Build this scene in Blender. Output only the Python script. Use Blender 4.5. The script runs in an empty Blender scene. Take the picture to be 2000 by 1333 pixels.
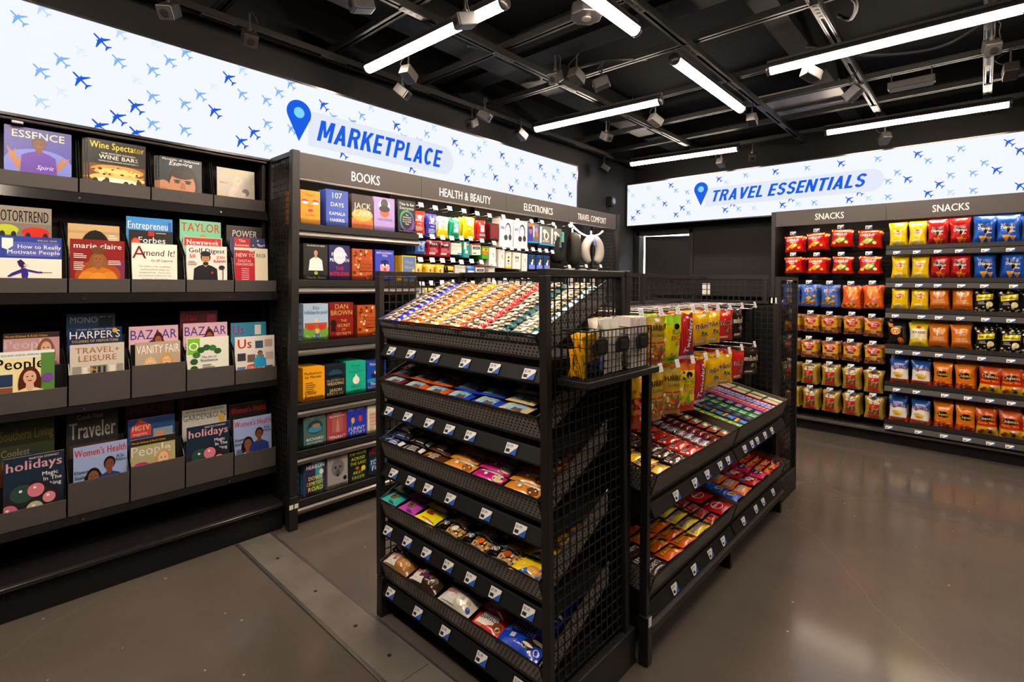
import bpy, math, random
import numpy as np
from mathutils import Vector, Matrix
sc = bpy.context.scene
COL = sc.collection
R = math.radians
# ---------------------------------------------------------------- camera, world, exposure
cd = bpy.data.cameras.new('camera'); cam = bpy.data.objects.new('camera', cd); COL.objects.link(cam)
cd.sensor_fit = 'HORIZONTAL'; cd.sensor_width = 36; cd.lens = 998.56/2000*36
cd.shift_x = -(1006.73-1000)/2000; cd.shift_y = (557.43-666.5)/2000
cd.clip_start = .05
def cam_matrix(yaw=.738835, pitch=-.003952, roll=-.010056):
    f = Vector((-math.sin(yaw)*math.cos(pitch), math.cos(yaw)*math.cos(pitch), math.sin(pitch)))
    r = Vector((math.cos(yaw), math.sin(yaw), 0)); d = f.cross(r)
    c, s = math.cos(roll), math.sin(roll)
    r2 = c*r+s*d; d2 = -s*r+c*d
    m = Matrix((r2, -d2, -f)).transposed().to_4x4(); m.translation = (0, 0, 1.4)
    return m
cam.matrix_world = cam_matrix()
sc.camera = cam
w = bpy.data.worlds.new('world'); sc.world = w; w.use_nodes = True
w.node_tree.nodes['Background'].inputs[0].default_value = (.9, .92, 1, 1)
w.node_tree.nodes['Background'].inputs[1].default_value = .02
sc.view_settings.view_transform = 'Standard'; sc.view_settings.look = 'None'
sc.view_settings.exposure = 2.0; sc.view_settings.gamma = 1; sc.view_settings.use_curve_mapping = False
try:
    sc.cycles.max_bounces = 6; sc.cycles.diffuse_bounces = 3; sc.cycles.glossy_bounces = 3
    sc.cycles.transparent_max_bounces = 12; sc.cycles.sample_clamp_indirect = 6; sc.cycles.caustics_reflective = False
except Exception: pass
TUBE_STRENGTH, BOX_STRENGTH, LED_STRENGTH = 22.0, 0.262, 13.0
rnd = random.Random(11)

# ---------------------------------------------------------------- helpers
_cc = {}
def hx(h, a=1):
    if not isinstance(h, str): return h
    if h in _cc: return _cc[h]
    s = h
    if len(s) == 3: s = ''.join(ch*2 for ch in s)
    v = tuple((lambda q: q/12.92 if q <= .04045 else ((q+.055)/1.055)**2.4)(int(s[i:i+2], 16)/255) for i in (0, 2, 4))
    _cc[h] = v
    return v

class MB:
    def __init__(s): s.v = []; s.f = []; s.c = []; s.m = []
    def face(s, pts, col='888', mi=0):
        n = len(s.v); s.v.extend(tuple(p) for p in pts); s.f.append(tuple(range(n, n+len(pts)))); s.c.append(hx(col)); s.m.append(mi); return s
    def mesh(s, vs, fs, col='888', mi=0):
        n = len(s.v); s.v.extend(tuple(p) for p in vs)
        for f in fs: s.f.append(tuple(i+n for i in f)); s.c.append(hx(col)); s.m.append(mi)
        return s
    def box(s, x0, y0, z0, x1, y1, z1, col='888', mi=0):
        v = [(x, y, z) for x in (x0, x1) for y in (y0, y1) for z in (z0, z1)]
        return s.mesh(v, [(0, 1, 3, 2), (4, 6, 7, 5), (0, 4, 5, 1), (2, 3, 7, 6), (0, 2, 6, 4), (1, 5, 7, 3)], col, mi)
    def prism(s, prof, ext, col='888', mi=0):
        """closed 3D outline swept by vector ext"""
        n = len(prof); a = [Vector(p) for p in prof]; e = Vector(ext)
        s.mesh(a+[p+e for p in a], [tuple(range(n))[::-1], tuple(range(n, 2*n))]+[(i, (i+1) % n, n+(i+1) % n, n+i) for i in range(n)], col, mi)
        return s
    def bar(s, a, b, w, h=None, col='888', mi=0, up=(0, 0, 1)):
        a = Vector(a); b = Vector(b); h = h or w; d = (b-a).normalized(); u = Vector(up)
        if abs(d.dot(u)) > .95: u = Vector((0, 1, 0))
        x = d.cross(u).normalized()*w/2; y = d.cross(x).normalized()*h/2
        return s.prism([a-x-y, a+x-y, a+x+y, a-x+y], b-a, col, mi)
    def tube(s, pts, r, n=8, col='888', mi=0, cap=True):
        pts = [Vector(p) for p in pts]; base = len(s.v); k = len(pts); prev = None
        for i, p in enumerate(pts):
            d = (pts[min(i+1, k-1)]-pts[max(i-1, 0)]).normalized()
            if prev is None:
                u = Vector((0, 0, 1)) if abs(d.z) < .9 else Vector((1, 0, 0)); x = d.cross(u).normalized()
            else: x = (prev-d*prev.dot(d)).normalized()
            prev = x; y = d.cross(x)
            rr = r[i] if isinstance(r, (list, tuple)) else r
            for j in range(n):
                t = 2*math.pi*j/n; s.v.append(tuple(p+x*math.cos(t)*rr+y*math.sin(t)*rr))
        for i in range(k-1):
            for j in range(n):
                s.f.append((base+i*n+j, base+i*n+(j+1) % n, base+(i+1)*n+(j+1) % n, base+(i+1)*n+j)); s.c.append(hx(col)); s.m.append(mi)
        if cap:
            for o, rev in ((0, 1), ((k-1)*n, 0)):
                q = tuple(range(base+o, base+o+n)); s.f.append(q[::-1] if rev else q); s.c.append(hx(col)); s.m.append(mi)
        return s
    def data(s, name, mats, smooth=False):
        me = bpy.data.meshes.new(name); me.from_pydata(s.v, [], s.f); n = len(s.f)
        mats = mats if isinstance(mats, (list, tuple)) else [mats]
        for m in mats: me.materials.append(m)
        if n:
            me.polygons.foreach_set('material_index', np.array(s.m, dtype=np.int32))
            if any(m.get('uses_col') for m in mats):
                cnt = np.array([len(f) for f in s.f]); c = np.ones((n, 4), dtype=np.float32); c[:, :3] = np.array(s.c, dtype=np.float32)
                at = me.color_attributes.new('Col', 'FLOAT_COLOR', 'CORNER'); at.data.foreach_set('color', np.repeat(c, cnt, axis=0).ravel())
            if smooth: me.polygons.foreach_set('use_smooth', np.ones(n, dtype=bool))
        me.update(); return me
    def build(s, name, mats, parent=None, smooth=False, bevel=0):
        o = bpy.data.objects.new(name, s.data(name, mats, smooth)); COL.objects.link(o)
        if parent: o.parent = parent
        if bevel:
            b = o.modifiers.new('bevel', 'BEVEL'); b.width = bevel; b.segments = 2; b.limit_method = 'ANGLE'; b.angle_limit = R(40); b.harden_normals = False
        return o

def tag(o, label=None, cat=None, group=None, kind=None):
    if label: o['label'] = label
    if cat: o['category'] = cat
    if group: o['group'] = group
    if kind: o['kind'] = kind
    return o
def empty(name, loc, label, cat, group=None):
    o = bpy.data.objects.new(name, None); COL.objects.link(o); o.location = loc; o.empty_display_size = .05
    tag(o, label, cat, group); return o
class Thing:
    """an Empty at the base; parts are given in world coordinates and stored relative to it"""
    def __init__(s, name, loc, label, cat, group=None):
        s.e = empty(name, loc, label, cat, group); s.loc = Vector(loc)
    def part(s, name, mb, mats, smooth=False, bevel=0, parent=None):
        d = s.loc
        mb.v = [(x-d.x, y-d.y, z-d.z) for x, y, z in mb.v]
        o = mb.build(name, mats, parent or s.e, smooth, bevel); return o
def struct(name, mb, mats, bevel=0):
    return tag(mb.build(name, mats, None, False, bevel), kind='structure')

# ---------------------------------------------------------------- materials
def mat(name, col=None, rough=.5, metal=0, spec=.5, emit=None, strength=0, usecol=False, bump=0, bscale=60, coat=0, noise=0, nscale=8):
    m = bpy.data.materials.new(name); m.use_nodes = True; nt = m.node_tree; p = nt.nodes['Principled BSDF']
    p.inputs['Roughness'].default_value = rough; p.inputs['Metallic'].default_value = metal; p.inputs['Specular IOR Level'].default_value = spec
    p.inputs['Coat Weight'].default_value = coat; p.inputs['Coat Roughness'].default_value = .12
    tc = None
    if usecol:
        a = nt.nodes.new('ShaderNodeAttribute'); a.attribute_name = 'Col'; nt.links.new(a.outputs['Color'], p.inputs['Base Color']); m['uses_col'] = 1
        if strength:
            nt.links.new(a.outputs['Color'], p.inputs['Emission Color']); p.inputs['Emission Strength'].default_value = strength
    elif col: p.inputs['Base Color'].default_value = (*hx(col), 1)
    if emit: p.inputs['Emission Color'].default_value = (*hx(emit), 1); p.inputs['Emission Strength'].default_value = strength
    if bump or noise:
        tc = nt.nodes.new('ShaderNodeTexCoord'); n = nt.nodes.new('ShaderNodeTexNoise'); n.inputs['Scale'].default_value = bscale if bump else nscale; n.inputs['Detail'].default_value = 3
        nt.links.new(tc.outputs['Object'], n.inputs['Vector'])
    if bump:
        b = nt.nodes.new('ShaderNodeBump'); b.inputs['Strength'].default_value = bump; b.inputs['Distance'].default_value = .004
        nt.links.new(n.outputs['Fac'], b.inputs['Height']); nt.links.new(b.outputs['Normal'], p.inputs['Normal'])
    if noise:
        mr = nt.nodes.new('ShaderNodeMapRange'); mr.inputs[3].default_value = max(.05, rough-noise); mr.inputs[4].default_value = rough+noise
        nt.links.new(n.outputs['Fac'], mr.inputs[0]); nt.links.new(mr.outputs[0], p.inputs['Roughness'])
    return m
BLK = mat('black powder coated steel', '1e1b1a', .46, 0, .45, noise=.08, nscale=30)
BLKG = mat('glossy black painted steel', '1d1b1c', .2, 0, .6, noise=.06, nscale=14)
HDR = mat('matte charcoal header board', '4a4442', .5, 0, .4)
LIP = mat('dark grey laminate', '4b4543', .55, 0, .3)
DARK = mat('black board', '100f0f', .6, 0, .3)
WALLM = mat('black wall paint', '1f1d1d', .7, 0, .3, bump=.15, bscale=200)
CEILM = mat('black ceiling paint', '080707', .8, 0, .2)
STRUT = mat('black metal strut', '171514', .42, .2, .5)
RAIL = mat('satin grey metal shelf edge', '8d8681', .3, .85, .5)
CHROME = mat('bright zinc wire', 'c9c6c4', .22, 1, .5)
DRKMET = mat('dark steel', '3c393a', .35, .7, .5)
PRINT = mat('glossy printed card', usecol=True, rough=.3, spec=.5)
BAG = mat('glossy printed film', usecol=True, rough=.17, spec=.7, bump=1, bscale=20)
PAPER = mat('white paper', 'e9e4da', .8, 0, .2)
WHITEP = mat('printed white card', usecol=True, rough=.45, spec=.3)
TUBE = mat('lit tube diffuser', 'ffffff', .4, emit='ffecd6', strength=TUBE_STRENGTH)
LEDM = mat('lit led strip', 'ffffff', .4, emit='ffe6c8', strength=LED_STRENGTH)
SIGN = mat('backlit sign fabric', usecol=True, rough=.6, spec=.2, strength=BOX_STRENGTH)
for l_ in [l for l in SIGN.node_tree.links if l.to_socket.name == 'Base Color']: SIGN.node_tree.links.remove(l_)
SIGN.node_tree.nodes['Principled BSDF'].inputs['Base Color'].default_value = (.004, .004, .004, 1); SIGN.node_tree.nodes['Principled BSDF'].inputs['Specular IOR Level'].default_value = 0
LETTER = mat('white vinyl lettering', 'f2eee8', .5)
FABRIC = mat('soft plush fabric', usecol=True, rough=.9, spec=.1, bump=.6, bscale=250)
WHITEW = mat('white painted wall', 'e8e8e6', .7)
def holes(name, base, ax, px, py, r, rough=.42, metal=.3):
    m = mat(name, base, rough, metal); nt = m.node_tree; N = nt.nodes; L = nt.links
    tc = N.new('ShaderNodeTexCoord'); sp = N.new('ShaderNodeSeparateXYZ'); L.new(tc.outputs['Object'], sp.inputs[0])
    def mth(op, a, b=None):
        n = N.new('ShaderNodeMath'); n.operation = op
        for i, q in enumerate((a, b)):
            if q is None: continue
            if isinstance(q, (int, float)): n.inputs[i].default_value = q
            else: L.new(q, n.inputs[i])
        return n.outputs[0]
    def dist(off):
        d = []
        for o, p in ((sp.outputs[ax], px), (sp.outputs[2], py)):
            f = mth('FRACT', mth('ADD', mth('DIVIDE', o, p), off+50)); g = mth('MULTIPLY', mth('SUBTRACT', f, .5), p); d.append(mth('MULTIPLY', g, g))
        return mth('ADD', d[0], d[1])
    msk = mth('LESS_THAN', mth('MINIMUM', dist(0), dist(.5)), r*r)
    t = N.new('ShaderNodeBsdfTransparent'); mx = N.new('ShaderNodeMixShader'); L.new(msk, mx.inputs[0])
    L.new(N['Principled BSDF'].outputs[0], mx.inputs[1]); L.new(t.outputs[0], mx.inputs[2]); L.new(mx.outputs[0], N['Material Output'].inputs[0])
    return m
PERX = holes('perforated steel front', '8e8884', 0, .0165, .0235, .0031)
PERY = holes('perforated steel side', '8e8884', 1, .0165, .0235, .0031)
PERC = holes('fine perforated steel front', '6a6461', 1, .0105, .016, .0021)
PEGB = holes('perforated back panel', '1f1d1d', 1, .05, .05, .004)
def glassy():
    m = bpy.data.materials.new('clear acrylic'); m.use_nodes = True; nt = m.node_tree; nt.nodes.clear()
    o = nt.nodes.new('ShaderNodeOutputMaterial'); t = nt.nodes.new('ShaderNodeBsdfTransparent'); g = nt.nodes.new('ShaderNodeBsdfGlossy'); mx = nt.nodes.new('ShaderNodeMixShader'); f = nt.nodes.new('ShaderNodeFresnel')
    t.inputs[0].default_value = (.96, .96, .96, 1); g.inputs['Roughness'].default_value = .05; f.inputs[0].default_value = 1.45
    nt.links.new(f.outputs[0], mx.inputs[0]); nt.links.new(t.outputs[0], mx.inputs[1]); nt.links.new(g.outputs[0], mx.inputs[2]); nt.links.new(mx.outputs[0], o.inputs[0]); return m
ACR = glassy()
def floor_mat():
    m = mat('polished brown concrete', '6f6256', .2, 0, .5); nt = m.node_tree; N = nt.nodes; L = nt.links; p = N['Principled BSDF']
    tc = N.new('ShaderNodeTexCoord')
    def noise(s, d, rgh=.6):
        n = N.new('ShaderNodeTexNoise'); n.inputs['Scale'].default_value = s; n.inputs['Detail'].default_value = d; n.inputs['Roughness'].default_value = rgh; L.new(tc.outputs['Object'], n.inputs['Vector']); return n
    n1 = noise(1.3, 6); n2 = noise(220, 2); n3 = noise(26, 3)
    r = N.new('ShaderNodeValToRGB'); r.color_ramp.elements[0].position = .3; r.color_ramp.elements[0].color = (*hx('4f4842'), 1); r.color_ramp.elements[1].position = .72; r.color_ramp.elements[1].color = (*hx('5a524b'), 1)
    L.new(n1.outputs['Fac'], r.inputs[0])
    m1 = N.new('ShaderNodeMixRGB'); m1.blend_type = 'OVERLAY'; m1.inputs[0].default_value = .22; L.new(r.outputs[0], m1.inputs[1]); L.new(n2.outputs['Fac'], m1.inputs[2])
    v = N.new('ShaderNodeTexVoronoi'); v.inputs['Scale'].default_value = 9; v.inputs['Randomness'].default_value = 1; L.new(tc.outputs['Object'], v.inputs['Vector'])
    ad = N.new('ShaderNodeMath'); ad.operation = 'MULTIPLY_ADD'; L.new(n3.outputs['Fac'], ad.inputs[0]); ad.inputs[1].default_value = .05; L.new(v.outputs['Distance'], ad.inputs[2])
    lt = N.new('ShaderNodeMath'); lt.operation = 'LESS_THAN'; L.new(ad.outputs[0], lt.inputs[0]); lt.inputs[1].default_value = .068
    m2 = N.new('ShaderNodeMixRGB'); m2.inputs[2].default_value = (*hx('b9aa98'), 1); ml = N.new('ShaderNodeMath'); ml.operation = 'MULTIPLY'; ml.inputs[1].default_value = .6; L.new(lt.outputs[0], ml.inputs[0])
    L.new(ml.outputs[0], m2.inputs[0]); L.new(m1.outputs[0], m2.inputs[1])
    nd = noise(1.1, 2); mv = N.new('ShaderNodeMixRGB'); mv.blend_type = 'LINEAR_LIGHT'; mv.inputs[0].default_value = .22; L.new(tc.outputs['Object'], mv.inputs[1]); L.new(nd.outputs['Color'], mv.inputs[2])
    vc = N.new('ShaderNodeTexVoronoi'); vc.feature = 'DISTANCE_TO_EDGE'; vc.inputs['Scale'].default_value = .4; L.new(mv.outputs[0], vc.inputs['Vector'])
    cr = N.new('ShaderNodeMapRange'); cr.inputs[1].default_value = .0003; cr.inputs[2].default_value = .0011; cr.inputs[3].default_value = .13; cr.inputs[4].default_value = 0; L.new(vc.outputs['Distance'], cr.inputs[0])
    m3 = N.new('ShaderNodeMixRGB'); m3.inputs[2].default_value = (*hx('9a8c7c'), 1); L.new(cr.outputs[0], m3.inputs[0]); L.new(m2.outputs[0], m3.inputs[1]); L.new(m3.outputs[0], p.inputs['Base Color'])
    mr = N.new('ShaderNodeMapRange'); mr.inputs[1].default_value = .3; mr.inputs[2].default_value = .7; mr.inputs[3].default_value = .12; mr.inputs[4].default_value = .19; L.new(n1.outputs['Fac'], mr.inputs[0]); L.new(mr.outputs[0], p.inputs['Roughness'])
    b = N.new('ShaderNodeBump'); b.inputs['Strength'].default_value = .06; b.inputs['Distance'].default_value = .002; L.new(n3.outputs['Fac'], b.inputs['Height']); L.new(b.outputs['Normal'], p.inputs['Normal'])
    return m
FLOORM = floor_mat()
def brushed():
    m = mat('brushed scuffed steel plate', '857d76', .32, .6); nt = m.node_tree; N = nt.nodes; L = nt.links
    tc = N.new('ShaderNodeTexCoord'); mp = N.new('ShaderNodeMapping'); mp.inputs['Scale'].default_value = (2, 60, 1); n = N.new('ShaderNodeTexNoise'); n.inputs['Scale'].default_value = 6; n.inputs['Detail'].default_value = 6
    L.new(tc.outputs['Object'], mp.inputs[0]); L.new(mp.outputs[0], n.inputs['Vector'])
    mr = N.new('ShaderNodeMapRange'); mr.inputs[1].default_value = .3; mr.inputs[2].default_value = .7; mr.inputs[3].default_value = .28; mr.inputs[4].default_value = .55; L.new(n.outputs['Fac'], mr.inputs[0]); L.new(mr.outputs[0], N['Principled BSDF'].inputs['Roughness'])
    n2 = N.new('ShaderNodeTexNoise'); n2.inputs['Scale'].default_value = 3; n2.inputs['Detail'].default_value = 5; L.new(tc.outputs['Object'], n2.inputs['Vector'])
    r = N.new('ShaderNodeValToRGB'); r.color_ramp.elements[0].position = .3; r.color_ramp.elements[0].color = (*hx('6f6761'), 1); r.color_ramp.elements[1].position = .7; r.color_ramp.elements[1].color = (*hx('9c948c'), 1)
    L.new(n2.outputs['Fac'], r.inputs[0]); L.new(r.outputs[0], N['Principled BSDF'].inputs['Base Color']); return m
STEEL = brushed()

# ---------------------------------------------------------------- lettering: outlines of the built-in font, one glyph cached per character
CH = "ABCDEFGHIJKLMNOPQRSTUVWXYZabcdefghijklmnopqrstuvwxyz0123456789&'.,!+$-:%"
GLY = {}
def make_glyphs():
    tmp = []
    for bold in (0, 1):
        for ch in CH+'|':
            for body in (ch, ch+'|'):
                cu = bpy.data.curves.new('g', 'FONT'); cu.body = body; cu.resolution_u = 2; cu.offset = 0
                o = bpy.data.objects.new('g', cu); COL.objects.link(o); tmp.append((bold, ch, body, o))
    dg = bpy.context.evaluated_depsgraph_get(); raw = {}
    for bold, ch, body, o in tmp:
        me = o.evaluated_get(dg).to_mesh()
        v = np.array([p.co[:2] for p in me.vertices]).reshape(-1, 2); f = [tuple(p.vertices) for p in me.polygons]
        raw[(bold, body)] = (v, f); o.evaluated_get(dg).to_mesh_clear()
    for bold in (0, 1):
        bar = raw[(bold, '|')][0][:, 0].max()
        for ch in CH:
            v, f = raw[(bold, ch)]; adv = raw[(bold, ch+'|')][0][:, 0].max()-bar
            if bold and len(v): f = f+[tuple(i+len(v) for i in q) for q in f]; v = np.concatenate([v-np.array([.017, 0]), v+np.array([.017, 0])])
            GLY[(bold, ch)] = (v, f, adv+.03*bold)
        GLY[(bold, ' ')] = (np.zeros((0, 2)), [], .3)
    for _, _, _, o in tmp:
        cu = o.data; bpy.data.objects.remove(o); bpy.data.curves.remove(cu)
make_glyphs()
CAPH = GLY[(0, 'H')][0][:, 1].max()
def text2d(s, h, maxw=None, bold=1, it=0., track=0):
    """(verts, faces) of a line of text, cap height h, centred on x, baseline at 0"""
    k = h/CAPH; x = 0; V = []; F = []; n = 0
    for ch in s:
        g = GLY.get((bold, ch)) or GLY[(bold, ' ')]
        if len(g[0]):
            q = g[0]*k+np.array([x, 0]); V.append(q); F += [tuple(i+n for i in f) for f in g[1]]; n += len(q)
        x += (g[2]+track)*k
    if not V: return np.zeros((0, 2)), []
    V = np.concatenate(V); lo, hi = V[:, 0].min(), V[:, 0].max(); V[:, 0] -= (lo+hi)/2
    if maxw and hi-lo > maxw: V[:, 0] *= maxw/(hi-lo)
    if it: V[:, 0] += V[:, 1]*it-h*it/2
    return V, F
# ---------------------------------------------------------------- printed goods: designs in cover coordinates (u to the right, v up, 0..1)
def T(s, u, v, hh, col, mw=.92, bold=1, it=0, rot=0, sh=None): return ('t', s, u, v, hh, col, mw, bold, it, rot)
def RC(u0, v0, u1, v1, col): return ('r', u0, v0, u1, v1, col)
def EL(u, v, ru, rv, col): return ('e', u, v, ru, rv, col)
def PG(pts, col): return ('p', pts, col)
def LN(u0, u1, v, n, dv, col, seed=1):
    q = random.Random(seed); return [RC(u0, v-i*dv-dv*.45, u0+(u1-u0)*q.uniform(.65, 1), v-i*dv, col) for i in range(n)]
def BL(seed, u0, v0, u1, v1, n, ru, rv, cols):
    q = random.Random(seed); return [EL(q.uniform(u0, u1), q.uniform(v0, v1), ru*q.uniform(.7, 1.2), rv*q.uniform(.7, 1.2), q.choice(cols)) for _ in range(n)]
def MAN(u, v, s, skin, hair, cloth, a=1.3, long=0):
    b = s*a; o = []
    if long: o += [EL(u, v-.6*s*long, 1.35*b, 1.5*s*long, hair)]
    o += [PG([(u-2.5*b, max(0, v-6*s)), (u-2.3*b, v-2.5*s), (u-1.5*b, v-1.9*s), (u-.5*b, v-1.5*s), (u+.5*b, v-1.5*s), (u+1.5*b, v-1.9*s), (u+2.3*b, v-2.5*s), (u+2.5*b, max(0, v-6*s))], cloth),
          PG([(u-.38*b, v-.6*s), (u+.38*b, v-.6*s), (u+.5*b, v-1.6*s), (u, v-2.1*s), (u-.5*b, v-1.6*s)], skin), EL(u, v+.2*s, 1.0*b, 1.2*s, hair), EL(u, v-.08*s, .76*b, 1.0*s, skin),
          EL(u-.3*b, v+.08*s, .14*b, .08*s, '241a16'), EL(u+.3*b, v+.08*s, .14*b, .08*s, '241a16'), PG([(u-.08*b, v-.02*s), (u+.08*b, v-.02*s), (u+.12*b, v-.3*s), (u-.12*b, v-.3*s)], skin), EL(u, v-.52*s, .28*b, .09*s, 'a8463f')]
    return o

def pillow(w, h, d, swap, waist=.05, crimp=.05):
    def fn(u, v, lay=0):
        a, b = (2*v-1, 2*u-1) if swap else (2*u-1, 2*v-1)
        bb = min(1, abs(b)/(1-2*crimp)); q = max(0, 1-bb**3)
        t = d/2*max(0, 1-abs(a)**2.6)**.55*q**.6
        t += d*(.05*math.sin(11*u+7*v)+.04*math.sin(23*u-9*v+2))*q*(1-a*a)
        sc_ = 1-waist*(1-bb**2)
        x = (u-.5)*w*(1 if swap else sc_); z = (v if not swap else .5+(v-.5)*sc_)*h
        return (x, t, z)
    return fn
def sub3(tri, lim, mb, mp, col):
    """lay triangles on the curved face, split until each is short"""
    while tri:
        t = tri.pop(); ln = [math.hypot(t[i][0]-t[(i+1) % 3][0], t[i][1]-t[(i+1) % 3][1]) for i in range(3)]; k = ln.index(max(ln))
        if ln[k] > lim: a, b, c_ = t[k], t[(k+1) % 3], t[(k+2) % 3]; m_ = ((a[0]+b[0])/2, (a[1]+b[1])/2); tri += [[a, m_, c_], [m_, b, c_]]
        else: mb.face([mp(u, v) for u, v in t], col)
def decals(mb, ops, w, h, front, nseg=1):
    for li, o in enumerate(ops):
        off = (.0004 if nseg == 1 else .0009+(.0014 if o[0] == 't' else 0))+(.00016 if nseg == 1 else .0003)*li
        def mp(u, v):
            x, t, z = front(min(1, max(0, u)), min(1, max(0, v))); return (x, -t-off, z)
        if o[0] == 'r':
            _, u0, v0, u1, v1, col = o; nu = max(1, int(nseg*(u1-u0)+.99)); nv = max(1, int(nseg*(v1-v0)+.99))
            vs = [mp(u0+(u1-u0)*i/nu, v0+(v1-v0)*j/nv) for j in range(nv+1) for i in range(nu+1)]
            mb.mesh(vs, [(j*(nu+1)+i, j*(nu+1)+i+1, (j+1)*(nu+1)+i+1, (j+1)*(nu+1)+i) for j in range(nv) for i in range(nu)], col)
        elif o[0] == 'e':
            _, u, v, ru, rv, col = o; n = 20 if ru > .08 else (12 if ru > .03 else 8)
            ring = lambda k, n=n: [mp(u+ru*k*math.cos(2*math.pi*i/n), v+rv*k*math.sin(2*math.pi*i/n)) for i in range(n)]
            if nseg > 1 and ru > .1: mb.mesh(ring(1)+ring(.66)+ring(.33)+[mp(u, v)], [(q*n+i, q*n+(i+1) % n, (q+1)*n+(i+1) % n, (q+1)*n+i) for q in (0, 1) for i in range(n)]+[(2*n+i, 2*n+(i+1) % n, 3*n) for i in range(n)], col)
            else: mb.mesh(ring(1), [tuple(range(n))], col)
        elif o[0] == 'p':
            if nseg == 1: mb.mesh([mp(u, v) for u, v in o[1]], [tuple(range(len(o[1])))], o[2]); continue
            from mathutils.geometry import tessellate_polygon
            tri = [[o[1][i] for i in t] for t in tessellate_polygon([[Vector((u, v, 0)) for u, v in o[1]]])]
            sub3(tri, .1, mb, mp, o[2])
        else:
            _, s, u, v, hh, col, mw, bold, it, rot = o
            V, F = text2d(s, hh*h, mw*(w if not rot else h), bold, it)
            if not len(V): continue
            if rot: c, sn = math.cos(R(rot)), math.sin(R(rot)); V = V@np.array([[c, sn], [-sn, c]])
            Q = [(u+x/w, v+y/h) for x, y in V]
            if nseg == 1: mb.mesh([mp(*p) for p in Q], F, col); continue
            sub3([[Q[f[0]], Q[f[i]], Q[f[i+1]]] for f in F for i in range(1, len(f)-1)], .07, mb, mp, col)
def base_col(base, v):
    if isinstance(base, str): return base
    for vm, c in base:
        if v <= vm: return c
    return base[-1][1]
KIND = {}; MESH = {}
def kind(key, shape, w, h, d, base, ops, name, cat, side=None):
    flat = []
    for o in ops: flat += o if isinstance(o, list) else [o]
    KIND[key] = (shape, w, h, d, base, flat, name, cat, side)
def get_mesh(key, w=None, h=None, d=None):
    ck = (key, w, h, d)
    if ck in MESH: return MESH[ck]
    shape, W, H, D, base, ops, name, cat, side = KIND[key]; W = w or W; H = h or H; D = d or D
    mb = MB(); kid = None
    if shape in ('bag', 'bar'):
        sw = shape == 'bar'; nu, nv = (12, 14) if not sw else (10, 6)
        fn = pillow(W, H, D, sw, waist=.13 if not sw else .07, crimp=.055 if not sw else .06)
        for sgn in (-1, 1):
            vs = []
            for j in range(nv+1):
                for i in range(nu+1):
                    x, t, z = fn(i/nu, j/nv); vs.append((x, sgn*t, z))
            n = len(mb.v); mb.v += vs
            for j in range(nv):
                for i in range(nu):
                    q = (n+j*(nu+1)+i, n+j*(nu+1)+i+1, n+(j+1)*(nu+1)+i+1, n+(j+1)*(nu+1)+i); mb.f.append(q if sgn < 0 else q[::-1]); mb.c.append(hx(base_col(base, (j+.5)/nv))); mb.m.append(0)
        decals(mb, ops, W, H, fn, 6); me = mb.data(name, BAG, True)
    else:
        fn = lambda u, v: ((u-.5)*W, D/2, v*H)
        if shape in ('book', 'mag'):
            e = .002 if shape == 'book' else .0007
            mb.box(-W/2, -D/2, 0, W/2, -D/2+e, H, base); mb.box(-W/2, D/2-e, 0, W/2, D/2, H, side or base); mb.box(-W/2, -D/2+e, 0, -W/2+e, D/2-e, H, side or base)
            pb = MB(); q = .004 if shape == 'book' else .0012; pb.box(-W/2+e+.0004, -D/2+e+.0003, q, W/2-q, D/2-e-.0003, H-q, 'e6dfd2'); kid = pb.data('page_block', PAPER)
        else: mb.box(-W/2, -D/2, 0, W/2, D/2, H, side or base); mb.face([(-W/2, -D/2-.0002, 0), (W/2, -D/2-.0002, 0), (W/2, -D/2-.0002, H), (-W/2, -D/2-.0002, H)], base_col(base, .5))
        decals(mb, ops, W, H, fn); me = mb.data(name, PRINT)
    MESH[ck] = (me, kid, name, cat); return MESH[ck]
def MX(x, y, z, rz=0, tilt=0, roll=0):
    return Matrix.Translation((x, y, z))@Matrix.Rotation(R(rz), 4, 'Z')@Matrix.Rotation(R(tilt), 4, 'X')@Matrix.Rotation(R(roll), 4, 'Y')
def put(key, M, label, group=None, w=None, h=None, d=None):
    me, kid, name, cat = get_mesh(key, w, h, d)
    o = bpy.data.objects.new(name, me); COL.objects.link(o); o.matrix_world = M; tag(o, label, cat, group)
    if kid:
        c = bpy.data.objects.new('page_block', kid); COL.objects.link(c); c.parent = o
    return o
ORD = ['first', 'second', 'third', 'fourth', 'fifth', 'sixth', 'seventh', 'eighth', 'ninth', 'tenth', 'eleventh', 'twelfth', 'thirteenth', 'fourteenth', 'fifteenth', 'sixteenth', 'seventeenth', 'eighteenth', 'nineteenth', 'twentieth', 'twenty-first', 'twenty-second', 'twenty-third', 'twenty-fourth', 'twenty-fifth']

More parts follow.
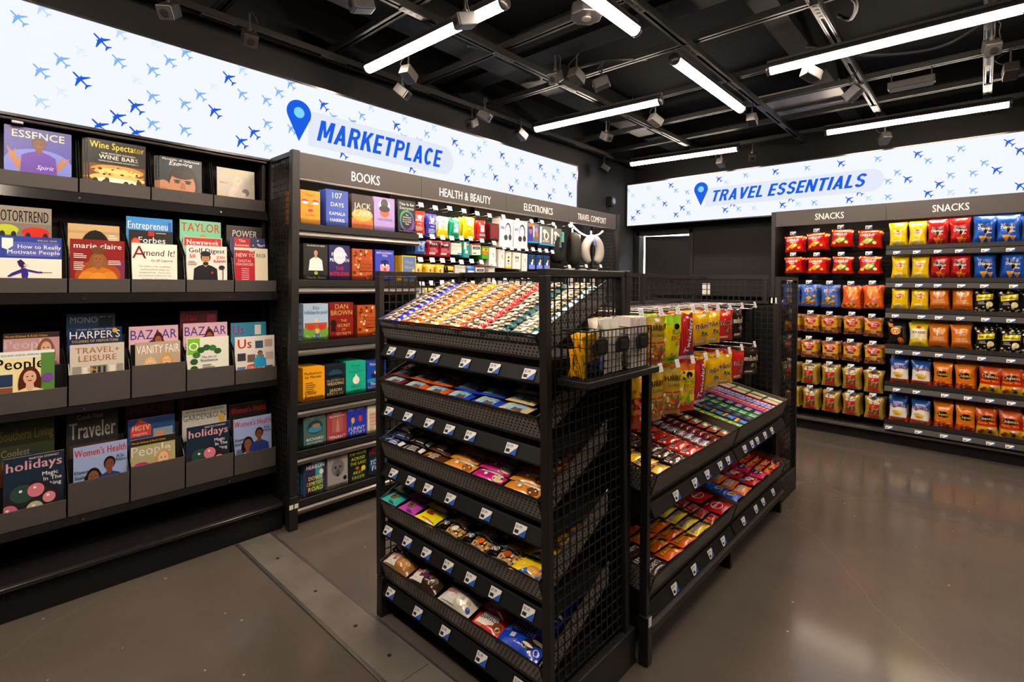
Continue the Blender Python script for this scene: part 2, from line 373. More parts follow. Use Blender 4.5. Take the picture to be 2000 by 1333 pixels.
# ------------------------------------------------ magazines
SK, SK2, SK3, BRN, BLD, BKH = 'a8704e', 'e0b090', '6b4130', '4a2a1c', 'd9b36a', '1d1512'
def mag(key, base, ops, desc): kind(key, 'mag', .2, .26, .006, base, ops, 'magazine', 'magazine', 'b9b2a8'); MDESC[key] = desc
MDESC = {}
mag('essence', '4a48a0', [EL(.5, .35, .55, .3, '6f79cc'), T('ESSENCE', .5, .82, .12, 'f1e3b8', .95, 0), PG([(.2, .25), (.08, .45), (.03, .66), (.12, .55), (.16, .62), (.16, .5), (.3, .36)], SK), PG([(.75, .25), (.9, .42), (.98, .56), (.88, .5), (.86, .58), (.83, .48), (.7, .34)], SK), MAN(.5, .73, .085, SK3, '5a3626', '5a2fa0'), PG([(.3, .0), (.4, .55), (.6, .55), (.72, 0)], '5a2fa0'), T('Spirit', .6, .3, .07, 'd8d0f0', .5, 0, .3)], 'purple magazine with a smiling woman in a purple halter dress')
mag('wine', '16130f', [T('Wine Spectator', .5, .84, .12, 'f0d020', .94), T("OUR EDITORS' FAVORITE", .52, .74, .03, 'e8e0d0', .6), T('WINE BARS', .52, .65, .075, 'f2ece0', .72), T('TASTING ROOMS, LOUNGES AND RESTAURANTS', .52, .6, .022, 'e8e0d0', .7), RC(.02, .05, .98, .55, '6a4318'), EL(.5, .45, .46, .1, 'c98a3a'), EL(.5, .42, .4, .07, 'f0c878'), EL(.5, .3, .48, .09, 'e8b868'), EL(.5, .24, .42, .07, 'fff0d0'), BL(3, .05, .2, .95, .5, 26, .03, .018, ['ffe0a0', 'd8963c', '3a2410']), BL(4, .1, .18, .9, .26, 7, .06, .05, ['2a1c14', '3c2318', '1a120c'])], 'black magazine with yellow title over a golden glowing bar')
mag('esquire', '232d33', [T('Mavericks  of  Hollywood', .5, .93, .045, 'e8e8e8', .9), T('Esquire', .5, .82, .1, 'f4f4f4', .92, 1, .25), EL(.55, .45, .36, .4, '1b1410'), EL(.53, .36, .31, .36, 'b67a55'), EL(.53, .62, .28, .1, '2a1c14'), EL(.4, .44, .07, .022, '2c2018'), EL(.66, .44, .07, .022, '2c2018'), EL(.4, .48, .09, .02, '1c1410'), EL(.66, .48, .09, .02, '1c1410'), PG([(.5, .44), (.57, .44), (.61, .29), (.46, .29)], '9c6242'), EL(.53, .2, .16, .04, '6a3626'), EL(.08, .3, .17, .16, 'b67a55'), EL(.05, .2, .2, .1, 'a66a48')], 'dark magazine with a close-up face of a man leaning on his hand')
mag('maxim', 'b9b1a6', [T('MAXIM', .5, .84, .12, 'd8c060', .92, 0), MAN(.55, .72, .08, 'd8c4b0', 'c9bca6', 'c4b8aa', long=1.6), EL(.5, .3, .2, .25, 'cfc2b2'), EL(.75, .42, .1, .1, '6a625a'), EL(.66, .36, .1, .06, 'cfc2b2'), T('BELLA', .18, .6, .05, 'd8c060', .3), LN(.05, .3, .3, 4, .05, 'd0bc60')], 'pale grey magazine with a long-haired woman, rightmost on top row')
mag('motor', '8f8478', [T('MOTORTREND', .45, .82, .13, '1c1a18', .98), RC(0, .62, 1, .8, '7e746a'), EL(.17, .72, .22, .06, 'b8c430'), RC(0, .66, .36, .73, 'b8c430'), EL(.1, .66, .05, .045, '222'), EL(.3, .66, .05, .045, '222'), EL(.7, .7, .26, .06, 'd02818'), RC(.48, .65, .95, .7, 'd02818'), EL(.56, .65, .05, .045, '222'), EL(.88, .65, .05, .045, '222'), T('FUTURE', .5, .5, .1, 'f4f0e8', .95), EL(.5, .42, .4, .05, '3c3630')], 'grey car magazine with a red and a lime car')
mag('hbr', 'f1e9dc', [RC(0, .6, 1, 1, '31449c'), RC(.12, .64, .95, .9, '5a62b8'), PG([(.05, .78), (.05, .96), (.22, .96), (.22, .82), (.13, .75)], 'f4f0e8'), T('SPECIAL ISSUE', .76, .92, .028, 'e8d870', .4), T('How to Really', .64, .78, .07, 'fff', .7), T('Motivate People', .55, .68, .07, 'fff', .85), PG([(.28, .54), (.34, .58), (.4, .52), (.42, .44), (.36, .42), (.31, .46)], '251c58'), EL(.41, .47, .03, .025, SK2), PG([(.34, .42), (.42, .42), (.46, .32), (.44, .2), (.36, .2), (.35, .3)], '33288a'), PG([(.36, .42), (.62, .36), (.68, .36), (.68, .33), (.6, .33), (.4, .37)], '33288a'), PG([(.34, .4), (.2, .33), (.13, .27), (.16, .25), (.24, .29), (.36, .34)], '33288a'), RC(.44, .21, .72, .24, '33288a'), RC(.68, .34, .84, .35, '444')], 'blue and white magazine with a marching drummer figure')
mag('beauty', 'c9a878', [RC(0, .86, 1, .9, 'b89868'), EL(.52, .5, .34, .42, '17120f'), EL(.44, .35, .14, .3, 'c4774a'), T('BEAUTY', .13, .3, .12, 'f2eadc', .95, 0, 0, 90), LN(.78, .96, .85, 3, .035, 'f0e8d8')], 'tan magazine with a dark-haired woman behind the crimson one')
mag('marie', '8c1c1a', [RC(.55, 0, 1, .6, '7a3050'), T('marie claire', .5, .83, .1, 'fff', .95), EL(.5, .3, .42, .3, 'a8481c'), MAN(.5, .62, .1, '9a5e38', '8a5a2a', 'c8741c', long=1.5), EL(.5, .79, .13, .07, '6b421e'), EL(.3, .22, .16, .16, 'd8862a'), EL(.7, .22, .16, .16, 'd8862a'), EL(.5, .2, .16, .16, 'e09030'), LN(.06, .3, .72, 3, .035, 'f0d8d0'), LN(.06, .3, .56, 5, .035, 'f0d8d0', 4), LN(.68, .94, .6, 3, .035, 'f0d8d0', 5)], 'crimson magazine with a woman in an orange dress')
mag('entre', '3a8fd8', [RC(0, 0, 1, .72, '5aa6e0'), T('Entrepreneur', .5, .84, .1, 'f4fbff', .94), RC(.05, .7, .6, .8, '3a56b0'), EL(.55, .45, .2, .25, 'e8b090'), RC(.9, .5, .97, .95, '2a62b8')], 'sky-blue magazine at the back of its tier')
mag('forbes', '26221f', [T('Forbes', .52, .79, .1, 'fff', .62), RC(.43, .91, .57, .99, 'c42020'), LN(.6, .95, .97, 1, .03, 'c0b8b0'), EL(.15, .8, .1, .07, 'd83a28'), EL(.15, .8, .07, .05, 'f06a50'), EL(.66, .55, .22, .22, 'c08a6a')], 'black magazine with a red disc between two others')
mag('amend', 'f3ecdf', [T('A', .16, .68, .26, '7a1418', .3, 0), T('mend It!', .6, .74, .13, '2a2420', .68, 0, .1), T('by Jill Lepore', .66, .62, .05, '4a443c', .6, 0, .35)]+[T(s, .5, .5-i*.065, .03, '7a7268', .92, 0) for i, s in enumerate(('The authors of the constitution', 'could and should change our', 'fundamental law.  The promise', 'of amendment is faded from the', 'document.  Why have we', 'abandoned it all but'))], 'cream magazine with a large calligraphic headline')
mag('taylor', '7cc8a0', [T('TAYLOR', .5, .84, .12, 'e0603a', .94), MAN(.55, .68, .09, SK2, 'c9964e', 'e8e0d8'), T('Next', .15, .68, .05, '1c1a18', .2), T('Era', .15, .6, .05, '1c1a18', .2)], 'mint-green magazine with orange title')
mag('newsweek', '9fc9b4', [RC(.03, .82, .97, .98, 'd42a22'), T('Newsweek', .5, .855, .09, 'fff', .82), LN(.05, .9, .7, 2, .04, '4a6a5c')], 'pale green magazine with a red title band')
mag('golf', 'efe8e0', [T('Golf Digest', .5, .84, .1, '1a1816', .95), MAN(.46, .72, .095, 'c98c68', '1c1815', '16161c'), EL(.46, .82, .13, .06, '1a1a20'), EL(.46, .6, .07, .04, '241c18'), EL(.62, .4, .03, .025, 'c02828'), T('50', .14, .72, .08, 'd84828', .2), T('JON', .83, .72, .06, 'd84828', .3), T('RAHM', .81, .63, .06, 'd84828', .34), LN(.04, .26, .65, 3, .035, '9a948c'), RC(.88, .1, .9, .5, '333'), EL(.86, .52, .08, .05, '222')], 'white golf magazine with a man in a black shirt')
mag('power', '3c3230', [T('POWER', .5, .83, .1, 'f0ece4', .7, 1, .1), T('SOUL', .45, .7, .08, '8a8078', .5)], 'dark brown magazine at the back, rightmost column')
mag('econ', '38406e', [RC(.1, .8, .55, .99, 'd0202c'), T('The', .32, .91, .05, 'fff', .3), T('Economist', .32, .83, .05, 'fff', .4), BL(7, .6, .7, .98, .97, 16, .03, .02, ['d8d8e8'])], 'navy magazine with a red square and white stars')
mag('nyorker', 'eadfbf', [RC(0, 0, .6, .94, 'c01c2c'), T('THE', .5, .9, .04, 'fff', .2), T('NEW YORKER', .5, .78, .09, 'f2ece0', .9, 0), RC(.62, .76, .96, .9, 'eadfbf'), T('RKER', .8, .78, .09, '2a2420', .3, 0), T('DIGITAL', .3, .66, .06, 'f4d8d8', .4), T('DIAGNOSIS', .3, .58, .06, 'f4d8d8', .5), [RC(.2, .5-i*.05, .42, .515-i*.05, 'f0c8cc') for i in range(9)]], 'magazine half red and half cream, in front of navy one')
mag('people1', 'c99aa0', [RC(0, .93, 1, 1, '3a2a30'), T('Nicole Kidman & Keith Urban', .4, .945, .03, 'f0c020', .75), T('People', .42, .79, .12, 'f0dcd8', .8), MAN(.75, .78, .1, SK2, '8a5a40', '8a6a70', long=1.4), EL(.25, .5, .2, .08, 'b02080')], 'pink-grey magazine standing behind the long auburn-haired cover')
mag('people2', 'f1e4a8', [RC(0, .88, 1, 1, 'e8ece8'), T('SHOCKING MURDER, AMERICAN CRISIS', .45, .92, .03, '1c2a4a', .8), T('People', .38, .7, .18, '14120f', .85), RC(.75, .2, 1, .95, '5a8a40'), MAN(.55, .55, .12, 'e2b496', '5a2416', 'f0e2a0', long=1.7), RC(0, .42, .25, .62, '2a3a5c'), RC(0, .22, .25, .4, '8a5038'), T('PRISCILLA', .3, .26, .045, 'f4e8f8', .3), T('PRESLEY', .3, .2, .045, 'f4e8f8', .3), EL(.87, .52, .11, .08, '7a4a9c'), T('Healing After', .42, .06, .09, '171310', .8)], 'yellow magazine with a woman with long auburn hair')
mag('monocle', '39506e', [T('MONOCLE', .5, .89, .07, 'aab4c0', .85, 0), RC(0, .6, 1, .7, 'a87a3a'), RC(.65, .72, .95, .95, '22303c')], 'slate-blue magazine, rear one of its tier')
mag('harpers', '20305e', [T('THE END OF AMERICAN DREAMS', .5, .965, .02, 'c8d0e8', .7), T("HARPER'S", .5, .85, .1, 'f4f2ea', .92, 0), T('SOLDIERS OF MISFORTUNE', .5, .795, .035, 'e8b83a', .85), EL(.86, .95, .05, .035, 'e8b83a')], 'navy magazine with white serif title behind a beige one')
mag('leisure', 'cfc6b8', [T('TRAVEL+', .5, .84, .1, 'c8895a', .86), T('LEISURE', .5, .7, .1, 'c8895a', .9), RC(.04, .25, .2, .62, '9a9288'), RC(.36, .3, .68, .62, '8a8278'), RC(.85, .25, .98, .62, '9a9288'), RC(.4, .3, .46, .6, '2e2a26'), RC(.5, .3, .55, .6, '2e2a26'), RC(.6, .3, .64, .6, '2e2a26'), [RC(.22+.5*i, .3, .32+.5*i, .6, 'e6e0d6') for i in range(2)], LN(.3, .5, .58, 2, .03, 'd8b060')], 'beige magazine showing a building facade')
mag('bazaar', 'e8b8c4', [T('BAZAAR', .5, .8, .14, '3a3a9c', .94, 0), EL(.55, .5, .34, .3, '5c1418'), MAN(.58, .78, .07, '9c6248', '5c1418', '7a1a20', long=2), LN(.04, .25, .68, 4, .045, '9a5060')], 'pink magazine with a woman with voluminous red hair')
mag('vanity', 'a03a2a', [RC(0, .45, 1, 1, 'b8a490'), T('VANITY FAIR', .5, .78, .16, 'f6f0ea', .95, 0), MAN(.32, .58, .09, 'ecc4a4', 'e0bc70', 'e8a04a', long=1.6), MAN(.68, .62, .09, 'e8bc98', 'd89a48', 'f0b868', long=1.8), EL(.42, .3, .09, .07, 'fff'), EL(.42, .3, .03, .022, '8a5a20'), EL(.65, .36, .09, .07, 'fff'), EL(.65, .36, .03, .022, '8a5a20')], 'magazine with two blonde women holding white daisies')
mag('star', '6a2a34', [T('Star', .25, .87, .1, 'c02838', .45), MAN(.3, .62, .08, 'a8785c', '3a2018', '5a2030'), MAN(.62, .62, .08, 'a8785c', '3a2018', '5a2030'), RC(.7, .72, .95, .95, 'a83058')], 'dark red magazine at the very back of its tier')
mag('omag', 'e6e6d8', [RC(.02, .66, .3, .98, '7cc22a'), T('O', .16, .74, .16, 'fff', .26, 0), [EL(.5+.34*math.cos(a*.42), .45+.34*math.sin(a*.42), .09, .06, '2f5a2a' if a % 3 else '44743a') for a in range(2, 15)], PG([(.3, .1), (.4, .06), (.5, .1), (.62, .05), (.7, .14), (.55, .16), (.4, .16)], '6a4426'), PG([(.18, .3), (.24, .3), (.36, .1), (.3, .08)], '6a4426'), PG([(.78, .32), (.84, .32), (.7, .1), (.64, .1)], '6a4426'), T('The Art of', .52, .58, .04, '2a2a26', .35), T('Resilience', .52, .51, .05, '1c1c1a', .42), LN(.36, .66, .45, 4, .045, '8a8a80')], 'white magazine with a bonsai-tree wreath')
mag('us1', '3c90b0', [T('Us', .2, .8, .15, 'd02a80', .3), MAN(.55, .66, .08, SK2, '6a3a24', 'c84a6a', long=1.5), RC(.66, .78, .84, .95, 'e8e4da'), BL(9, .1, .45, .9, .65, 20, .05, .03, ['3c9c50', 'd04a6a', 'f0a0b0'])], 'turquoise magazine half hidden at the right end')
mag('us2', 'e6e0d6', [T('Us', .24, .74, .2, 'd8481c', .34)]+[RC(q[0], q[1], q[0]+.2, q[1]+.17, q[2]) for q in ((.5, .72, '44546a'), (.74, .74, 'b8a090'), (.06, .46, '3a3c48'), (.3, .42, '7a5a50'), (.52, .4, '2aa0d0'), (.76, .45, 'c8b0a8'), (.05, .16, '5a78a8'), (.74, .14, '3a4a5c'))]+[PG([(.26, .22), (.3, .36), (.68, .4), (.66, .26)], 'd8481c'), T('GILMORE GIRLS', .47, .14, .055, 'd8481c', .56), T('CULT OF', .48, .28, .05, 'fff', .34), MAN(.62, .6, .05, SK, BKH, '2aa0d0')], 'white magazine covered with small photos, lower right end')
mag('southern', '3a3f2a', [RC(0, 0, .35, .6, '6a3420'), EL(.6, .35, .5, .35, '2c3a3c'), T('Southern Living', .5, .82, .1, '8a7a3a', .95), T('Coolest', .3, .66, .07, '9a9488', .5), T('Place', .28, .55, .07, '9a9488', .4), T('South', .34, .38, .07, '9a9488', .45)], 'dim olive magazine in the leftmost bottom pocket')
mag('holidays', '1c2c40', [T('holidays', .5, .8, .13, 'f4b8c0', .92), T('MARTHA STEWART', .66, .94, .03, 'f0d8d8', .5), T('Magic', .76, .67, .055, 'f4ece4', .4, 0), T('In The', .8, .59, .055, 'f4ece4', .4, 0), T('Making', .78, .51, .055, 'f4ece4', .4, 0), EL(.45, .28, .5, .34, '2a2028'), EL(.3, .46, .2, .13, '2c4a42'), EL(.52, .48, .14, .1, 'd87a8c'), EL(.74, .34, .11, .08, 'e08a98'), EL(.08, .22, .15, .11, 'c86a7c'), EL(.5, .22, .14, .1, 'b8b890'), EL(.26, .14, .1, .07, 'c8966a'), EL(.74, .14, .11, .08, 'd87a90'), EL(.4, .06, .14, .08, 'e8c0b8'), [EL(u, v, .03, .02, 'fbe8e4') for u, v in ((.27, .5), (.5, .52), (.72, .37), (.06, .26), (.48, .26), (.72, .17))]], 'navy magazine with pink and gold baubles')
mag('traveler', '2c2b2c', [T('Conde Nast', .45, .92, .05, 'b0aca8', .5), T('Traveler', .5, .72, .17, 'b4b0ac', .9), RC(.05, .48, .95, .66, '4a3630'), RC(0, .3, 1, .46, '20384a')], 'dark grey travel magazine on bottom row')
mag('womens', '9aaad8', [T("Women's Health", .5, .84, .11, 'd8301c', .96), MAN(.36, .5, .1, '8a5438', '1c1512', 'efe6da', long=1.2), MAN(.66, .66, .085, '7a4830', '181210', '2c3c80'), RC(.6, 0, .74, .34, '161824'), T('Dawn', .14, .58, .05, '1c2240', .24), T('Staley', .14, .5, .05, '1c2240', .24), T("A'ja", .86, .74, .045, '1c2240', .2), T('Wilson', .86, .68, .045, '1c2240', .24), LN(.05, .25, .42, 4, .035, '4a5278')], 'light blue magazine with two women side by side')
mag('health', '4a2428', [T('HEALTH', .5, .88, .08, '8a5a58', .8), MAN(.45, .62, .1, '6a4434', '140e0c', '5a2c30')], 'dim maroon magazine at the back of bottom row')
mag('hgtv', '2a4a80', [PG([(.05, .88), (.25, .99), (.48, .9), (.48, .76), (.05, .76)], 'e04830'), T('HGTV', .27, .84, .07, 'f8ece4', .36), T('magazine', .25, .78, .04, 'f4e4d8', .3), RC(.52, .6, .95, .84, '8aa0a8'), RC(.58, .64, .75, .8, 'd88a70'), RC(.78, .4, .95, .6, '3a5a9c')], 'blue magazine with a red house badge')
mag('people3', 'b0a878', [RC(0, .88, 1, 1, '2a2420'), T('Nicole Kidman & Keith Urban', .4, .92, .035, 'f0c020', .75), T('People', .45, .7, .17, 'f4efe6', .88), MAN(.72, .6, .12, 'eabf9c', 'c89a58', 'c8c0a8', long=1.5), EL(.22, .5, .2, .09, 'c0207c'), T('CHRISTINA', .22, .51, .035, 'f4e060', .3), T('HAACK', .22, .46, .035, 'f4e060', .24), T("I'm", .14, .3, .09, 'fff', .2)], 'magazine with a smiling blonde woman and magenta oval')
mag('bon', '4a1f1c', [T('bon appetit', .5, .89, .08, '8a5a30', .85), BL(12, .1, .4, .9, .7, 14, .08, .05, ['6a3a20', '3a1614', '8a4a2a'])], 'dark maroon food magazine at the back')
mag('garden', 'c8c4bc', [T('MEET THE CHAMPIONS OF CONSERVATION', .5, .95, .03, '4a4842', .85), T('GARDEN&GUN', .5, .84, .08, '3a4a40', .95, 0), EL(.45, .5, .35, .22, '5a5852'), EL(.6, .58, .14, .1, '7a766e'), EL(.88, .82, .08, .06, 'd8a83a')], 'grey and white outdoor magazine with a gold seal')
mag('food', '1f1a15', [T('FOOD&WINE', .5, .88, .08, '6a5a48', .9), BL(13, .05, .3, .95, .75, 14, .1, .06, ['4a3214', '2a2010', '3c3a18']), T('Homestyle', .6, .83, .035, '8a7040', .5, 0, .2)], 'dim brown food magazine at the back, last bottom pocket')
mag('womens2', '26201f', [T("Women's Health", .5, .85, .1, 'b02820', .95), MAN(.5, .62, .09, '5a3a2c', '0f0c0b', '2a2220'), LN(.7, .95, .74, 3, .05, 'a8a098')], 'black health magazine with red title behind a blue one')
# ------------------------------------------------ books
BDESC = {}
def book(key, base, ops, desc, side=None, d=.03): kind(key, 'book', .14, .21, d, base, ops, 'book', 'book', side); BDESC[key] = desc
book('heart', 'f09a1c', [T('Heart', .5, .82, .09, '8a3a10', .7, 0), T('the', .5, .5, .09, '8a3a10', .4, 0), T('Lover', .5, .22, .09, '8a3a10', .7, 0), EL(.22, .68, .17, .05, 'd8285c'), EL(.76, .68, .17, .05, 'd8285c'), EL(.22, .63, .17, .04, 'fff'), EL(.76, .63, .17, .04, 'fff'), EL(.5, .4, .14, .045, 'd8285c'), T('LILY KING', .45, .05, .06, 'f4d060', .8)], 'orange book with pink lips and lashes', 'd86a10')
book('days', '3858b8', [T('107', .5, .77, .15, 'f4e6b8', .8, 0), T('DAYS', .5, .54, .11, 'f4e6b8', .75, 0), T('KAMALA', .5, .3, .09, 'f0f0f0', .72, 0), T('HARRIS', .5, .12, .09, 'f0f0f0', .75, 0)], 'royal blue book with a large number in cream', '2a4090')
book('carr', '3a2a22', [RC(0, 0, 1, .3, 'd8742a'), EL(.5, .4, .5, .18, 'f0a83a'), T('JACK', .5, .58, .17, 'f4f0e8', .82), T('CARR', .5, .36, .17, 'f4f0e8', .82), T('CRY HAVOC', .5, .08, .1, 'd02a18', .9)], 'dark book with bold white capitals over flames')
book('flip', 'a890d0', [EL(.5, .75, .28, .2, 'd8e0f0'), EL(.5, .82, .18, .14, '4a3a40'), EL(.5, .55, .22, .15, 'e0602a'), EL(.5, .66, .26, .1, '2a2428'), T('THE FLIPSIDE', .52, .3, .06, '4a3468', .72)], 'lilac book with an upside-down portrait')
book('everyone', '141214', [EL(.5, .38, .4, .33, '2a7a9c'), EL(.58, .3, .36, .28, '7a3aa8'), EL(.42, .46, .3, .24, '3c9c58'), EL(.5, .38, .32, .26, '1a181a'), T('This Is for', .5, .84, .09, 'f4f4f0', .86), T('Everyone', .5, .72, .09, 'f4f4f0', .8), T('The', .5, .53, .045, 'f4f4f0', .3), T('Unfinished', .5, .46, .045, 'f4f4f0', .5), T('Story of the', .5, .39, .045, 'f4f4f0', .5), T('World Wide', .5, .32, .045, 'f4f4f0', .5), T('Web', .5, .25, .045, 'f4f4f0', .3), T('Tim Berners-Lee', .5, .03, .06, 'f4f4f0', .95)], 'black book with a rainbow ring')
book('sheen', '2b2826', [T('THE BOOK OF SHEEN', .5, .93, .035, 'f0ece4', .9), MAN(.5, .75, .08, 'c8987a', '2c201a', 'ece8e2'), PG([(.18, .15), (.25, .55), (.75, .55), (.82, .15)], 'ece8e2'), PG([(.15, .05), (.2, .25), (.8, .25), (.85, .05)], '1c1a1c'), EL(.5, .18, .08, .05, '9ab040'), T('Charlie Sheen', .5, .02, .07, 'e8e4dc', .9, 0, .2)], 'black book with a man in a white T-shirt')
book('intruder', '2a2460', [EL(.5, .7, .3, .25, 'd8d8ec'), T('FREIDA', .5, .68, .1, 'fff', .8), T('McFADDEN', .5, .52, .1, 'fff', .92), T('THE', .5, .28, .1, 'e0202c', .4), T('INTRUDER', .5, .1, .12, 'e0202c', .92)], 'dark violet book with red capitals')
book('strong', 'b8501c', [BL(21, .06, .06, .94, .94, 40, .055, .04, ['8a3410', 'e8c8a0', '5a2a14', 'd07838']), RC(.35, .3, .98, .68, 'b8501c'), T('Brene Brown', .64, .58, .045, '3a1808', .5, 0), T('STRONG', .66, .46, .08, '3a1808', .6, 0), T('GROUND', .66, .35, .08, '3a1808', .6, 0)], 'burnt-orange book with a medallion pattern', '8a3a14')
book('replace', '4048c0', [T('REPLACEABLE', .5, .87, .065, 'fff', .86), T('YOU', .5, .78, .065, 'fff', .4), EL(.5, .42, .26, .2, 'e8a0a8'), EL(.5, .58, .22, .1, '20246a'), EL(.5, .62, .06, .04, '141438'), EL(.4, .5, .05, .04, 'fff'), EL(.6, .5, .05, .04, 'fff'), EL(.5, .36, .08, .05, 'c84050'), T('MARY ROACH', .5, .06, .07, 'fff', .86)], 'indigo book with a bead-work head', '30389a')
book('mitch', '5a80b8', [RC(0, .96, 1, 1, 'f0c020'), RC(0, 0, 1, .03, 'f0c020'), RC(0, 0, .05, 1, 'f0c020'), RC(.95, 0, 1, 1, 'f0c020'), T('Mitch', .5, .68, .12, 'e8a060', .7, 0), T('Albom', .5, .48, .12, 'e8a060', .75, 0), EL(.8, .4, .1, .07, 'f0c020'), T('Twice', .5, .15, .14, '8ab8e0', .75, 0)], 'blue book with a yellow border', 'f0c020')
book('elin', 'a8c0d8', [RC(0, 0, 1, .34, '6aa03a'), RC(.05, .34, .95, .48, 'a85a3c'), RC(.44, .48, .56, .6, 'd8c8b0'), EL(.3, .36, .16, .08, 'c8382a'), EL(.75, .36, .16, .08, 'c8382a'), EL(.55, .14, .1, .13, '3a6ab0'), EL(.55, .25, .09, .07, 'e0b050'), T('Elin', .5, .84, .09, '2a4a7c', .5, 0), T('Hilderbrand', .5, .72, .09, '2a4a7c', .92, 0), T('The Academy', .5, .06, .08, 'f4f4ec', .85, 0, .2)], 'pale blue book with a college lawn')
book('dan', '861a18', [T('DAN', .5, .82, .13, 'd8a850', .8, 0), T('BROWN', .5, .65, .13, 'd8a850', .9, 0), EL(.15, .42, .13, .11, '241008'), PG([(.08, .4), (.22, .4), (.26, .2), (.04, .2)], '241008'), T('THE', .58, .46, .07, 'd8a850', .3, 0), T('SECRET', .58, .32, .08, 'd8a850', .6, 0), T('OF', .58, .22, .06, 'd8a850', .2, 0), T('SECRETS', .58, .09, .08, 'd8a850', .65, 0)], 'dark red book with a keyhole and gold lettering', '641010')
book('medit', 'f0a41c', [T('Meditations', .46, .78, .08, '3a2408', .8), T('for Mortals', .46, .67, .08, '3a2408', .74), LN(.12, .6, .55, 5, .06, '8a5a10'), T('Oliver', .36, .2, .1, '2a1a06', .55), T('Burkeman', .5, .08, .1, '2a1a06', .82)], 'yellow paperback with dark lettering', 'f0a41c')
book('wedding', '1a2430', [EL(.5, .7, .36, .16, '2c4a5c'), RC(.1, .6, .9, .7, '101820'), T('THE LAST ONE AT THE', .5, .5, .05, 'c8a060', .9), T('WEDDING', .5, .38, .09, 'd8b070', .85), T('JASON', .5, .18, .09, 'd8b070', .7), T('REKULAK', .5, .06, .09, 'd8b070', .85)], 'near-black paperback with tan capitals', '1a2430')
book('tipping', '1fae90', [T('Revenge', .5, .84, .06, '0e6a58', .6, 0), T('of the', .5, .75, .06, '0e6a58', .4, 0), T('Tipping Point', .5, .66, .06, '0e6a58', .85, 0), EL(.5, .42, .17, .12, 'f0ead8'), PG([(.4, .48), (.5, .62), (.6, .48)], 'f0ead8'), T('Malcolm', .5, .2, .07, '0e6a58', .65, 0), T('Gladwell', .5, .09, .07, '0e6a58', .7, 0)], 'turquoise paperback with a cream drop', '1fae90')
book('haig', '1c4ab0', [T('Matt Haig', .5, .86, .09, 'f0c860', .86, 0), EL(.5, .52, .3, .09, '14244a'), EL(.45, .62, .08, .06, 'f0d860'), RC(0, .3, 1, .42, '2a8ac0'), T('The LIFE', .5, .2, .09, 'f4ecd0', .7), T('IMPOSSIBLE', .5, .07, .09, 'f0c860', .92)], 'bright blue paperback beside the display post', '1c4ab0')
book('play', '4a6a64', [EL(.5, .58, .34, .2, '23404a'), EL(.5, .52, .3, .1, '3a8ab0'), EL(.55, .62, .18, .06, 'a87a4a'), T('Playground', .5, .84, .08, 'c8dcd0', .86), T('RICHARD', .5, .2, .08, 'e8ece4', .75), T('POWERS', .5, .08, .08, 'e8ece4', .7)], 'grey-green paperback with a pond scene', '3a544e')
book('tenant', 'a84448', [RC(.25, .3, .8, .75, 'b86058'), PG([(.45, .3), (.5, .7), (.56, .7), (.6, .45), (.62, .3)], 'd09080'), T('FREIDA', .5, .86, .07, 'f4ece8', .6), T('McFADDEN', .5, .77, .07, 'f4ece8', .75), T('TENANT', .5, .08, .12, 'f8f4f0', .85)], 'dusty red paperback with white capitals', '8a3438')
book('funny', '2a38c0', [T('EMILY HENRY', .5, .84, .09, 'fff', .9), EL(.3, .55, .09, .1, 'e8a838'), EL(.68, .58, .1, .11, 'd83a30'), EL(.3, .68, .05, .04, '3a2018'), EL(.68, .71, .05, .04, '3a2018'), RC(.22, .36, .28, .48, '2a9c90'), RC(.62, .38, .68, .5, '2a6a50'), T('FUNNY', .5, .22, .12, 'fff', .86, 1, .1), T('STORY', .55, .08, .12, 'fff', .8, 1, .1)], 'cobalt blue paperback with two jumping figures', '2a38c0')
book('cha', 'eadfc8', [T('CHARLOTTE', .5, .88, .05, '8a5a4a', .8, 0), T('DEVLIN', .5, .8, .05, '8a5a4a', .6, 0)]+[RC(.1, .1+i*.055, .3+.07*i, .125+i*.055, 'c86a4a' if i % 2 else 'e0a890') for i in range(11)], 'cream paperback with red stripes', 'eadfc8')
book('herron', '3a2a5c', [RC(.5, 0, .85, 1, '3a9ca8'), EL(.6, .2, .3, .2, '2a6a4a'), T('MICK', .5, .86, .07, 'f4f4f0', .4), T('HERRON', .5, .73, .11, 'f4f4f0', .9), T('DOWN', .5, .42, .1, 'f0d828', .7), T('CEMETERY', .48, .28, .09, 'f0d828', .86), T('ROAD', .5, .12, .11, 'f0d828', .75), EL(.8, .6, .11, .075, 'f0ece4')], 'purple and teal paperback with yellow capitals', '5a9cb8')
book('wolf', 'a39c98', [EL(.5, .6, .32, .26, '7a7678'), EL(.38, .62, .07, .04, '2c3440'), EL(.62, .62, .07, .04, '2c3440'), EL(.5, .45, .12, .12, '5a5658'), EL(.5, .38, .06, .04, '2a2828'), T('JOE HILL', .5, .88, .05, '5a5654', .6, 0), T('BLACK WOLF', .5, .06, .07, '4a4644', .9, 0), EL(.85, .25, .09, .065, '141414')], 'grey paperback with a wolf face', '8a8684')
book('lake', '14201c', [T('THE HOUSE', .5, .84, .09, 'd8e020', .9, 1, .15), T('ACROSS', .5, .68, .09, 'd8e020', .72, 1, .15), T('THE LAKE', .5, .53, .09, 'd8e020', .85, 1, .15), T('RILEY', .5, .24, .09, 'd8e020', .6, 1, .15), T('SAGER', .5, .08, .1, 'd8e020', .7, 1, .15), EL(.78, .38, .12, .08, 'e8d020'), EL(.45, .42, .1, .05, 'c85a20')], 'black paperback with scrawled lime lettering', '14201c')
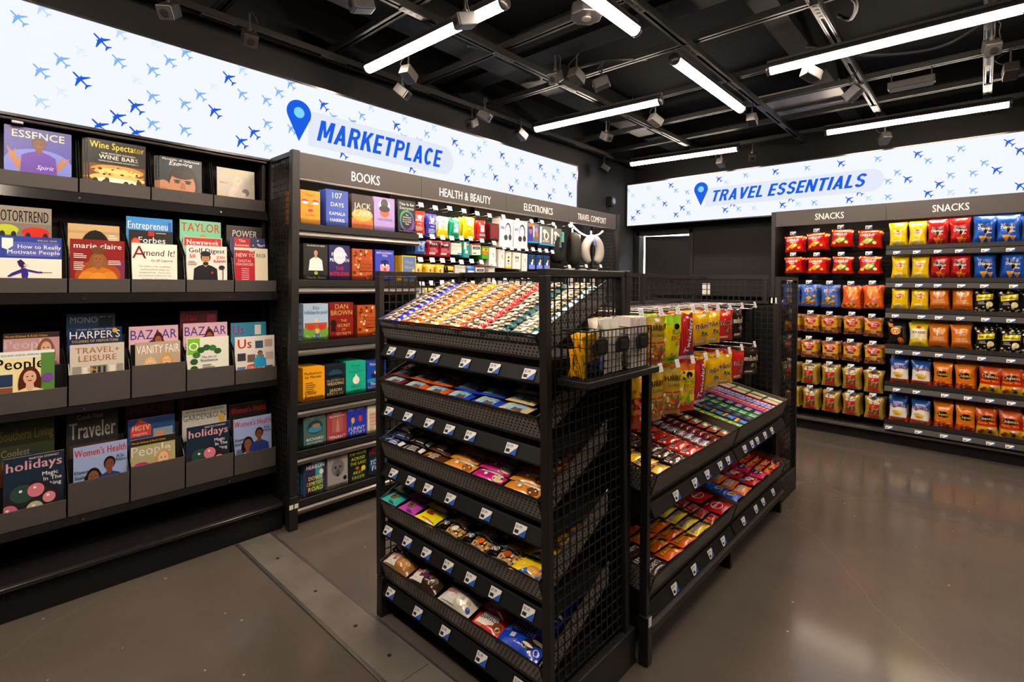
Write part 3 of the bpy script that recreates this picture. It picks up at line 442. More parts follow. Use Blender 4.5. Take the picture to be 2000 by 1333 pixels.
book('baldacci', '14283c', [RC(0, .72, 1, 1, '20202c'), T('DAVID', .5, .86, .1, 'd8202c', .7), T('BALDACCI', .5, .73, .1, 'd8202c', .92), EL(.5, .4, .45, .22, '2a5a80'), T('TO DIE', .5, .4, .14, 'e8f0f4', .85, 1, .1), T('FOR', .5, .2, .16, 'e8f0f4', .7, 1, .1)], 'dark blue thriller with red and white capitals', '14283c')

# ------------------------------------------------ crisp bags and pegged snack bags
def chips(key, w, h, d, base, ops, name='chip_bag', cat='bag of chips'): kind(key, 'bag', w, h, d, base, ops, name, cat)
TRI = lambda u, v, s, c: PG([(u-s, v+s*.7), (u+s, v+s*.75), (u+.1*s, v-s*.75)], c)
chips('lays', .135, .2, .06, 'f0c810', [EL(.5, .6, .36, .1, 'f6e060'), EL(.5, .6, .3, .085, 'c81c18'), T("Lay's", .5, .565, .075, 'fff', .5, 1, .15), EL(.45, .2, .26, .1, 'f4e49a'), EL(.4, .15, .2, .06, 'e8c868'), EL(.3, .12, .08, .04, '8a5a30')])
DOR = [PG([(.2, .78), (.55, .62), (.8, .6), (.5, .36)], '14100f'), PG([(.5, .36), (.8, .6), (.84, .62), (.52, .32)], 'e8822a'), T('Doritos', .5, .52, .085, 'f8f4ec', .84)]
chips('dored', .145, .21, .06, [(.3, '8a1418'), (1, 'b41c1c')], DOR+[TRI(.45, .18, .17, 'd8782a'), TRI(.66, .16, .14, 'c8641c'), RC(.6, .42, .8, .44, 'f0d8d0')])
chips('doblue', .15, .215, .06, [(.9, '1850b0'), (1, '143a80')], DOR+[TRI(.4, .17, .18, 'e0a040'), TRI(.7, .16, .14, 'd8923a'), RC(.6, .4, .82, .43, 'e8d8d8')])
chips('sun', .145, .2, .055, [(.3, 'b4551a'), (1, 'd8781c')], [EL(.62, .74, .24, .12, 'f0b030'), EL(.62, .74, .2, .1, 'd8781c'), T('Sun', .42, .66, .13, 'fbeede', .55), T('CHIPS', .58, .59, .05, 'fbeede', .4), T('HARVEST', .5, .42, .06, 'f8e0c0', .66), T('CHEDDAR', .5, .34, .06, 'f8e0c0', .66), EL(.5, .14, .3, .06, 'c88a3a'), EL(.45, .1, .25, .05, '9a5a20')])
chips('smart', .145, .185, .055, '171615', [PG([(.08, .5), (.1, .72), (.92, .8), (.9, .58)], 'f0d820'), T('Smartfood', .5, .6, .085, '1a1816', .74, 1, .1), BL(31, .08, .05, .92, .25, 12, .06, .04, ['e8dcae', 'f4ecd0', 'b8a878']), BL(32, .1, .84, .9, .95, 5, .06, .035, ['e8dcae', 'd8ccA0']), EL(.72, .36, .17, .11, 'e8d8a0'), EL(.64, .3, .1, .07, 'd8c488'), EL(.45, .86, .06, .05, 'e0b030'), EL(.58, .84, .1, .02, '3a8a3a'), T('WHITE', .3, .42, .04, 'e8e4dc', .3), T('CHEDDAR', .32, .36, .04, 'e8e4dc', .36)])
chips('laysbbq', .14, .2, .055, '1e1716', [EL(.45, .62, .3, .15, 'f0c020'), EL(.45, .62, .28, .08, 'd03018'), T("Lay's", .45, .585, .08, 'fff', .5, 1, .1), EL(.2, .86, .14, .08, 'd8742a'), EL(.75, .22, .16, .14, 'b8481c'), EL(.68, .28, .1, .08, 'e0842a')])
chips('baked', .14, .19, .05, [(.35, 'e8d020'), (.8, 'efe6c4'), (1, 'e8d020')], [EL(.5, .85, .14, .06, 'd8301c'), T('BAKED', .5, .6, .1, '3a3428', .8), EL(.35, .3, .15, .1, 'e8c860'), EL(.62, .32, .16, .11, 'f0d470'), EL(.5, .24, .15, .09, 'dcb850')])
chips('ruffles', .145, .2, .06, [(.2, 'c8441c'), (.66, 'f2ede6'), (1, '1f4f9c')], [PG([(.02, .66), (.3, .58), (.6, .66), (.98, .6), (.98, .7), (.02, .74)], '1f4f9c'), T('RUFFLES', .5, .63, .105, 'fff', .84, 1, .05), T('RUFFLES', .5, .635, .095, 'c02020', .8, 1, .05), EL(.42, .42, .24, .07, 'e8b430'), EL(.58, .4, .2, .06, 'f0c850'), EL(.5, .34, .22, .05, 'd89a24'), T('CHEDDAR', .55, .2, .055, 'f8e8d8', .5), T('SOUR CREAM', .55, .13, .04, 'f8e8d8', .45)])
chips('cheetos', .14, .2, .06, [(.3, 'c82a14'), (1, 'e07a18')], [EL(.5, .58, .4, .12, '1a1410'), T('Cheetos', .5, .53, .11, 'f4c820', .76), BL(41, .1, .08, .9, .32, 16, .09, .03, ['f09028', 'e86018', 'f8e0d0', 'd03818'])])
chips('flamin', .145, .2, .06, [(.38, 'e8b81c'), (.5, 'd02818'), (.7, 'c02a18'), (1, 'c8541c')], [EL(.5, .66, .42, .11, '1a1410'), T('Cheetos', .5, .61, .105, 'f4d878', .8), T("Flamin' Hot", .5, .46, .075, 'f4c820', .86, 1, .15), BL(42, .1, .06, .9, .34, 14, .1, .04, ['f0ece4', 'b8281c', '4a3428', 'd8a878'])])
CHZ = [RC(.02, .88, .98, .97, 'f0b81c'), RC(.15, .9, .85, .94, 'c88a18'), T('CHEEZ-IT', .45, .66, .14, 'fff', .74)]
chips('cheez', .17, .155, .05, 'c41414', CHZ+[RC(.28, .57, .58, .6, 'f4e0d8'), PG([(.15, .3), (.45, .55), (.75, .42), (.42, .16)], 'f0a818'), PG([(.3, .34), (.48, .48), (.66, .4), (.45, .25)], 'f8c848'), EL(.16, .2, .08, .08, 'f0b030'), EL(.8, .24, .09, .08, 'f0b030')], 'cracker_bag', 'bag of crackers')
chips('cheezw', .17, .155, .05, 'c41414', CHZ+[PG([(.2, .3), (.5, .18), (.8, .3), (.75, .56), (.25, .56)], '3a8a3c'), PG([(.15, .34), (.45, .54), (.75, .44), (.42, .18)], 'e8d068'), EL(.16, .2, .1, .09, 'f0d870'), EL(.8, .26, .1, .09, 'f0dc80')], 'cracker_bag', 'bag of crackers')
CHX = [T('Chex', .5, .66, .11, 'fff', .62), T('Chex', .5, .665, .1, 'e04a1c', .58), T('mix', .52, .54, .1, 'fff', .45), T('mix', .52, .545, .09, '3a2a80', .42)]
chips('chexb', .155, .21, .06, [(.1, '2a4a90'), (1, '3f6cc0')], CHX+[BL(51, .1, .1, .9, .3, 26, .07, .035, ['d8a040', 'b87828', 'e8b850', '8a5420']), PG([(.32, .4), (.5, .5), (.68, .42), (.5, .28)], 'f0b020'), EL(.85, .5, .1, .06, 'e0a030'), BL(52, .05, .75, .95, .92, 5, .06, .03, ['e08a28'])], 'snack_mix_bag', 'bag of snack mix')
chips('chexo', .155, .21, .06, [(.1, 'a83414'), (1, 'dc5a1c')], [PG([(.3, .98), (.7, .98), (.95, .5), (.6, .3), (.2, .6)], 'e8882a')]+[(o[0], o[1], o[2]+.1, o[3]-.22, *o[4:]) for o in CHX]+[BL(53, .1, .06, .8, .26, 20, .08, .03, ['e8a838', 'c87828', 'f0c060', '5a2a18'])], 'snack_mix_bag', 'bag of snack mix')
AMO = lambda c2: [EL(.42, .66, .27, .15, 'a81c28'), EL(.62, .66, .24, .14, 'b82430'), T('Famous', .5, .68, .08, 'f8ead8', .56, 1, .3), T('Amos', .52, .57, .08, 'f8ead8', .4, 1, .3), RC(.3, .43, .74, .5, c2), BL(61, .1, .06, .9, .3, 22, .09, .05, ['a8683a', '8a4c28', 'c48a50', '5a2c18']), EL(.5, .28, .2, .08, 'c8925a')]
chips('amosr', .15, .165, .06, [(.34, '8a5230'), (.8, 'd8a428'), (1, '9a5a24')], AMO('d02a34'), 'cookie_bag', 'bag of cookies')
chips('amosb', .15, .165, .06, [(.34, '8a5230'), (.8, 'dca820'), (1, '9a5a24')], AMO('22356a'), 'cookie_bag', 'bag of cookies')
chips('snyder', .15, .19, .06, 'a8862a', [RC(.2, .08, .8, .98, '5a4428'), EL(.5, .76, .3, .07, 'efe2c4'), T("SNYDER'S", .5, .74, .05, '2a2018', .5), RC(.22, .52, .78, .68, 'c81c24'), EL(.5, .6, .14, .05, 'e85a50'), BL(71, .25, .26, .75, .5, 26, .05, .03, ['c89a68', '8a5a34', '6a4024']), RC(.22, .08, .78, .25, 'c41820'), EL(.82, .52, .07, .03, '4a8ac8')], 'pretzel_bag', 'bag of pretzels')

# ------------------------------------------------ sweets on hooks
chips('haribo', .135, .2, .045, 'b8962e', [T('HARIBO', .5, .72, .11, '14120c', .86), T('Goldbears', .52, .6, .07, '3a3428', .7, 0), RC(.04, .46, .96, .49, 'c8201c'), RC(.06, .14, .9, .46, 'c89050'), BL(81, .1, .17, .88, .43, 44, .06, .035, ['d83a24', 'e8a020', '3a8a3a', 'e8d8a0', 'c86a30', '8a3a5a']), RC(.04, .11, .96, .14, 'c8201c'), EL(.93, .4, .08, .1, 'f0c020'), EL(.78, .54, .1, .04, 'f4ecdc')], 'gummy_candy_bag', 'bag of candy')
SPK = [T('SOUR', .55, .62, .1, '14140c', .7), T('SOUR', .55, .63, .09, 'c8e020', .64), T('PATCH', .55, .49, .1, '14140c', .74), T('PATCH', .55, .5, .09, 'f08a1c', .68), T('KIDS', .64, .38, .08, '14140c', .42), T('KIDS', .64, .385, .07, 'e0306a', .38), EL(.5, .77, .2, .06, '14140c')]
chips('patchy', .125, .205, .045, [(.14, '8ac820'), (.8, 'f0e010'), (1, 'a8d820')], SPK+[EL(.3, .2, .05, .03, 'e03a3a'), EL(.7, .22, .05, .03, '3a6ad0'), EL(.5, .15, .08, .03, '5aa83a'), RC(.2, .06, .6, .1, '4a7a2a')], 'sour_candy_bag', 'bag of candy')
chips('patchm', .125, .215, .045, [(.14, 'e03020'), (.85, 'f0dc10'), (1, 'd86a1c')], SPK+[EL(.42, .24, .14, .09, '7ac030'), EL(.42, .33, .09, .06, '8ad040'), EL(.25, .16, .14, .05, 'd82a24'), EL(.7, .18, .16, .05, 'd84a24'), BL(82, .1, .1, .9, .85, 10, .06, .035, ['e86a7a', '8ac030', '6a2a8a'])], 'sour_candy_bag', 'bag of candy')
chips('twizz', .11, .2, .04, [(.1, 'd8c8d8'), (1, 'b41c28')], [RC(.5, .12, .95, .95, '8a2434'), [RC(.08+.1*i, .1, .12+.1*i, .95, 'd83a3a') for i in range(4)], T('Twizzlers', .66, .5, .14, 'ece8f4', .8, 1, 0, 75), RC(.5, .06, .95, .14, '4a4a9c')], 'licorice_bag', 'bag of candy')
def mm(key, col, tcol='4a2410'): chips(key, .135, .155, .045, col, [T("m&m's", .5, .53, .2, 'fff8ec', .9), T("m&m's", .5, .54, .175, tcol, .84), BL(83, .3, .28, .85, .42, 9, .055, .05, ['d82a20', '2a6ad0', 'f08a1c', '3aa040', '5a3018']), RC(.12, .1, .6, .17, 'f4e8d8')], 'candy_pouch', 'bag of candy')
mm('mmy', 'f0bc10'); mm('mmr', 'd0281c', '6a1810'); mm('mmb', '2c1a14', 'c8b8a8')
chips('skit', .12, .2, .04, [(.3, 'd8401c'), (1, 'f0b818')], [EL(.5, .5, .3, .12, 'd82a1c'), BL(84, .15, .15, .85, .8, 22, .08, .05, ['e85a8a', 'd8301c', 'f4d860', 'e86a20'])], 'gummy_candy_bag', 'bag of candy')
# ------------------------------------------------ bars, packets and boxes
def bar(key, w, h, d, base, ops, name='snack_bar', cat='snack bar', shape='bar'): kind(key, shape, w, h, d, base, ops, name, cat)
def kbar(key, end, a, b, dots=None):
    ops = [RC(.2, .14, .8, .88, 'c8a878'), BL(hash_(key), .24, .2, .76, .84, 12, .04, .1, ['d8b888', '7a5230', 'f0e0c4', '4a3020']), RC(.2, .52, .8, .88, a), T('KIND', .36, .58, .2, b, .26), RC(.6, .55, .8, .82, 'efe9dd'), LN(.62, .78, .78, 2, .12, '8a8278'), RC(.5, .14, .66, .4, 'efe6d6')]
    if dots: ops += [BL(5, .03, .1, .13, .9, 10, .012, .05, [dots]), BL(6, .87, .1, .97, .9, 10, .012, .05, [dots])]
    bar(key, .12, .046, .026, end, ops)
def hash_(s): return sum(ord(c)*(i+3) for i, c in enumerate(s))
kbar('k1', '2a34c8', '1d1a1c', 'f2f0ea'); kbar('k2', 'e0641c', '2a1a14', 'f6d8a0'); kbar('k3', 'f0a414', 'c87818', 'fff4d0', 'f8d060'); kbar('k4', 'e87a2a', '1a1818', 'f2f0ea', 'f8b070')
kbar('k5', 'c82a2c', '1a1818', 'f2f0ea', 'f0b0a8'); kbar('k6', '1d4a50', '1a1a1c', 'f2f0ea'); kbar('k7', '2c6a70', 'e0dcd2', '1a3a40')
CLF = lambda c: [RC(.2, .1, .84, .9, '8ac4e0'), PG([(.2, .1), (.2, .9), (.5, .9), (.42, .6), (.3, .35), (.36, .1)], 'd8c8a4'), PG([(.5, .1), (.56, .38), (.66, .3), (.78, .42), (.84, .1)], '6a5040'), T('CLIF', .66, .7, .17, 'fff', .28), T('CLIF', .66, .71, .15, 'c81c20', .26), EL(.62, .52, .04, .04, 'c83020')]
for k_, c_ in (('cm', '6a2420'), ('co', 'd85a1c'), ('cb', '1c44b8'), ('ct', 'd8c08a')): bar(k_, .135, .072, .02, c_, CLF(c_))
bar('rn', .125, .05, .018, '1a2a60', [RC(.0, .5, .3, 1, '6ab4e0'), T('No B.S.', .55, .6, .14, 'e8e8f0', .4), LN(.36, .8, .5, 3, .15, 'd0d4e8'), RC(.82, .2, .95, .8, 'e8e4da')])
bar('rk', .125, .05, .018, '16130f', [RC(.02, .1, .2, .9, 'c09a6a'), LN(.3, .78, .85, 5, .16, 'd8d4cc', 3), RC(.82, .2, .96, .8, 'e8e4da')])
bar('rb', .125, .05, .018, '5a2f18', [EL(.2, .6, .14, .3, 'e08a1c'), EL(.2, .55, .1, .22, '5a2f18'), LN(.36, .8, .85, 5, .16, 'e0d4c4', 4), EL(.45, .85, .1, .1, 'e0901c')])
QST = lambda c: [RC(.04, .62, .96, .92, 'f4f0ea'), T('QUEST', .3, .68, .2, '1c1a1a', .4), EL(.82, .35, .15, .28, c), BL(91, .7, .15, .95, .6, 7, .025, .06, ['5a3018', 'f0e0c8']), EL(.45, .35, .05, .1, 'f8e8d0')]
bar('qo', .14, .062, .022, 'e0922a', QST('a8602a')); bar('qm', .14, .062, .022, 'c4187c', QST('e8c8a0')); bar('qc', .14, .062, .022, 'd88a2a', QST('7a4420'))
POU = lambda c: [PG([(.35, .3), (.65, .3), (.68, .62), (.32, .62)], '8a6030'), BL(92, .36, .32, .64, .6, 14, .03, .04, ['5a3a1c', 'd8a860', '3a2614']), LN(.1, .4, .85, 2, .06, '1c2a28'), LN(.55, .9, .16, 2, .06, '1c2a28')]
bar('pt', .11, .085, .02, '3cb8b0', POU(0), shape='bag', name='snack_pouch', cat='snack pouch'); bar('pm', .11, .085, .02, 'c448b8', POU(0), shape='bag', name='snack_pouch', cat='snack pouch')
bar('py', .12, .085, .02, 'f0e01c', [RC(.1, .74, .8, .84, 'e8822a'), EL(.4, .55, .22, .14, 'c8641c'), EL(.4, .52, .18, .1, '8a3a14'), RC(.3, .14, .95, .2, 'd8641c'), RC(.6, .04, .95, .13, 'f4f0e4'), RC(.02, .02, .98, .05, 'f8f0a0')], shape='bag', name='snack_pouch', cat='snack pouch')
KND = lambda c: [RC(.4, .1, .96, .9, 'c89a5c'), BL(93, .42, .15, .94, .85, 30, .03, .08, ['e8c890', '8a5a2c', '5a3818', 'f0d8a8']), RC(.02, .1, .4, .9, '16130f'), T('KIND', .21, .34, .36, 'f4f0e8', .32), RC(.02, .1, .06, .3, '3a9c3a'), RC(.02, .3, .06, .5, 'e0b020'), RC(.02, .5, .06, .7, 'd8401c'), RC(.02, .7, .06, .9, '3a7ac0'), EL(.66, .5, .1, .26, c)]
bar('ka', .13, .055, .024, '2a2522', KND('f0ece2')); bar('kb', .13, .055, .024, '2a2522', KND('e06a1c')); bar('kc', .13, .055, .024, '2a2522', KND('b8501c'))
bar('bv', .135, .078, .024, 'f0cc14', [T('belVita', .4, .68, .15, '2a5a2c', .6), PG([(.3, .02), (.98, .02), (.98, .5), (.6, .34)], '2a5ab0'), EL(.75, .24, .22, .22, 'c88a3c'), EL(.7, .2, .16, .12, 'e0a858'), EL(.35, .35, .06, .1, 'e8e0a0'), EL(.14, .55, .04, .06, 'c8a078')], name='biscuit_packet', cat='packet of biscuits')
DON = lambda c, c2: [RC(.02, .05, .52, .95, 'eee8e4'), PG([(.02, .7), (.3, .95), (.52, .95), (.1, .6)], '2450b8'), T('donettes', .27, .4, .24, 'f4f0ee', .5, 1, .2), T('donettes', .27, .41, .22, 'd02028', .47, 1, .2), EL(.68, .5, .15, .38, c), EL(.85, .5, .13, .36, c), EL(.68, .5, .05, .12, c2), EL(.85, .5, .05, .12, c2)]
bar('db', .17, .075, .058, 'a8743c', DON('c88a4a', 'e8c088'), name='doughnut_packet', cat='packet of doughnuts'); bar('dk', .17, .075, .058, '3a2820', DON('4a3024', '8a7a6c')+[EL(.5, .78, .07, .14, 'c8c08a'), RC(.48, .3, .62, .55, '5a2a6a')], name='doughnut_packet', cat='packet of doughnuts'); bar('dw', .17, .075, .058, 'dcd4c4', DON('efe8da', 'c8b898')+[EL(.92, .25, .05, .12, '3a6ac0')], name='doughnut_packet', cat='packet of doughnuts')
bar('bu', .15, .075, .022, 'd8301c', [PG([(.1, .2), (.2, .85), (.72, .85), (.8, .45), (.5, .2)], 'f4ece0'), T('bueno', .46, .46, .24, '4a2414', .56), EL(.82, .4, .13, .2, '7a4a24'), EL(.86, .3, .07, .12, 'f0e4c8'), RC(.1, .08, .4, .2, 'e8603a')])
bar('or', .2, .115, .03, '1644c0', [T('OREO', .38, .72, .17, 'f4f4f8', .44), T('CAKESTERS', .42, .5, .15, 'e8dcc0', .6), EL(.84, .5, .13, .16, '2a1810'), EL(.84, .46, .13, .05, 'e8e0d4'), EL(.68, .28, .12, .15, '2a1810'), EL(.68, .26, .12, .045, 'e8e0d4'), EL(.9, .2, .06, .09, 'e8ecf8'), EL(.9, .2, .045, .07, '1644c0'), RC(.04, .42, .2, .62, '4a74d8'), RC(.24, .26, .36, .4, 'c8d0e8'), PG([(.03, .9), (.03, .99), (.14, .99)], 'c03a4a')], name='cake_packet', cat='packet of cakes')
# candy trays
MMS = lambda c, t: [T("m&m's", .42, .38, .44, 'fff4e4', .72), T("m&m's", .42, .4, .38, t, .67), BL(95, .55, .14, .94, .6, 8, .035, .09, ['d82a20', '2a6ad0', 'f0bc10', '3aa040', 'f08a1c']), EL(.08, .2, .04, .1, 'fff')]
bar('sy', .14, .062, .022, 'f0bc10', MMS(0, '4a2410')); bar('sb', .14, .062, .022, '3a2018', MMS(0, '2a140c')); bar('sr', .15, .066, .022, 'd02a1c', MMS(0, '5a1810'))
bar('sn', .1, .042, .02, '4a2a22', [RC(.12, .2, .88, .8, 'f0ece8'), T('SNICKERS', .5, .34, .36, '4a5ac8', .7), RC(.06, .2, .12, .8, 'c82028'), RC(.88, .2, .94, .8, 'c82028')], name='candy_bar', cat='candy bar')
bar('kr', .1, .035, .02, '5a1614', [RC(.2, .2, .8, .8, '7a1c18')], name='candy_bar', cat='candy bar')
bar('nu', .1, .046, .02, '8a4a2a', [RC(.04, .1, .2, .9, 'd83a28'), RC(.24, .25, .8, .85, '8ac0a0'), LN(.3, .74, .75, 2, .2, '4a7a5c'), EL(.85, .4, .12, .3, 'c8905a'), EL(.3, .2, .16, .16, 'e8d0a8')], name='candy_bar', cat='candy bar')
def gum(key, w, h, base, ops, d=.018): bar(key, w, h, d, base, ops, 'gum_pack', 'pack of gum', 'box')
gum('g1', .095, .07, '5ab83a', [PG([(0, .75), (.6, 1), (.9, .8), (.3, .5)], 'f0c818'), PG([(.25, .3), (.75, .65), (.8, .2)], 'e8e4dc'), RC(.02, .02, .98, .18, '8ad04a'), EL(.55, .42, .12, .12, '8a8880')])
gum('g2', .07, .06, '24489c', [RC(0, .75, 1, 1, 'f0a818'), EL(.5, .4, .25, .22, '9ab0d8'), RC(.1, .08, .9, .2, '6aa4d8')])
gum('g3', .075, .05, '2c3444', [RC(.1, .3, .9, .7, '4a5a70'), EL(.7, .5, .14, .22, '8a8278')])
gum('g4', .075, .05, '2c8a3c', [RC(.1, .2, .7, .8, 'c8e0d0'), EL(.5, .5, .14, .22, '8a7a68')])
gum('g5', .075, .05, '32384e', [RC(.1, .25, .8, .8, 'c8c8d4'), EL(.55, .5, .15, .25, 'a89a8c')])
gum('g6', .095, .0205, 'c02060', [EL(.72, .5, .2, .42, 'f0a030'), RC(.05, .2, .48, .85, '8a5ab0'), RC(.86, .1, 1, .9, 'd83a70')])
gum('g7', .095, .0205, '3a78c8', [RC(.05, .15, .8, .85, 'd8d8ec'), RC(.2, .25, .6, .75, '6a5ab0'), EL(.88, .5, .08, .4, 'e8b0a8')])
gum('a1', .075, .09, 'b82a24', [RC(.2, .06, .86, .94, 'eadfc4'), T('ALTOIDS', .53, .5, .2, '4a3a2a', .8, 0, 0, 90)], .022); gum('a2', .075, .09, '2a7a34', [RC(.2, .06, .86, .94, 'eadfc4'), T('ALTOIDS', .53, .5, .2, '3a4a3a', .8, 0, 0, 90)], .022)
bar('hy', .14, .05, .016, '3a2420', [T("HERSHEY'S", .45, .35, .45, 'efe9e2', .84), PG([(.72, .5), (.86, .95), (.98, .9), (.94, .4)], '6a4430')], name='candy_bar', cat='candy bar')
bar('re', .13, .062, .02, 'e8641c', [T("Reese's", .36, .4, .36, '3a1c10', .56), T("Reese's", .36, .42, .31, 'f4d020', .52), EL(.76, .62, .13, .22, '3a1f14'), EL(.76, .7, .11, .12, 'c88a2a'), EL(.86, .34, .11, .2, '3a1f14'), RC(.55, .06, .7, .28, 'f0c020')], name='candy_bar', cat='candy bar')
bar('bf', .14, .05, .026, 'f0d020', [T('Butterfinger', .44, .36, .42, 'f4f0e0', .78), T('Butterfinger', .44, .38, .36, '2a4ab8', .74), EL(.86, .4, .1, .3, '9a6428'), EL(.8, .3, .07, .16, 'd89a3a')], name='candy_bar', cat='candy bar')
bar('tw', .12, .046, .022, '5a3018', [RC(.04, .1, .3, .9, 'd0a850'), PG([(.1, .1), (.8, .1), (.9, .9), (.2, .9)], 'c01c24'), T('TWIX', .5, .26, .52, 'fff', .5, 1, .2), T('TWIX', .5, .29, .46, 'b81820', .46, 1, .2), RC(.86, .1, .96, .9, 'd8b868')], name='candy_bar', cat='candy bar')
bar('ml', .15, .1, .022, 'b8181e', [EL(.42, .46, .26, .28, 'f4ece8'), EL(.42, .46, .23, .25, 'b8181e'), T('Maltesers', .42, .42, .14, 'f8f4f0', .56), EL(.84, .7, .1, .14, '5a2a1c'), RC(.2, .84, .4, .94, 'f0e0d8')], name='candy_packet', cat='packet of candy')
bar('bl', .13, .08, .024, '1a4ac0', [EL(.6, .56, .24, .28, 'd8dce0'), EL(.6, .5, .16, .2, '9a7a5a'), T('cookies', .4, .2, .15, '8ac0f0', .6), RC(.1, .8, .5, .92, '5a9ae0')], name='candy_packet', cat='packet of candy')
bar('ow', .14, .07, .024, 'e86a20', [RC(.14, .2, .72, .85, 'f0e4d8'), T('PEANUT', .43, .58, .18, 'e0501c', .5), T('BUTTER', .43, .3, .18, 'e0501c', .5), EL(.84, .5, .13, .3, 'f0a030')], name='candy_packet', cat='packet of candy')
bar('rb2', .12, .09, .024, 'd02024', [PG([(.1, .9), (.4, .96), (.3, .5), (.12, .6)], '3aa0e0'), EL(.55, .5, .3, .26, 'f4ece8'), T('ICE', .55, .42, .2, 'c81c20', .4), EL(.8, .25, .1, .1, 'e8b040'), EL(.35, .25, .1, .1, '7a1418')], name='candy_packet', cat='packet of candy')
bar('pn', .12, .09, .026, 'd82a68', [EL(.5, .52, .3, .26, '24307c'), T('NERDS', .5, .44, .17, 'f4f0f8', .5), EL(.52, .3, .1, .09, 'f0d020'), BL(97, .05, .05, .95, .95, 16, .03, .04, ['f070a8', 'f8c0d8', 'b01a50'])], name='candy_packet', cat='packet of candy')
bar('sk', .1, .045, .02, 'd0281c', [PG([(0, .2), (.4, .2), (.6, .8), (.2, .8)], 'f0701c'), RC(.02, .3, .12, .7, 'f0c030'), T('LAFFY', .6, .3, .36, 'f8e8a0', .6), RC(.84, .2, .96, .8, '3a8ad0')], name='candy_bar', cat='candy bar')
# pegged health, electronics and comfort goods
def peg(key, shape, w, h, d, base, ops, name, cat, side=None): kind(key, shape, w, h, d, base, ops, name, cat, side)
BOT = [EL(.5, .72, .2, .09, 'f0e8e8'), T('HALLS', .5, .55, .1, 'fff', .74), T('RELIEF', .5, .42, .06, 'f4e8e0', .6), LN(.15, .85, .34, 4, .05, 'f0d8d0')]
peg('hr', 'bag', .105, .165, .03, 'd0402c', BOT, 'cough_drop_bag', 'bag of cough drops'); peg('hb', 'bag', .105, .165, .03, '3c3aa8', BOT+[EL(.5, .2, .24, .06, '6ab0e8')], 'cough_drop_bag', 'bag of cough drops')
peg('hw', 'bag', .1, .15, .02, [(.35, 'f0d020'), (1, 'f4f0e0')], [EL(.4, .75, .1, .05, '3a8a3c'), LN(.2, .8, .6, 4, .06, 'b8c090')], 'cough_drop_bag', 'bag of cough drops')
peg('wt', 'bag', .11, .15, .04, '1c9c74', [RC(.3, .25, .85, .72, '8ad0e8'), EL(.55, .6, .2, .09, 'f0ecf0'), T('clean', .55, .57, .07, 'c02060', .3), RC(.38, .3, .75, .45, 'e8e4ec')], 'wipes_pack', 'pack of wipes')
peg('wy', 'bag', .13, .16, .04, 'f0d410', [RC(.2, .6, .85, .85, 'f4f0e8'), RC(.22, .66, .42, .82, '3a3aa8'), BL(98, .2, .15, .85, .5, 12, .06, .04, ['f8f0a0', 'e0b010'])], 'wipes_pack', 'pack of wipes')
peg('wr', 'bag', .1, .15, .03, 'd42a24', [RC(.25, .38, .72, .74, 'e0e4f4'), T('ultra', .48, .58, .08, '3a3aa0', .4), RC(.15, .16, .9, .28, '6ac0e8')], 'wipes_pack', 'pack of wipes')
peg('nv', 'box', .1, .13, .012, '5a1418', [RC(.1, .1, .9, .9, '7a2428')], 'toiletry_card', 'carded toiletry')
peg('pb', 'bag', .1, .09, .03, '4a78c8', [RC(.2, .2, .8, .8, '8ab0e0'), EL(.5, .5, .2, .2, '2a4a98')], 'tissue_pack', 'pack of tissues')
peg('pr', 'bag', .11, .11, .02, 'a81c34', [RC(.1, .6, .9, .95, '1c1416'), T('Advil', .5, .7, .14, 'f0d8d0', .6), LN(.1, .9, .5, 3, .1, 'e09098'), RC(.1, .1, .6, .22, 'f0e4e0')], 'medicine_pouch', 'medicine packet')
peg('pw', 'box', .095, .085, .02, 'efece4', [T('Band-Aid', .45, .72, .12, 'd86a3a', .75), LN(.1, .7, .6, 3, .1, 'c8c0b8'), RC(.6, .05, 1, .16, '3a9ad0'), RC(.85, .7, 1, .95, 'f0c830')], 'medicine_box', 'medicine box')
peg('pt2', 'box', .055, .12, .03, '2a9ca0', [RC(.05, .5, .5, .95, 'f0ede6'), RC(.5, .78, .9, .86, 'e8d020'), EL(.5, .35, .25, .12, 'd0e8e8')], 'medicine_box', 'medicine box')
peg('px', 'box', .085, .085, .02, 'f0ede6', [RC(0, .88, 1, 1, 'c82024'), RC(.1, .5, .9, .75, '1c1a1a'), T('ALEVE', .5, .56, .13, 'f4f0e8', .7), RC(.1, .1, .5, .2, '4a9a3c')], 'medicine_box', 'medicine box')
peg('pg', 'box', .06, .1, .03, '4aa82c', [RC(0, .6, 1, .85, 'f0c820'), RC(0, .34, 1, .55, 'e86a20'), EL(.6, .74, .2, .08, 'c83020'), T('easy', .5, .39, .1, 'fff', .7)], 'medicine_box', 'medicine box')
peg('yb', 'bag', .09, .09, .02, 'f0c41c', [RC(.2, .3, .8, .7, 'f8e8a0'), EL(.5, .5, .2, .14, 'd8401c')], 'lozenge_bag', 'bag of lozenges'); peg('kb2', 'bag', .09, .09, .02, '1c1a18', [RC(.15, .55, .85, .9, 'e0b820'), RC(.2, .2, .8, .4, 'd8d4cc')], 'lozenge_bag', 'bag of lozenges'); peg('bb2', 'bag', .1, .09, .02, '1c60c0', [RC(.15, .3, .85, .6, 'e8f0f8')], 'lozenge_bag', 'bag of lozenges')
HP = lambda c: [EL(.62, .6, .22, .27, c), EL(.6, .56, .17, .24, 'f0eeec'), RC(.4, .14, .86, .4, 'f0eeec'), EL(.46, .34, .14, .1, c), EL(.78, .36, .12, .11, c), RC(.06, .62, .34, .72, '8a90c0')]
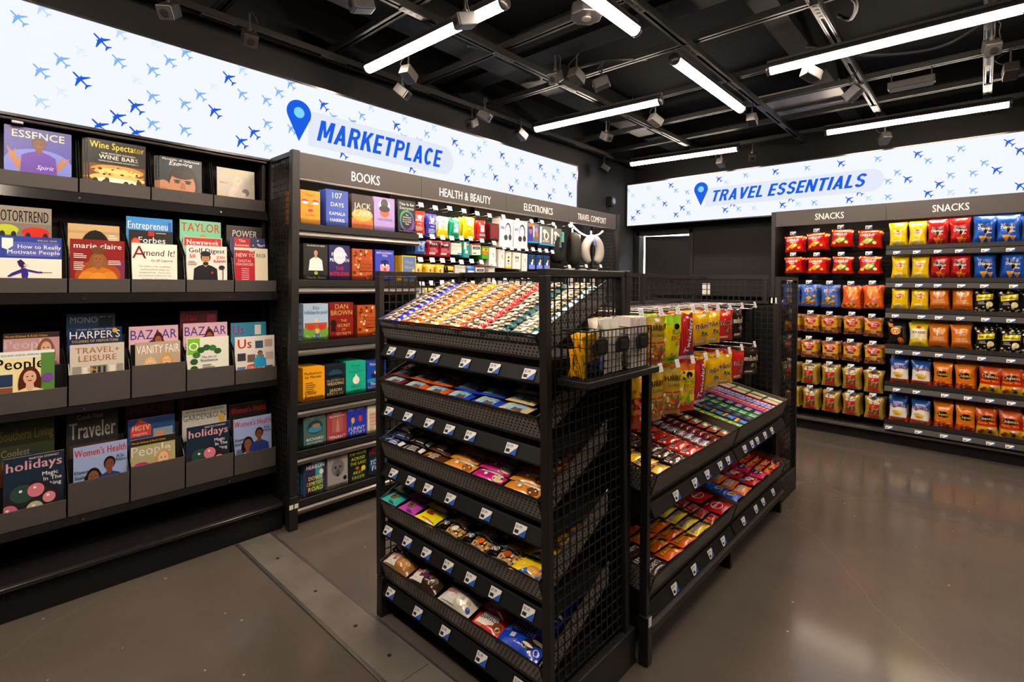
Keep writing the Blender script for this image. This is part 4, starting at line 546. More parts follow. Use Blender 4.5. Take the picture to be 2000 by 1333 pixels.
peg('h1', 'box', .16, .235, .045, 'f0eeec', HP('3c4250'), 'headphone_box', 'headphone box', 'dcd9d4'); peg('h2', 'box', .16, .235, .045, 'f0eeec', HP('3a2a2a'), 'headphone_box', 'headphone box', 'dcd9d4')
EB = lambda c: [RC(.04, .1, .2, .95, 'd8e0e4'), EL(.45, .72, .16, .11, c), EL(.6, .5, .22, .24, c), EL(.6, .5, .12, .16, '5a5854'), RC(.0, 0, 1, .07, '2a9ae0'), [RC(.3+.15*i, .16, .38+.15*i, .26, 'd8d4cc') for i in range(4)]]
peg('e0', 'box', .15, .17, .05, '6a6862', [RC(0, .0, .42, 1, '3a3aa0'), EL(.22, .6, .14, .16, 'a8684a'), RC(0, .82, .42, 1, 'd8741c'), EL(.22, .76, .12, .07, '201614'), RC(.46, .3, .56, .9, 'd8e0e4'), EL(.74, .68, .14, .12, '8a8ae0'), EL(.82, .45, .12, .14, 'e06a4a'), RC(0, 0, 1, .07, '2a9ae0')], 'earphone_box', 'earphone box', '2a80c8'); peg('e1', 'box', .15, .17, .05, '6a6862', EB('efe9dc'), 'earphone_box', 'earphone box', '2a80c8')
peg('wb', 'box', .075, .15, .02, 'efece8', [RC(.5, .62, .66, .68, '3a3a3a'), RC(.62, .5, .72, .56, '3a3a3a'), LN(.15, .5, .3, 2, .05, 'b8b4b0')], 'cable_box', 'charging cable box', 'cfcbc6'); peg('wz', 'box', .06, .14, .02, 'efe9dc', [RC(0, 0, 1, .12, 'e8d820'), EL(.5, .66, .16, .06, '2a2420'), EL(.5, .45, .18, .07, '4a2a24'), EL(.5, .28, .12, .05, 'b88a4a')], 'cable_box', 'charging cable box'); peg('we', 'box', .095, .14, .025, 'f0ede6', [EL(.42, .7, .1, .06, '222'), EL(.66, .7, .1, .06, '222'), RC(.4, .4, .45, .7, '222'), RC(.62, .4, .67, .7, '222')], 'earbud_box', 'earbud box', 'e0d4b8')
peg('eb', 'box', .075, .125, .03, '1c6ac8', [RC(.05, .3, .95, .95, '2a3038'), EL(.5, .4, .2, .12, 'e8f0fc'), EL(.62, .6, .12, .1, 'f0ecd8'), RC(0, 0, 1, .3, '7a8ce8'), T('onn', .5, .82, .08, '6ab0f0', .5)], 'adapter_box', 'adapter box', '1a62c0')
peg('gb', 'box', .08, .13, .03, 'b8b4ae', [RC(.1, .4, .9, .9, 'd8d4cc'), EL(.5, .6, .2, .12, '6a6660')], 'accessory_box', 'accessory box', 'a8a49e')
# sachets
kind('mus', 'bag', .05, .075, .008, 'e8b414', [RC(.2, .4, .8, .6, 'f0cc50'), T('MUSTARD', .5, .46, .09, '8a5a10', .7)], 'mustard_sachet', 'condiment sachet'); kind('may', 'bag', .045, .07, .008, '3a58b8', [RC(.2, .3, .8, .7, '5a78d0')], 'mayonnaise_sachet', 'condiment sachet')
kind('cut', 'bag', .05, .2, .016, 'ece8dc', [RC(.35, .1, .42, .7, 'd8d4c4'), RC(.55, .1, .62, .75, 'd8d4c4'), BL(99, .15, .1, .85, .6, 6, .05, .02, ['a8c890'])], 'cutlery_pack', 'wrapped cutlery set')
# ================================================================ the room
XL, XR, YB, YF, ZC = -3.36, 2.3, 6.0, -2.6, 3.25
struct('floor', MB().box(XL-.1, YF-.1, -.1, XR+.1, YB+2.2, 0), FLOORM)
struct('ceiling', MB().box(XL-.1, YF-.1, ZC, XR+.1, YB+2.2, ZC+.1), CEILM)
struct('wall_left', MB().box(XL-.1, YF, 0, XL, YB+.1, ZC), mat('shade-darkened wall paint', '100f11', .7, 0, .3))  # same paint as the other walls, darkened in colour to stand for shade
struct('wall_right', MB().box(XR, YF, 0, XR+.1, YB+.1, ZC), WALLM)
struct('wall_front', MB().box(XL-.1, YF-.1, 0, XR+.1, YF, ZC), WALLM)
DX0, DX1, DZ = -3.33, -2.57, 2.03
m = MB(); m.box(XL-.1, YB, 0, DX0, YB+.1, ZC); m.box(DX1, YB, 0, XR+.1, YB+.1, ZC); m.box(DX0, YB, DZ, DX1, YB+.1, ZC)
struct('wall_back', m, WALLM)
struct('wall_shade_band', MB().box(XL, YB-.012, 2.66, XR, YB-.001, ZC), CEILM)  # added black panel, puts the shade on the upper back wall into colour
# lit white room behind the door
m = MB(); m.box(-4.2, YB+1.9, 0, -1.6, YB+2.0, 3.2); m.box(-4.25, YB+.1, 0, -4.2, YB+2, 3.2); m.box(-1.6, YB+.1, 0, -1.55, YB+2, 3.2)
struct('wall_stockroom', m, WHITEW)
struct('ceiling_stockroom', MB().box(-4.2, YB+.1, 2.9, -1.6, YB+1.9, 2.95), WHITEW)
ld = bpy.data.lights.new('stockroom_lamp', 'AREA'); ld.energy = 150; ld.size = .8; ld.color = (1, .98, .95); lo = bpy.data.objects.new('stockroom_lamp', ld); COL.objects.link(lo); lo.location = (-2.9, YB+.95, 2.85)
m = MB(); m.box(DX0-.0, YB-.02, 0, DX0+.05, YB+.1, DZ+.05); m.box(DX1-.05, YB-.02, 0, DX1, YB+.1, DZ+.05); m.box(DX0, YB-.02, DZ-.0, DX1, YB+.1, DZ+.05)
struct('trim_1', m, BLK, .004)
d = Thing('door_1', (DX0+.06, YB+.09, 0), 'black door standing ajar in the back wall', 'door'); d.e['kind'] = 'structure'
a = R(18); ux, uy = math.cos(a), math.sin(a); o = Vector((DX0+.068, YB+.1, 0)); L_ = .695
m = MB(); m.prism([o+Vector((0, 0, .01)), o+Vector((ux*L_, uy*L_, .01)), o+Vector((ux*L_-uy*.045, uy*L_+ux*.045, .01)), o+Vector((-uy*.045, ux*.045, .01))], (0, 0, DZ-.014)); d.part('door_leaf', m, WALLM)
for z in (1.75, .3): d.part('hinge', MB().tube([(DX0+.062, YB+.092, z), (DX0+.062, YB+.092, z+.1)], .008), CHROME)
sw = Thing('light_switch', (-2.42, YB, 1.15), 'white light switch plate on the back wall right of the door', 'light switch')
sw.part('plate', MB().box(-2.455, YB-.008, 1.25, -2.36, YB-.0005, 1.42), WHITEW, bevel=.003); sw.part('rocker', MB().box(-2.43, YB-.014, 1.29, -2.385, YB-.0085, 1.38), PAPER)
# expansion joint cover strip across the floor
m = MB(); m.box(-2.9, 1.022, .0005, 1.9, 1.178, .004); struct('trim_2', m, STEEL)
m = MB(); m.box(-2.9, 1.006, .0005, 1.9, 1.022, .006); m.box(-2.9, 1.178, .0005, 1.9, 1.192, .006); struct('trim_3', m, RAIL, .002)
m = MB()
for x in (-2.6, -2.2, -1.86, -1.62, -1.2): m.tube([(x, 1.1, .004), (x, 1.1, .0052)], .008, 12)
m.box(-1.482, 1.024, .004, -1.48, 1.176, .0044); struct('trim_4', m, DRKMET)

# ================================================================ ceiling grid, lights and devices
SZ = 2.87; CAMB = mat('black camera housing', '1f1c1b', .45)
def channel(a, b, axis):
    m = MB(); w_ = .021
    for s in (-1, 1):
        if axis == 'x': m.box(a[0], a[1]+s*w_-.004, SZ, b[0], a[1]+s*w_+.004, SZ+.04); m.box(a[0], a[1]+min(s*w_, s*.009), SZ, b[0], a[1]+max(s*w_, s*.009), SZ+.003)
        else: m.box(a[0]+s*w_-.004, a[1], SZ, a[0]+s*w_+.004, b[1], SZ+.04); m.box(a[0]+min(s*w_, s*.009), a[1], SZ, a[0]+max(s*w_, s*.009), b[1], SZ+.003)
    if axis == 'x': m.box(a[0], a[1]-w_, SZ+.038, b[0], a[1]+w_, SZ+.041)
    else: m.box(a[0]-w_, a[1], SZ+.038, a[0]+w_, b[1], SZ+.041)
    return m
YS = (-1.1, -.4, .3, 1.0, 1.69, 2.4, 3.1, 3.85, 4.5, 5.1, 5.7); XS = (-3.2, -2.31, -1.36, -.66, .02, .75, 1.5)
n = 0
for x in XS: struct('ceiling_strut', channel((x, -2.2), (x, 5.9), 'y'), STRUT)
for y in YS:
    m = channel((-3.34, y), (2.2, y), 'x'); m.v = [(a_, b_, c_+.043) for a_, b_, c_ in m.v]; struct('ceiling_strut', m, STRUT)
for x in XS:
    for y in YS:
        if y > .5: m = MB(); m.box(x-.02, y-.09, SZ-.006, x+.02, y+.09, SZ-.0005, '35312f'); [m.tube([(x, y+k, SZ-.0075), (x, y+k, SZ-.005)], .011, 8, '0a0a0a') for k in (-.065, -.022, .022, .065)]; struct('ceiling_joint_plate', m, WHITEP)
struct('ceiling_beam', MB().box(-2.75, -2, 2.99, -2.55, 5.9, 3.2), DARK); struct('ceiling_beam', MB().box(-3.3, 2.75, 3.02, 2.2, 2.95, 3.22), DARK); struct('ceiling_beam', MB().box(-1.0, .5, 3.0, -.86, 5.9, 3.2), CEILM)
m = MB().box(-1.5, 4.75, 2.99, -.85, 5.2, 3.06); struct('ceiling_duct', m, mat('grey sheet metal duct', '8a8683', .5, .4))

def tube(a, b, label, idx):
    a = Vector(a); b = Vector(b); t = Thing('linear_light', a, label, 'ceiling light', 'tubular ceiling lights')
    d = (b-a).normalized(); t.part('diffuser', MB().tube([a+d*.02, b-d*.02], .034, 18), TUBE, True)
    for p, q in ((a, a+d*.02), (b-d*.02, b)): t.part('end_cap', MB().tube([p, q], .037, 18), DRKMET, True)
    u = Vector((0, 0, 1))
    for k in (.2, .8): p = a+(b-a)*k; t.part('suspension_wire', MB().tube([p+u*.045, p+u*(SZ-a.z)], .0035, 6), DRKMET)
    m = MB(); sd = d.cross(u); pr = [a+sd*.0375*math.cos(R(k*15))+u*.0375*math.sin(R(k*15)) for k in range(13)]+[a+sd*.0355*math.cos(R(k*15))+u*.0355*math.sin(R(k*15)) for k in range(12, -1, -1)]
    for k in range(12): m.prism([pr[k], pr[k+1], pr[24-k], pr[25-k]], b-a)
    m.bar(a+u*.045, b+u*.045, .03, .016); t.part('housing', m, BLK)
TZ = 2.8
TUBES = [((-2.995, 1.82), (-1.76, 1.84), 'horizontal glowing tube light nearest the big sign, upper left'), ((-3.0, 3.53), (-1.8, 3.6), 'glowing tube light hanging above the middle of the marketplace sign end'), ((-3.02, 5.26), (-1.83, 5.36), 'shortest-looking glowing tube light, in front of the travel sign'),
         ((-1.04, 3.55), (.16, 3.57), 'largest glowing tube light at the upper right of the view'), ((-1.06, 5.3), (.16, 5.36), 'glowing tube light along the right sign, above the snack headers'),
         ((-1.42, 1.33), (-1.42, 2.53), 'glowing tube light at the top edge pointing away from the viewer'), ((-1.42, 2.99), (-1.42, 4.2), 'glowing tube light pointing away, in the centre of the ceiling'),
         ((-1.04, 1.82), (.16, 1.84), 'tube light above the aisle, right of the front display'), ((-3.0, .08), (-1.8, .08), 'tube light above the magazine aisle near the entrance'), ((-1.04, .08), (.16, .08), 'tube light above the entrance aisle'), ((.8, 2.7), (2.0, 2.7), 'tube light above the right aisle'), ((.8, 4.4), (2.0, 4.4), 'tube light above the far right aisle'), ((-1.42, -.34), (-1.42, .86), 'tube light pointing away above the entrance')]
for i, (a, b, l) in enumerate(TUBES): tube((*a, TZ), (*b, TZ), l, i)

CAMS = [(-2.98, .71, 'at the top left over the sign'), (-2.98, 1.085, 'over the sign, second from the left'), (-2.205, 1.31, 'at the top edge left of the long light'), (-1.95, 1.74, 'hanging in front of the upper left light'), (-2.72, 1.95, 'just below the upper left light'), (-3.0, 2.1, 'in shadow under the left end of the upper left light'), (-2.04, 2.6, 'left of a pair at the ceiling centre'), (-1.93, 2.68, 'right of a pair at the ceiling centre'), (-3.15, 2.9, 'above the middle of the big sign'), (-3.05, 3.4, 'left of the middle light end'), (-2.93, 2.83, 'high above the last letters of the big sign'), (-1.87, 2.88, 'above the middle light'), (-2.51, 3.95, 'under the left end of the middle light'), (-1.96, 3.81, 'under the right end of the middle light'), (-.8, 3.6, 'below the left end of the big right light'), (-.66, 4.15, 'on the right-hand strut between two lights'), (.03, 3.85, 'under the big right light'), (.12, 4.35, 'at the far right edge'), (-1.76, 5.55, 'in front of the travel sign letters'), (-2.1, 5.6, 'above the travel sign pin'), (-1.37, 4.3, 'beyond the central light'), (-3.2, 5.0, 'in the far left corner'), (-.65, 5.6, 'over the snack sign')]
for i, (x, y, where) in enumerate(CAMS):
    q = random.Random(i*7+1); t = Thing('ceiling_camera', (x, y, 2.74), 'small black box camera '+where, 'camera', 'ceiling cameras')
    rz = R(q.uniform(0, 360)); ti = R(q.uniform(15, 40)); M = Matrix.Translation((x, y, 2.73))@Matrix.Rotation(rz, 4, 'Z')@Matrix.Rotation(ti, 4, 'X')
    b = MB().box(-.036, -.05, -.034, .036, .05, .034); b.v = [tuple(M@Vector(v)) for v in b.v]; t.part('housing', b, CAMB, bevel=.006)
    b = MB().box(-.031, -.056, -.03, .031, -.0505, .03); b.v = [tuple(M@Vector(v)) for v in b.v]; t.part('face_plate', b, mat('camera face plate', '3a3735', .35, .3) if i == 0 else bpy.data.materials['camera face plate'])
    b = MB().tube([(0, -.056, 0), (0, -.062, 0)], .017, 14); b.v = [tuple(M@Vector(v)) for v in b.v]; t.part('lens', b, BLKG)
    b = MB().tube([(x, y, 2.76), (x, y, SZ)], .006, 8); b.tube([(x, y, 2.765), (x, y, 2.785)], .013, 8); t.part('bracket', b, DRKMET)
    b = MB().tube([(x+.02*math.cos(k/3*math.pi)+.05*math.sin(k*.52)*math.cos(rz), y+.05*math.sin(k*.52)*math.sin(rz), 2.75+.12*k/6) for k in range(7)], .003, 6); t.part('cable', b, DARK)
for i, (pts, l) in enumerate(((((-2.5, 2.25), (-2.32, 2.5), (-2.36, 2.85), (-2.6, 2.95)), 'dark conduit loop left of the ceiling centre'), (((-2.2, 3.0), (-1.95, 2.9), (-1.8, 2.95), (-1.72, 3.2)), 'dark conduit loop above the middle light'), (((-.85, 3.7), (-.55, 3.95), (-.2, 4.1), (.05, 3.95)), 'long drooping conduit behind the big right light'), (((-.6, 3.0), (-.5, 3.15), (-.55, 3.35), (-.62, 3.4)), 'short curved conduit at the upper right'), (((-.2, 3.2), (.1, 3.3), (.4, 3.3), (.7, 3.2)), 'curved conduit above the big right light'))):
    P = [(x, y, 2.95-.07*math.sin(math.pi*k/(len(pts)-1))) for k, (x, y) in enumerate(pts)]
    Q = []
    for k in range(len(P)-1):
        for j in range(6):
            s = j/6; p0 = Vector(P[max(0, k-1)]); p1 = Vector(P[k]); p2 = Vector(P[k+1]); p3 = Vector(P[min(len(P)-1, k+2)])
            Q.append(.5*((2*p1)+(p2-p0)*s+(2*p0-5*p1+4*p2-p3)*s*s+(3*p1-p0-3*p2+p3)*s**3))
    Q.append(Vector(P[-1])); tag(MB().tube(Q, .011, 8).build('ceiling_conduit', DARK, None, True), l, 'cable conduit')
t = Thing('ceiling_sensor_bar', (-.37, 4.42, 2.8), 'flat grey sensor bar hanging between the two right-hand lights', 'sensor'); t.part('housing', MB().box(-.5, 4.39, 2.78, -.24, 4.45, 2.83), DRKMET, bevel=.005); t.part('front_panel', MB().box(-.49, 4.385, 2.765, -.25, 4.435, 2.779), STRUT)
b = MB(); b.tube([(-.48, 4.42, 2.83), (-.48, 4.42, SZ+.02)], .005, 6); b.tube([(-.26, 4.42, 2.83), (-.26, 4.42, SZ+.02)], .005, 6); t.part('bracket', b, DRKMET)
t = Thing('ceiling_sensor', (-1.55, 2.235, 2.8), 'squat octagonal dark sensor box near the top centre of the ceiling', 'sensor')
t.part('housing', MB().prism([(-1.55+.085*math.cos(R(22.5+45*k)), 2.235+.085*math.sin(R(22.5+45*k)), 2.8) for k in range(8)], (0, 0, .065)), CAMB, bevel=.006); t.part('lens', MB().tube([(-1.55, 2.235, 2.7995), (-1.55, 2.235, 2.792)], .025, 14), RAIL); t.part('bracket', MB().tube([(-1.55, 2.235, 2.865), (-1.55, 2.235, 2.95)], .008, 8), CAMB)
t = Thing('wall_speaker', (-3.3, 5.35, 2.35), 'small dark wall device with a glassy round front, in the far corner', 'wall device'); t.part('housing', MB().box(-3.359, 5.3, 2.34, -3.28, 5.38, 2.46), DARK, bevel=.008); t.part('lens', MB().tube([(-3.28, 5.34, 2.4), (-3.272, 5.34, 2.4)], .035, 16), mat('smoked glass lens', '5a6678', .15, 0, .8))

# ================================================================ backlit signs
_W = [(.09, .3), (.26, .22), (.92, -.2), (.92, -.32), (.09, -.1)]; _T = [(.06, -.66), (.4, -.92), (.4, -1.02), (.02, -.9)]; _E = [(.24, .1), (.24, .32), (.34, .34), (.36, .06)]
MIR = lambda p: [(-x, y) for x, y in p[::-1]]
PLANE = [[(-.09, .88), (0, 1), (.09, .88), (.1, .3), (.1, -.1), (.07, -.68), (.03, -.95), (-.03, -.95), (-.07, -.68), (-.1, -.1), (-.1, .3)]]+[q for p in (_W, _T, _E) for q in (p, MIR(p))]
SH = {'d': ('1457d8', .042), 'm': ('7db2f0', .036), 'l': ('b8d6f6', .034), 'v': ('dde9f8', .028)}
def sign(name, label, org, ux, W, H, planes, pin, pill, text, slant, th):
    """org: lower-left of the lit face, ux: horizontal direction of the face; normal faces the room"""
    ux = Vector(ux); uz = Vector((0, 0, 1)); nn = ux.cross(uz)
    t = Thing(name, org, label, 'sign'); O = Vector(org)
    P = lambda u, v, k=0: O+ux*u+uz*v+nn*(k*.0006)
    f = MB(); f.face([P(0, 0), P(W, 0), P(W, H), P(0, H)], 'eef3fd')
    for u, v, c in planes:
        if c not in SH: continue
        col, s = SH[c]
        for k, poly in enumerate(PLANE):
            pts = []
            for a, b in poly:
                x, y = (a*.7071-b*.7071)*s, (a*.7071+b*.7071)*s; uu, vv = min(W, max(0, u+x)), min(H, max(0, v+y)); pts.append(P(uu, vv, 1.6+.3*k))
            f.face(pts, col)
    t.part('lit_face', f, SIGN)
    # text pill, pin and lettering
    g = MB(); u0, u1, v0, v1 = pill; r = (v1-v0)/2; cy = (v0+v1)/2
    g.face([P(u0, v0, 5), P(u1-r, v0, 5)]+[P(u1-r+r*math.sin(k*math.pi/14), cy-r*math.cos(k*math.pi/14), 5) for k in range(1, 14)]+[P(u1-r, v1, 5), P(u0, v1, 5)], 'dfe5f4'); t.part('text_panel', g, SIGN)
    pu, pv, pw, ph = pin; r = pw/2; g = MB(); cy = pv+ph-r; g.face([P(pu, pv, 7)]+[P(pu+r*math.cos(q), cy+r*math.sin(q), 7) for q in [R(-28+k*236/24) for k in range(25)]], '0a5ae0'); g.face([P(pu+r*.43*math.cos(k*.3142), cy+r*.43*math.sin(k*.3142), 9) for k in range(20)], '7cd2fa'); t.part('pin_symbol', g, SIGN)
    x0, x1, bv, hh = text[1:]; polys, W_ = block_text(text[0]); g = MB(); sx = (x1-x0-hh*slant)/W_
    for k, p in enumerate(polys): g.face([P(x0+x*sx+y*hh*slant, bv+y*hh, 9+(k % 7)*.2) for x, y in p], '0a5ae0')
    t.part('lettering', g, SIGN)
    b = MB(); e = .012; B = lambda u0, v0, u1, v1, n0, n1: b.prism([O+ux*u0+uz*v0+nn*n0, O+ux*u1+uz*v0+nn*n0, O+ux*u1+uz*v1+nn*n0, O+ux*u0+uz*v1+nn*n0], nn*(n1-n0))
    B(-e, -e, 0, H+e, -th, .004); B(W, -e, W+e, H+e, -th, .004); B(0, H, W, H+e, -th, .004); B(0, -e, W, 0, -th, .004); B(0, 0, W, H, -th, -.004); t.part('frame', b, BLKG)
def rr(x0, y0, x1, y1): return [(x0, y0), (x1, y0), (x1, y1), (x0, y1)]
def strip(fn, a0, a1, th, n=14):
    C = [fn(R(a0+(a1-a0)*i/n)) for i in range(n+1)]; out = []; L = []; Rr = []
    for i, c in enumerate(C):
        p, q = C[max(0, i-1)], C[min(n, i+1)]; dx, dy = q[0]-p[0], q[1]-p[1]; l = math.hypot(dx, dy); L.append((c[0]-dy/l*th/2, c[1]+dx/l*th/2)); Rr.append((c[0]+dy/l*th/2, c[1]-dx/l*th/2))
    return [[Rr[i], Rr[i+1], L[i+1], L[i]] for i in range(n)]
ell = lambda cx, cy, rx, ry: (lambda t: (cx+rx*math.cos(t), cy+ry*math.sin(t)))
BOWL = [rr(0, 0, .2, 1), rr(.1, .83, .32, 1), rr(.1, .42, .32, .59)]+strip(ell(.32, .71, .185, .205), -90, 90, .18)
BLOCK = {'M': (.74, [rr(0, 0, .19, 1), rr(.55, 0, .74, 1), [(.08, 1), (.24, 1), (.44, .2), (.3, .2)], [(.5, 1), (.66, 1), (.44, .2), (.3, .2)]]), 'A': (.64, [[(0, 0), (.2, 0), (.42, 1), (.23, 1)], [(.44, 0), (.64, 0), (.41, 1), (.22, 1)], rr(.14, .2, .5, .36)]), 'R': (.62, BOWL+[[(.26, .46), (.46, .5), (.63, 0), (.41, 0)]]), 'P': (.6, BOWL),
         'K': (.64, [rr(0, 0, .2, 1), [(.19, .32), (.62, 1), (.4, 1), (.19, .64)], [(.24, .5), (.42, 0), (.65, 0), (.38, .66)]]), 'E': (.5, [rr(0, 0, .2, 1), rr(.1, 0, .5, .17), rr(.1, .42, .46, .58), rr(.1, .83, .5, 1)]), 'T': (.58, [rr(0, .83, .58, 1), rr(.19, 0, .39, .9)]), 'L': (.48, [rr(0, 0, .2, 1), rr(.1, 0, .48, .17)]),
         'C': (.6, strip(ell(.3, .5, .21, .41), 42, 318, .19, 22)), 'V': (.64, [[(0, 1), (.2, 1), (.42, 0), (.23, 0)], [(.44, 1), (.64, 1), (.41, 0), (.22, 0)]]), 'I': (.2, [rr(0, 0, .2, 1)]), 'N': (.64, [rr(0, 0, .19, 1), rr(.45, 0, .64, 1), [(.0, 1), (.2, 1), (.64, 0), (.44, 0)]]), 'S': (.56, strip(ell(.28, .725, .19, .19), 15, 270, .18)+strip(ell(.28, .285, .19, .2), 90, -165, .18)), ' ': (.2, [])}
def block_text(s):
    x = 0; out = []
    for ch in s: w_, ps = BLOCK[ch]; out += [[(x+a, b) for a, b in p] for p in ps]; x += w_+.1
    return out, x-.1
PL = [(0.185,2.548,'m'),(0.263,2.619,'l'),(0.473,2.548,'d'),(0.546,2.614,'l'),(0.397,2.475,'v'),(0.328,2.41,'m'),(0.539,2.475,'m'),(0.753,2.545,'m'),(0.258,2.338,'m'),(0.679,2.475,'m'),(0.398,2.34,'d'),(0.612,2.404,'v'),(1.037,2.542,'d'),(0.328,2.265,'v'),(0.68,2.338,'m'),(0.895,2.407,'m'),(1.109,2.471,'m'),(1.316,2.54,'m'),(0.259,2.201,'l'),(0.609,2.269,'d'),(0.824,2.339,'m'),(0.966,2.337,'d'),(1.243,2.472,'m'),(0.537,2.197,'d'),(0.681,2.2,'m'),(0.824,2.201,'m'),(1.174,2.265,'d'),(1.249,2.335,'m'),(1.106,2.198,'d'),(1.25,2.197,'l'),(0.469,2.137,'d'),(0.614,2.135,'d'),(0.826,2.612,'m'),(1.108,2.61,'l'),(1.386,2.61,'m'),(1.394,2.336,'m'),(1.805,2.473,'m'),(0.96,2.474,'v'),(0.686,2.615,'v'),(1.599,2.538,'d'),(1.667,2.476,'m'),(1.876,2.538,'m'),(1.802,2.476,'m'),(2.155,2.536,'d'),(2.225,2.601,'l'),(2.499,2.605,'l'),(1.945,2.612,'l'),(2.429,2.538,'m'),(2.36,2.467,'m'),(2.219,2.467,'m'),(2.709,2.535,'d'),(2.78,2.47,'m'),(2.981,2.537,'m'),(3.048,2.599,'l'),(2.916,2.469,'m'),(3.261,2.535,'d'),(3.325,2.467,'m'),(3.523,2.533,'m'),(3.796,2.528,'d'),(3.119,2.402,'m'),(2.909,2.331,'m'),(3.456,2.468,'m'),(2.845,2.266,'d'),(3.181,2.327,'d'),(3.042,2.325,'l'),(3.382,2.263,'d'),(3.458,2.334,'m'),(3.595,2.324,'l'),(3.652,2.395,'l'),(3.725,2.328,'d'),(3.859,2.459,'m'),(4.001,2.458,'m'),(4.066,2.534,'m'),(4.345,2.53,'d'),(4.205,2.399,'m'),(4.003,2.328,'m'),(4.277,2.325,'d'),(3.939,2.263,'d'),(1.739,2.254,'d'),(2.295,2.252,'d')]
PR = [(-3.328,2.593,'m'),(-3.043,2.591,'l'),(-3.254,2.52,'l'),(-2.749,2.588,'d'),(-2.684,2.519,'m'),(-2.179,2.587,'d'),(-2.1,2.543,'l'),(-1.894,2.594,'m'),(-1.597,2.59,'d'),(-1.013,2.588,'d'),(-1.303,2.586,'m'),(-0.721,2.587,'m'),(-0.43,2.583,'d'),(-0.358,2.513,'m'),(-0.142,2.583,'m'),(0.153,2.583,'d'),(-0.207,2.507,'m'),(0.007,2.439,'m'),(0.082,2.369,'d'),(0.218,2.506,'d'),(-0.5,2.369,'d'),(-0.574,2.44,'m'),(-0.642,2.369,'m'),(-0.28,2.296,'d'),(-0.206,2.366,'m'),(-0.062,2.364,'m'),(-0.355,2.225,'d'),(-0.204,2.22,'l'),(-0.06,2.218,'m'),(0.221,2.222,'d'),(-0.942,2.231,'d'),(-0.788,2.229,'l'),(-0.64,2.225,'m'),(-1.525,2.238,'d'),(-1.449,2.294,'d'),(-1.236,2.231,'m'),(-1.382,2.235,'l'),(-0.861,2.294,'d'),(-2.031,2.298,'d'),(-2.108,2.238,'d'),(-1.965,2.236,'m'),(-1.806,2.232,'l'),(-2.606,2.306,'d'),(-2.532,2.371,'m'),(-2.681,2.233,'d'),(-2.825,2.375,'d'),(-2.906,2.45,'m'),(-2.972,2.377,'l'),(-3.11,2.378,'m'),(-3.18,2.308,'d'),(-3.251,2.237,'d'),(-2.971,2.232,'l'),(-2.53,2.24,'m'),(-2.546,2.484,'m')]
# left sign: horizontal direction +y seen from the room, origin at y=-1.2
sign('lightbox_sign', 'long backlit airplane-patterned sign above the left wall shelving', (-3.15, -1.2, 2.125), (0, 1, 0), 5.6, .505, [(y+1.2, z-2.125, c) for y, z, c in PL]+[(y+1.2-1.35, z-2.125, c) for y, z, c in PL if .2 < y < 1.35], (2.64, .145, .155, .255), (2.7, 3.9, .13, .352), ('MARKETPLACE', 2.755, 3.785, .175, .135), .22, .19)
sign('lightbox_sign', 'shorter backlit airplane-patterned sign above the back wall', (-3.33, 5.75, 2.14), (1, 0, 0), 3.58, .515, [(x+3.33, z-2.14, c) for x, z, c in PR], (.95, .168, .16, .268), (1.0, 2.66, .15, .36), ('TRAVEL ESSENTIALS', 1.06, 2.54, .2, .125), .3, .2)
# ================================================================ shelving on the left wall
def price_tag(parent_thing, parent, c, ux, n, w_=.05, h_=.033):
    """small printed price card at c, horizontal direction ux, facing n"""
    ux = Vector(ux).normalized(); n = Vector(n).normalized(); up = n.cross(ux).normalized(); c = Vector(c); b = MB()
    if up.z < 0: up = -up
    Q = lambda u, v, k=0: c+ux*(u*w_)+up*(v*h_)+n*(k*.0004)
    b.prism([Q(-.5, -.5), Q(.5, -.5), Q(.5, .5), Q(-.5, .5)], -n*.0012, 'efecea'); 
    if w_ > .045:
        b.face([Q(.5, -.5, 1), Q(.5, .25, 1), Q(-.1, -.5, 1)], '2a5ab8')
        b.face([Q(-.42, -.35, 1), Q(-.08, -.35, 1), Q(-.08, -.05, 1), Q(-.42, -.05, 1)], '2c2c30'); V, F = text2d('$3.99', .26, None, 1); s = .5/(V[:, 0].max()-V[:, 0].min()); b.mesh([Q(-.16+x*s, .12+y, 1) for x, y in V], F, '33343a')
    else: [b.face([Q(-.36, v, 1), Q(.3-.2*abs(v), v, 1), Q(.3-.2*abs(v), v+.07, 1), Q(-.36, v+.07, 1)], 'a9aed6') for v in (-.36, -.2, .05, .22)]
    d = parent_thing.loc; b.v = [(x-d.x, y-d.y, z-d.z) for x, y, z in b.v]; return b.build('price_tag', WHITEP, parent)

# ---- magazine rack
RY0, RY1 = -.36, 1.252
t = Thing('magazine_rack', (-3.1, .45, 0), 'tall black magazine rack with four tiers of pockets under the lit sign', 'magazine rack')
t.part('back_panel', MB().box(-3.34, RY0, .1, -3.3, RY1, 2.108), DARK)
t.part('top_rail', MB().box(-3.3, RY0, 2.098, -3.17, RY1, 2.11), BLKG, bevel=.003)
t.part('light_track', MB().tube([(-3.162, RY0, 2.104), (-3.162, RY1, 2.104)], .006, 10), RAIL)
t.part('track_clip', MB().box(-3.175, .165, 2.084, -3.155, .205, 2.097), RAIL, bevel=.003)
for y in (RY0, RY1-.02): t.part('side_upright', MB().box(-3.3, y, .1, -3.17, y+.02, 2.09), BLK, bevel=.003)
t.part('side_upright', MB().box(-3.3, .085, 1.9, -3.22, .105, 2.09), BLK, bevel=.003)
SHELF = [(1.808, -3.155, -3.125, .05), (1.335, -2.992, -2.99, .045), (.832, -2.975, -2.975, .03), (.338, -2.98, -2.98, .035)]
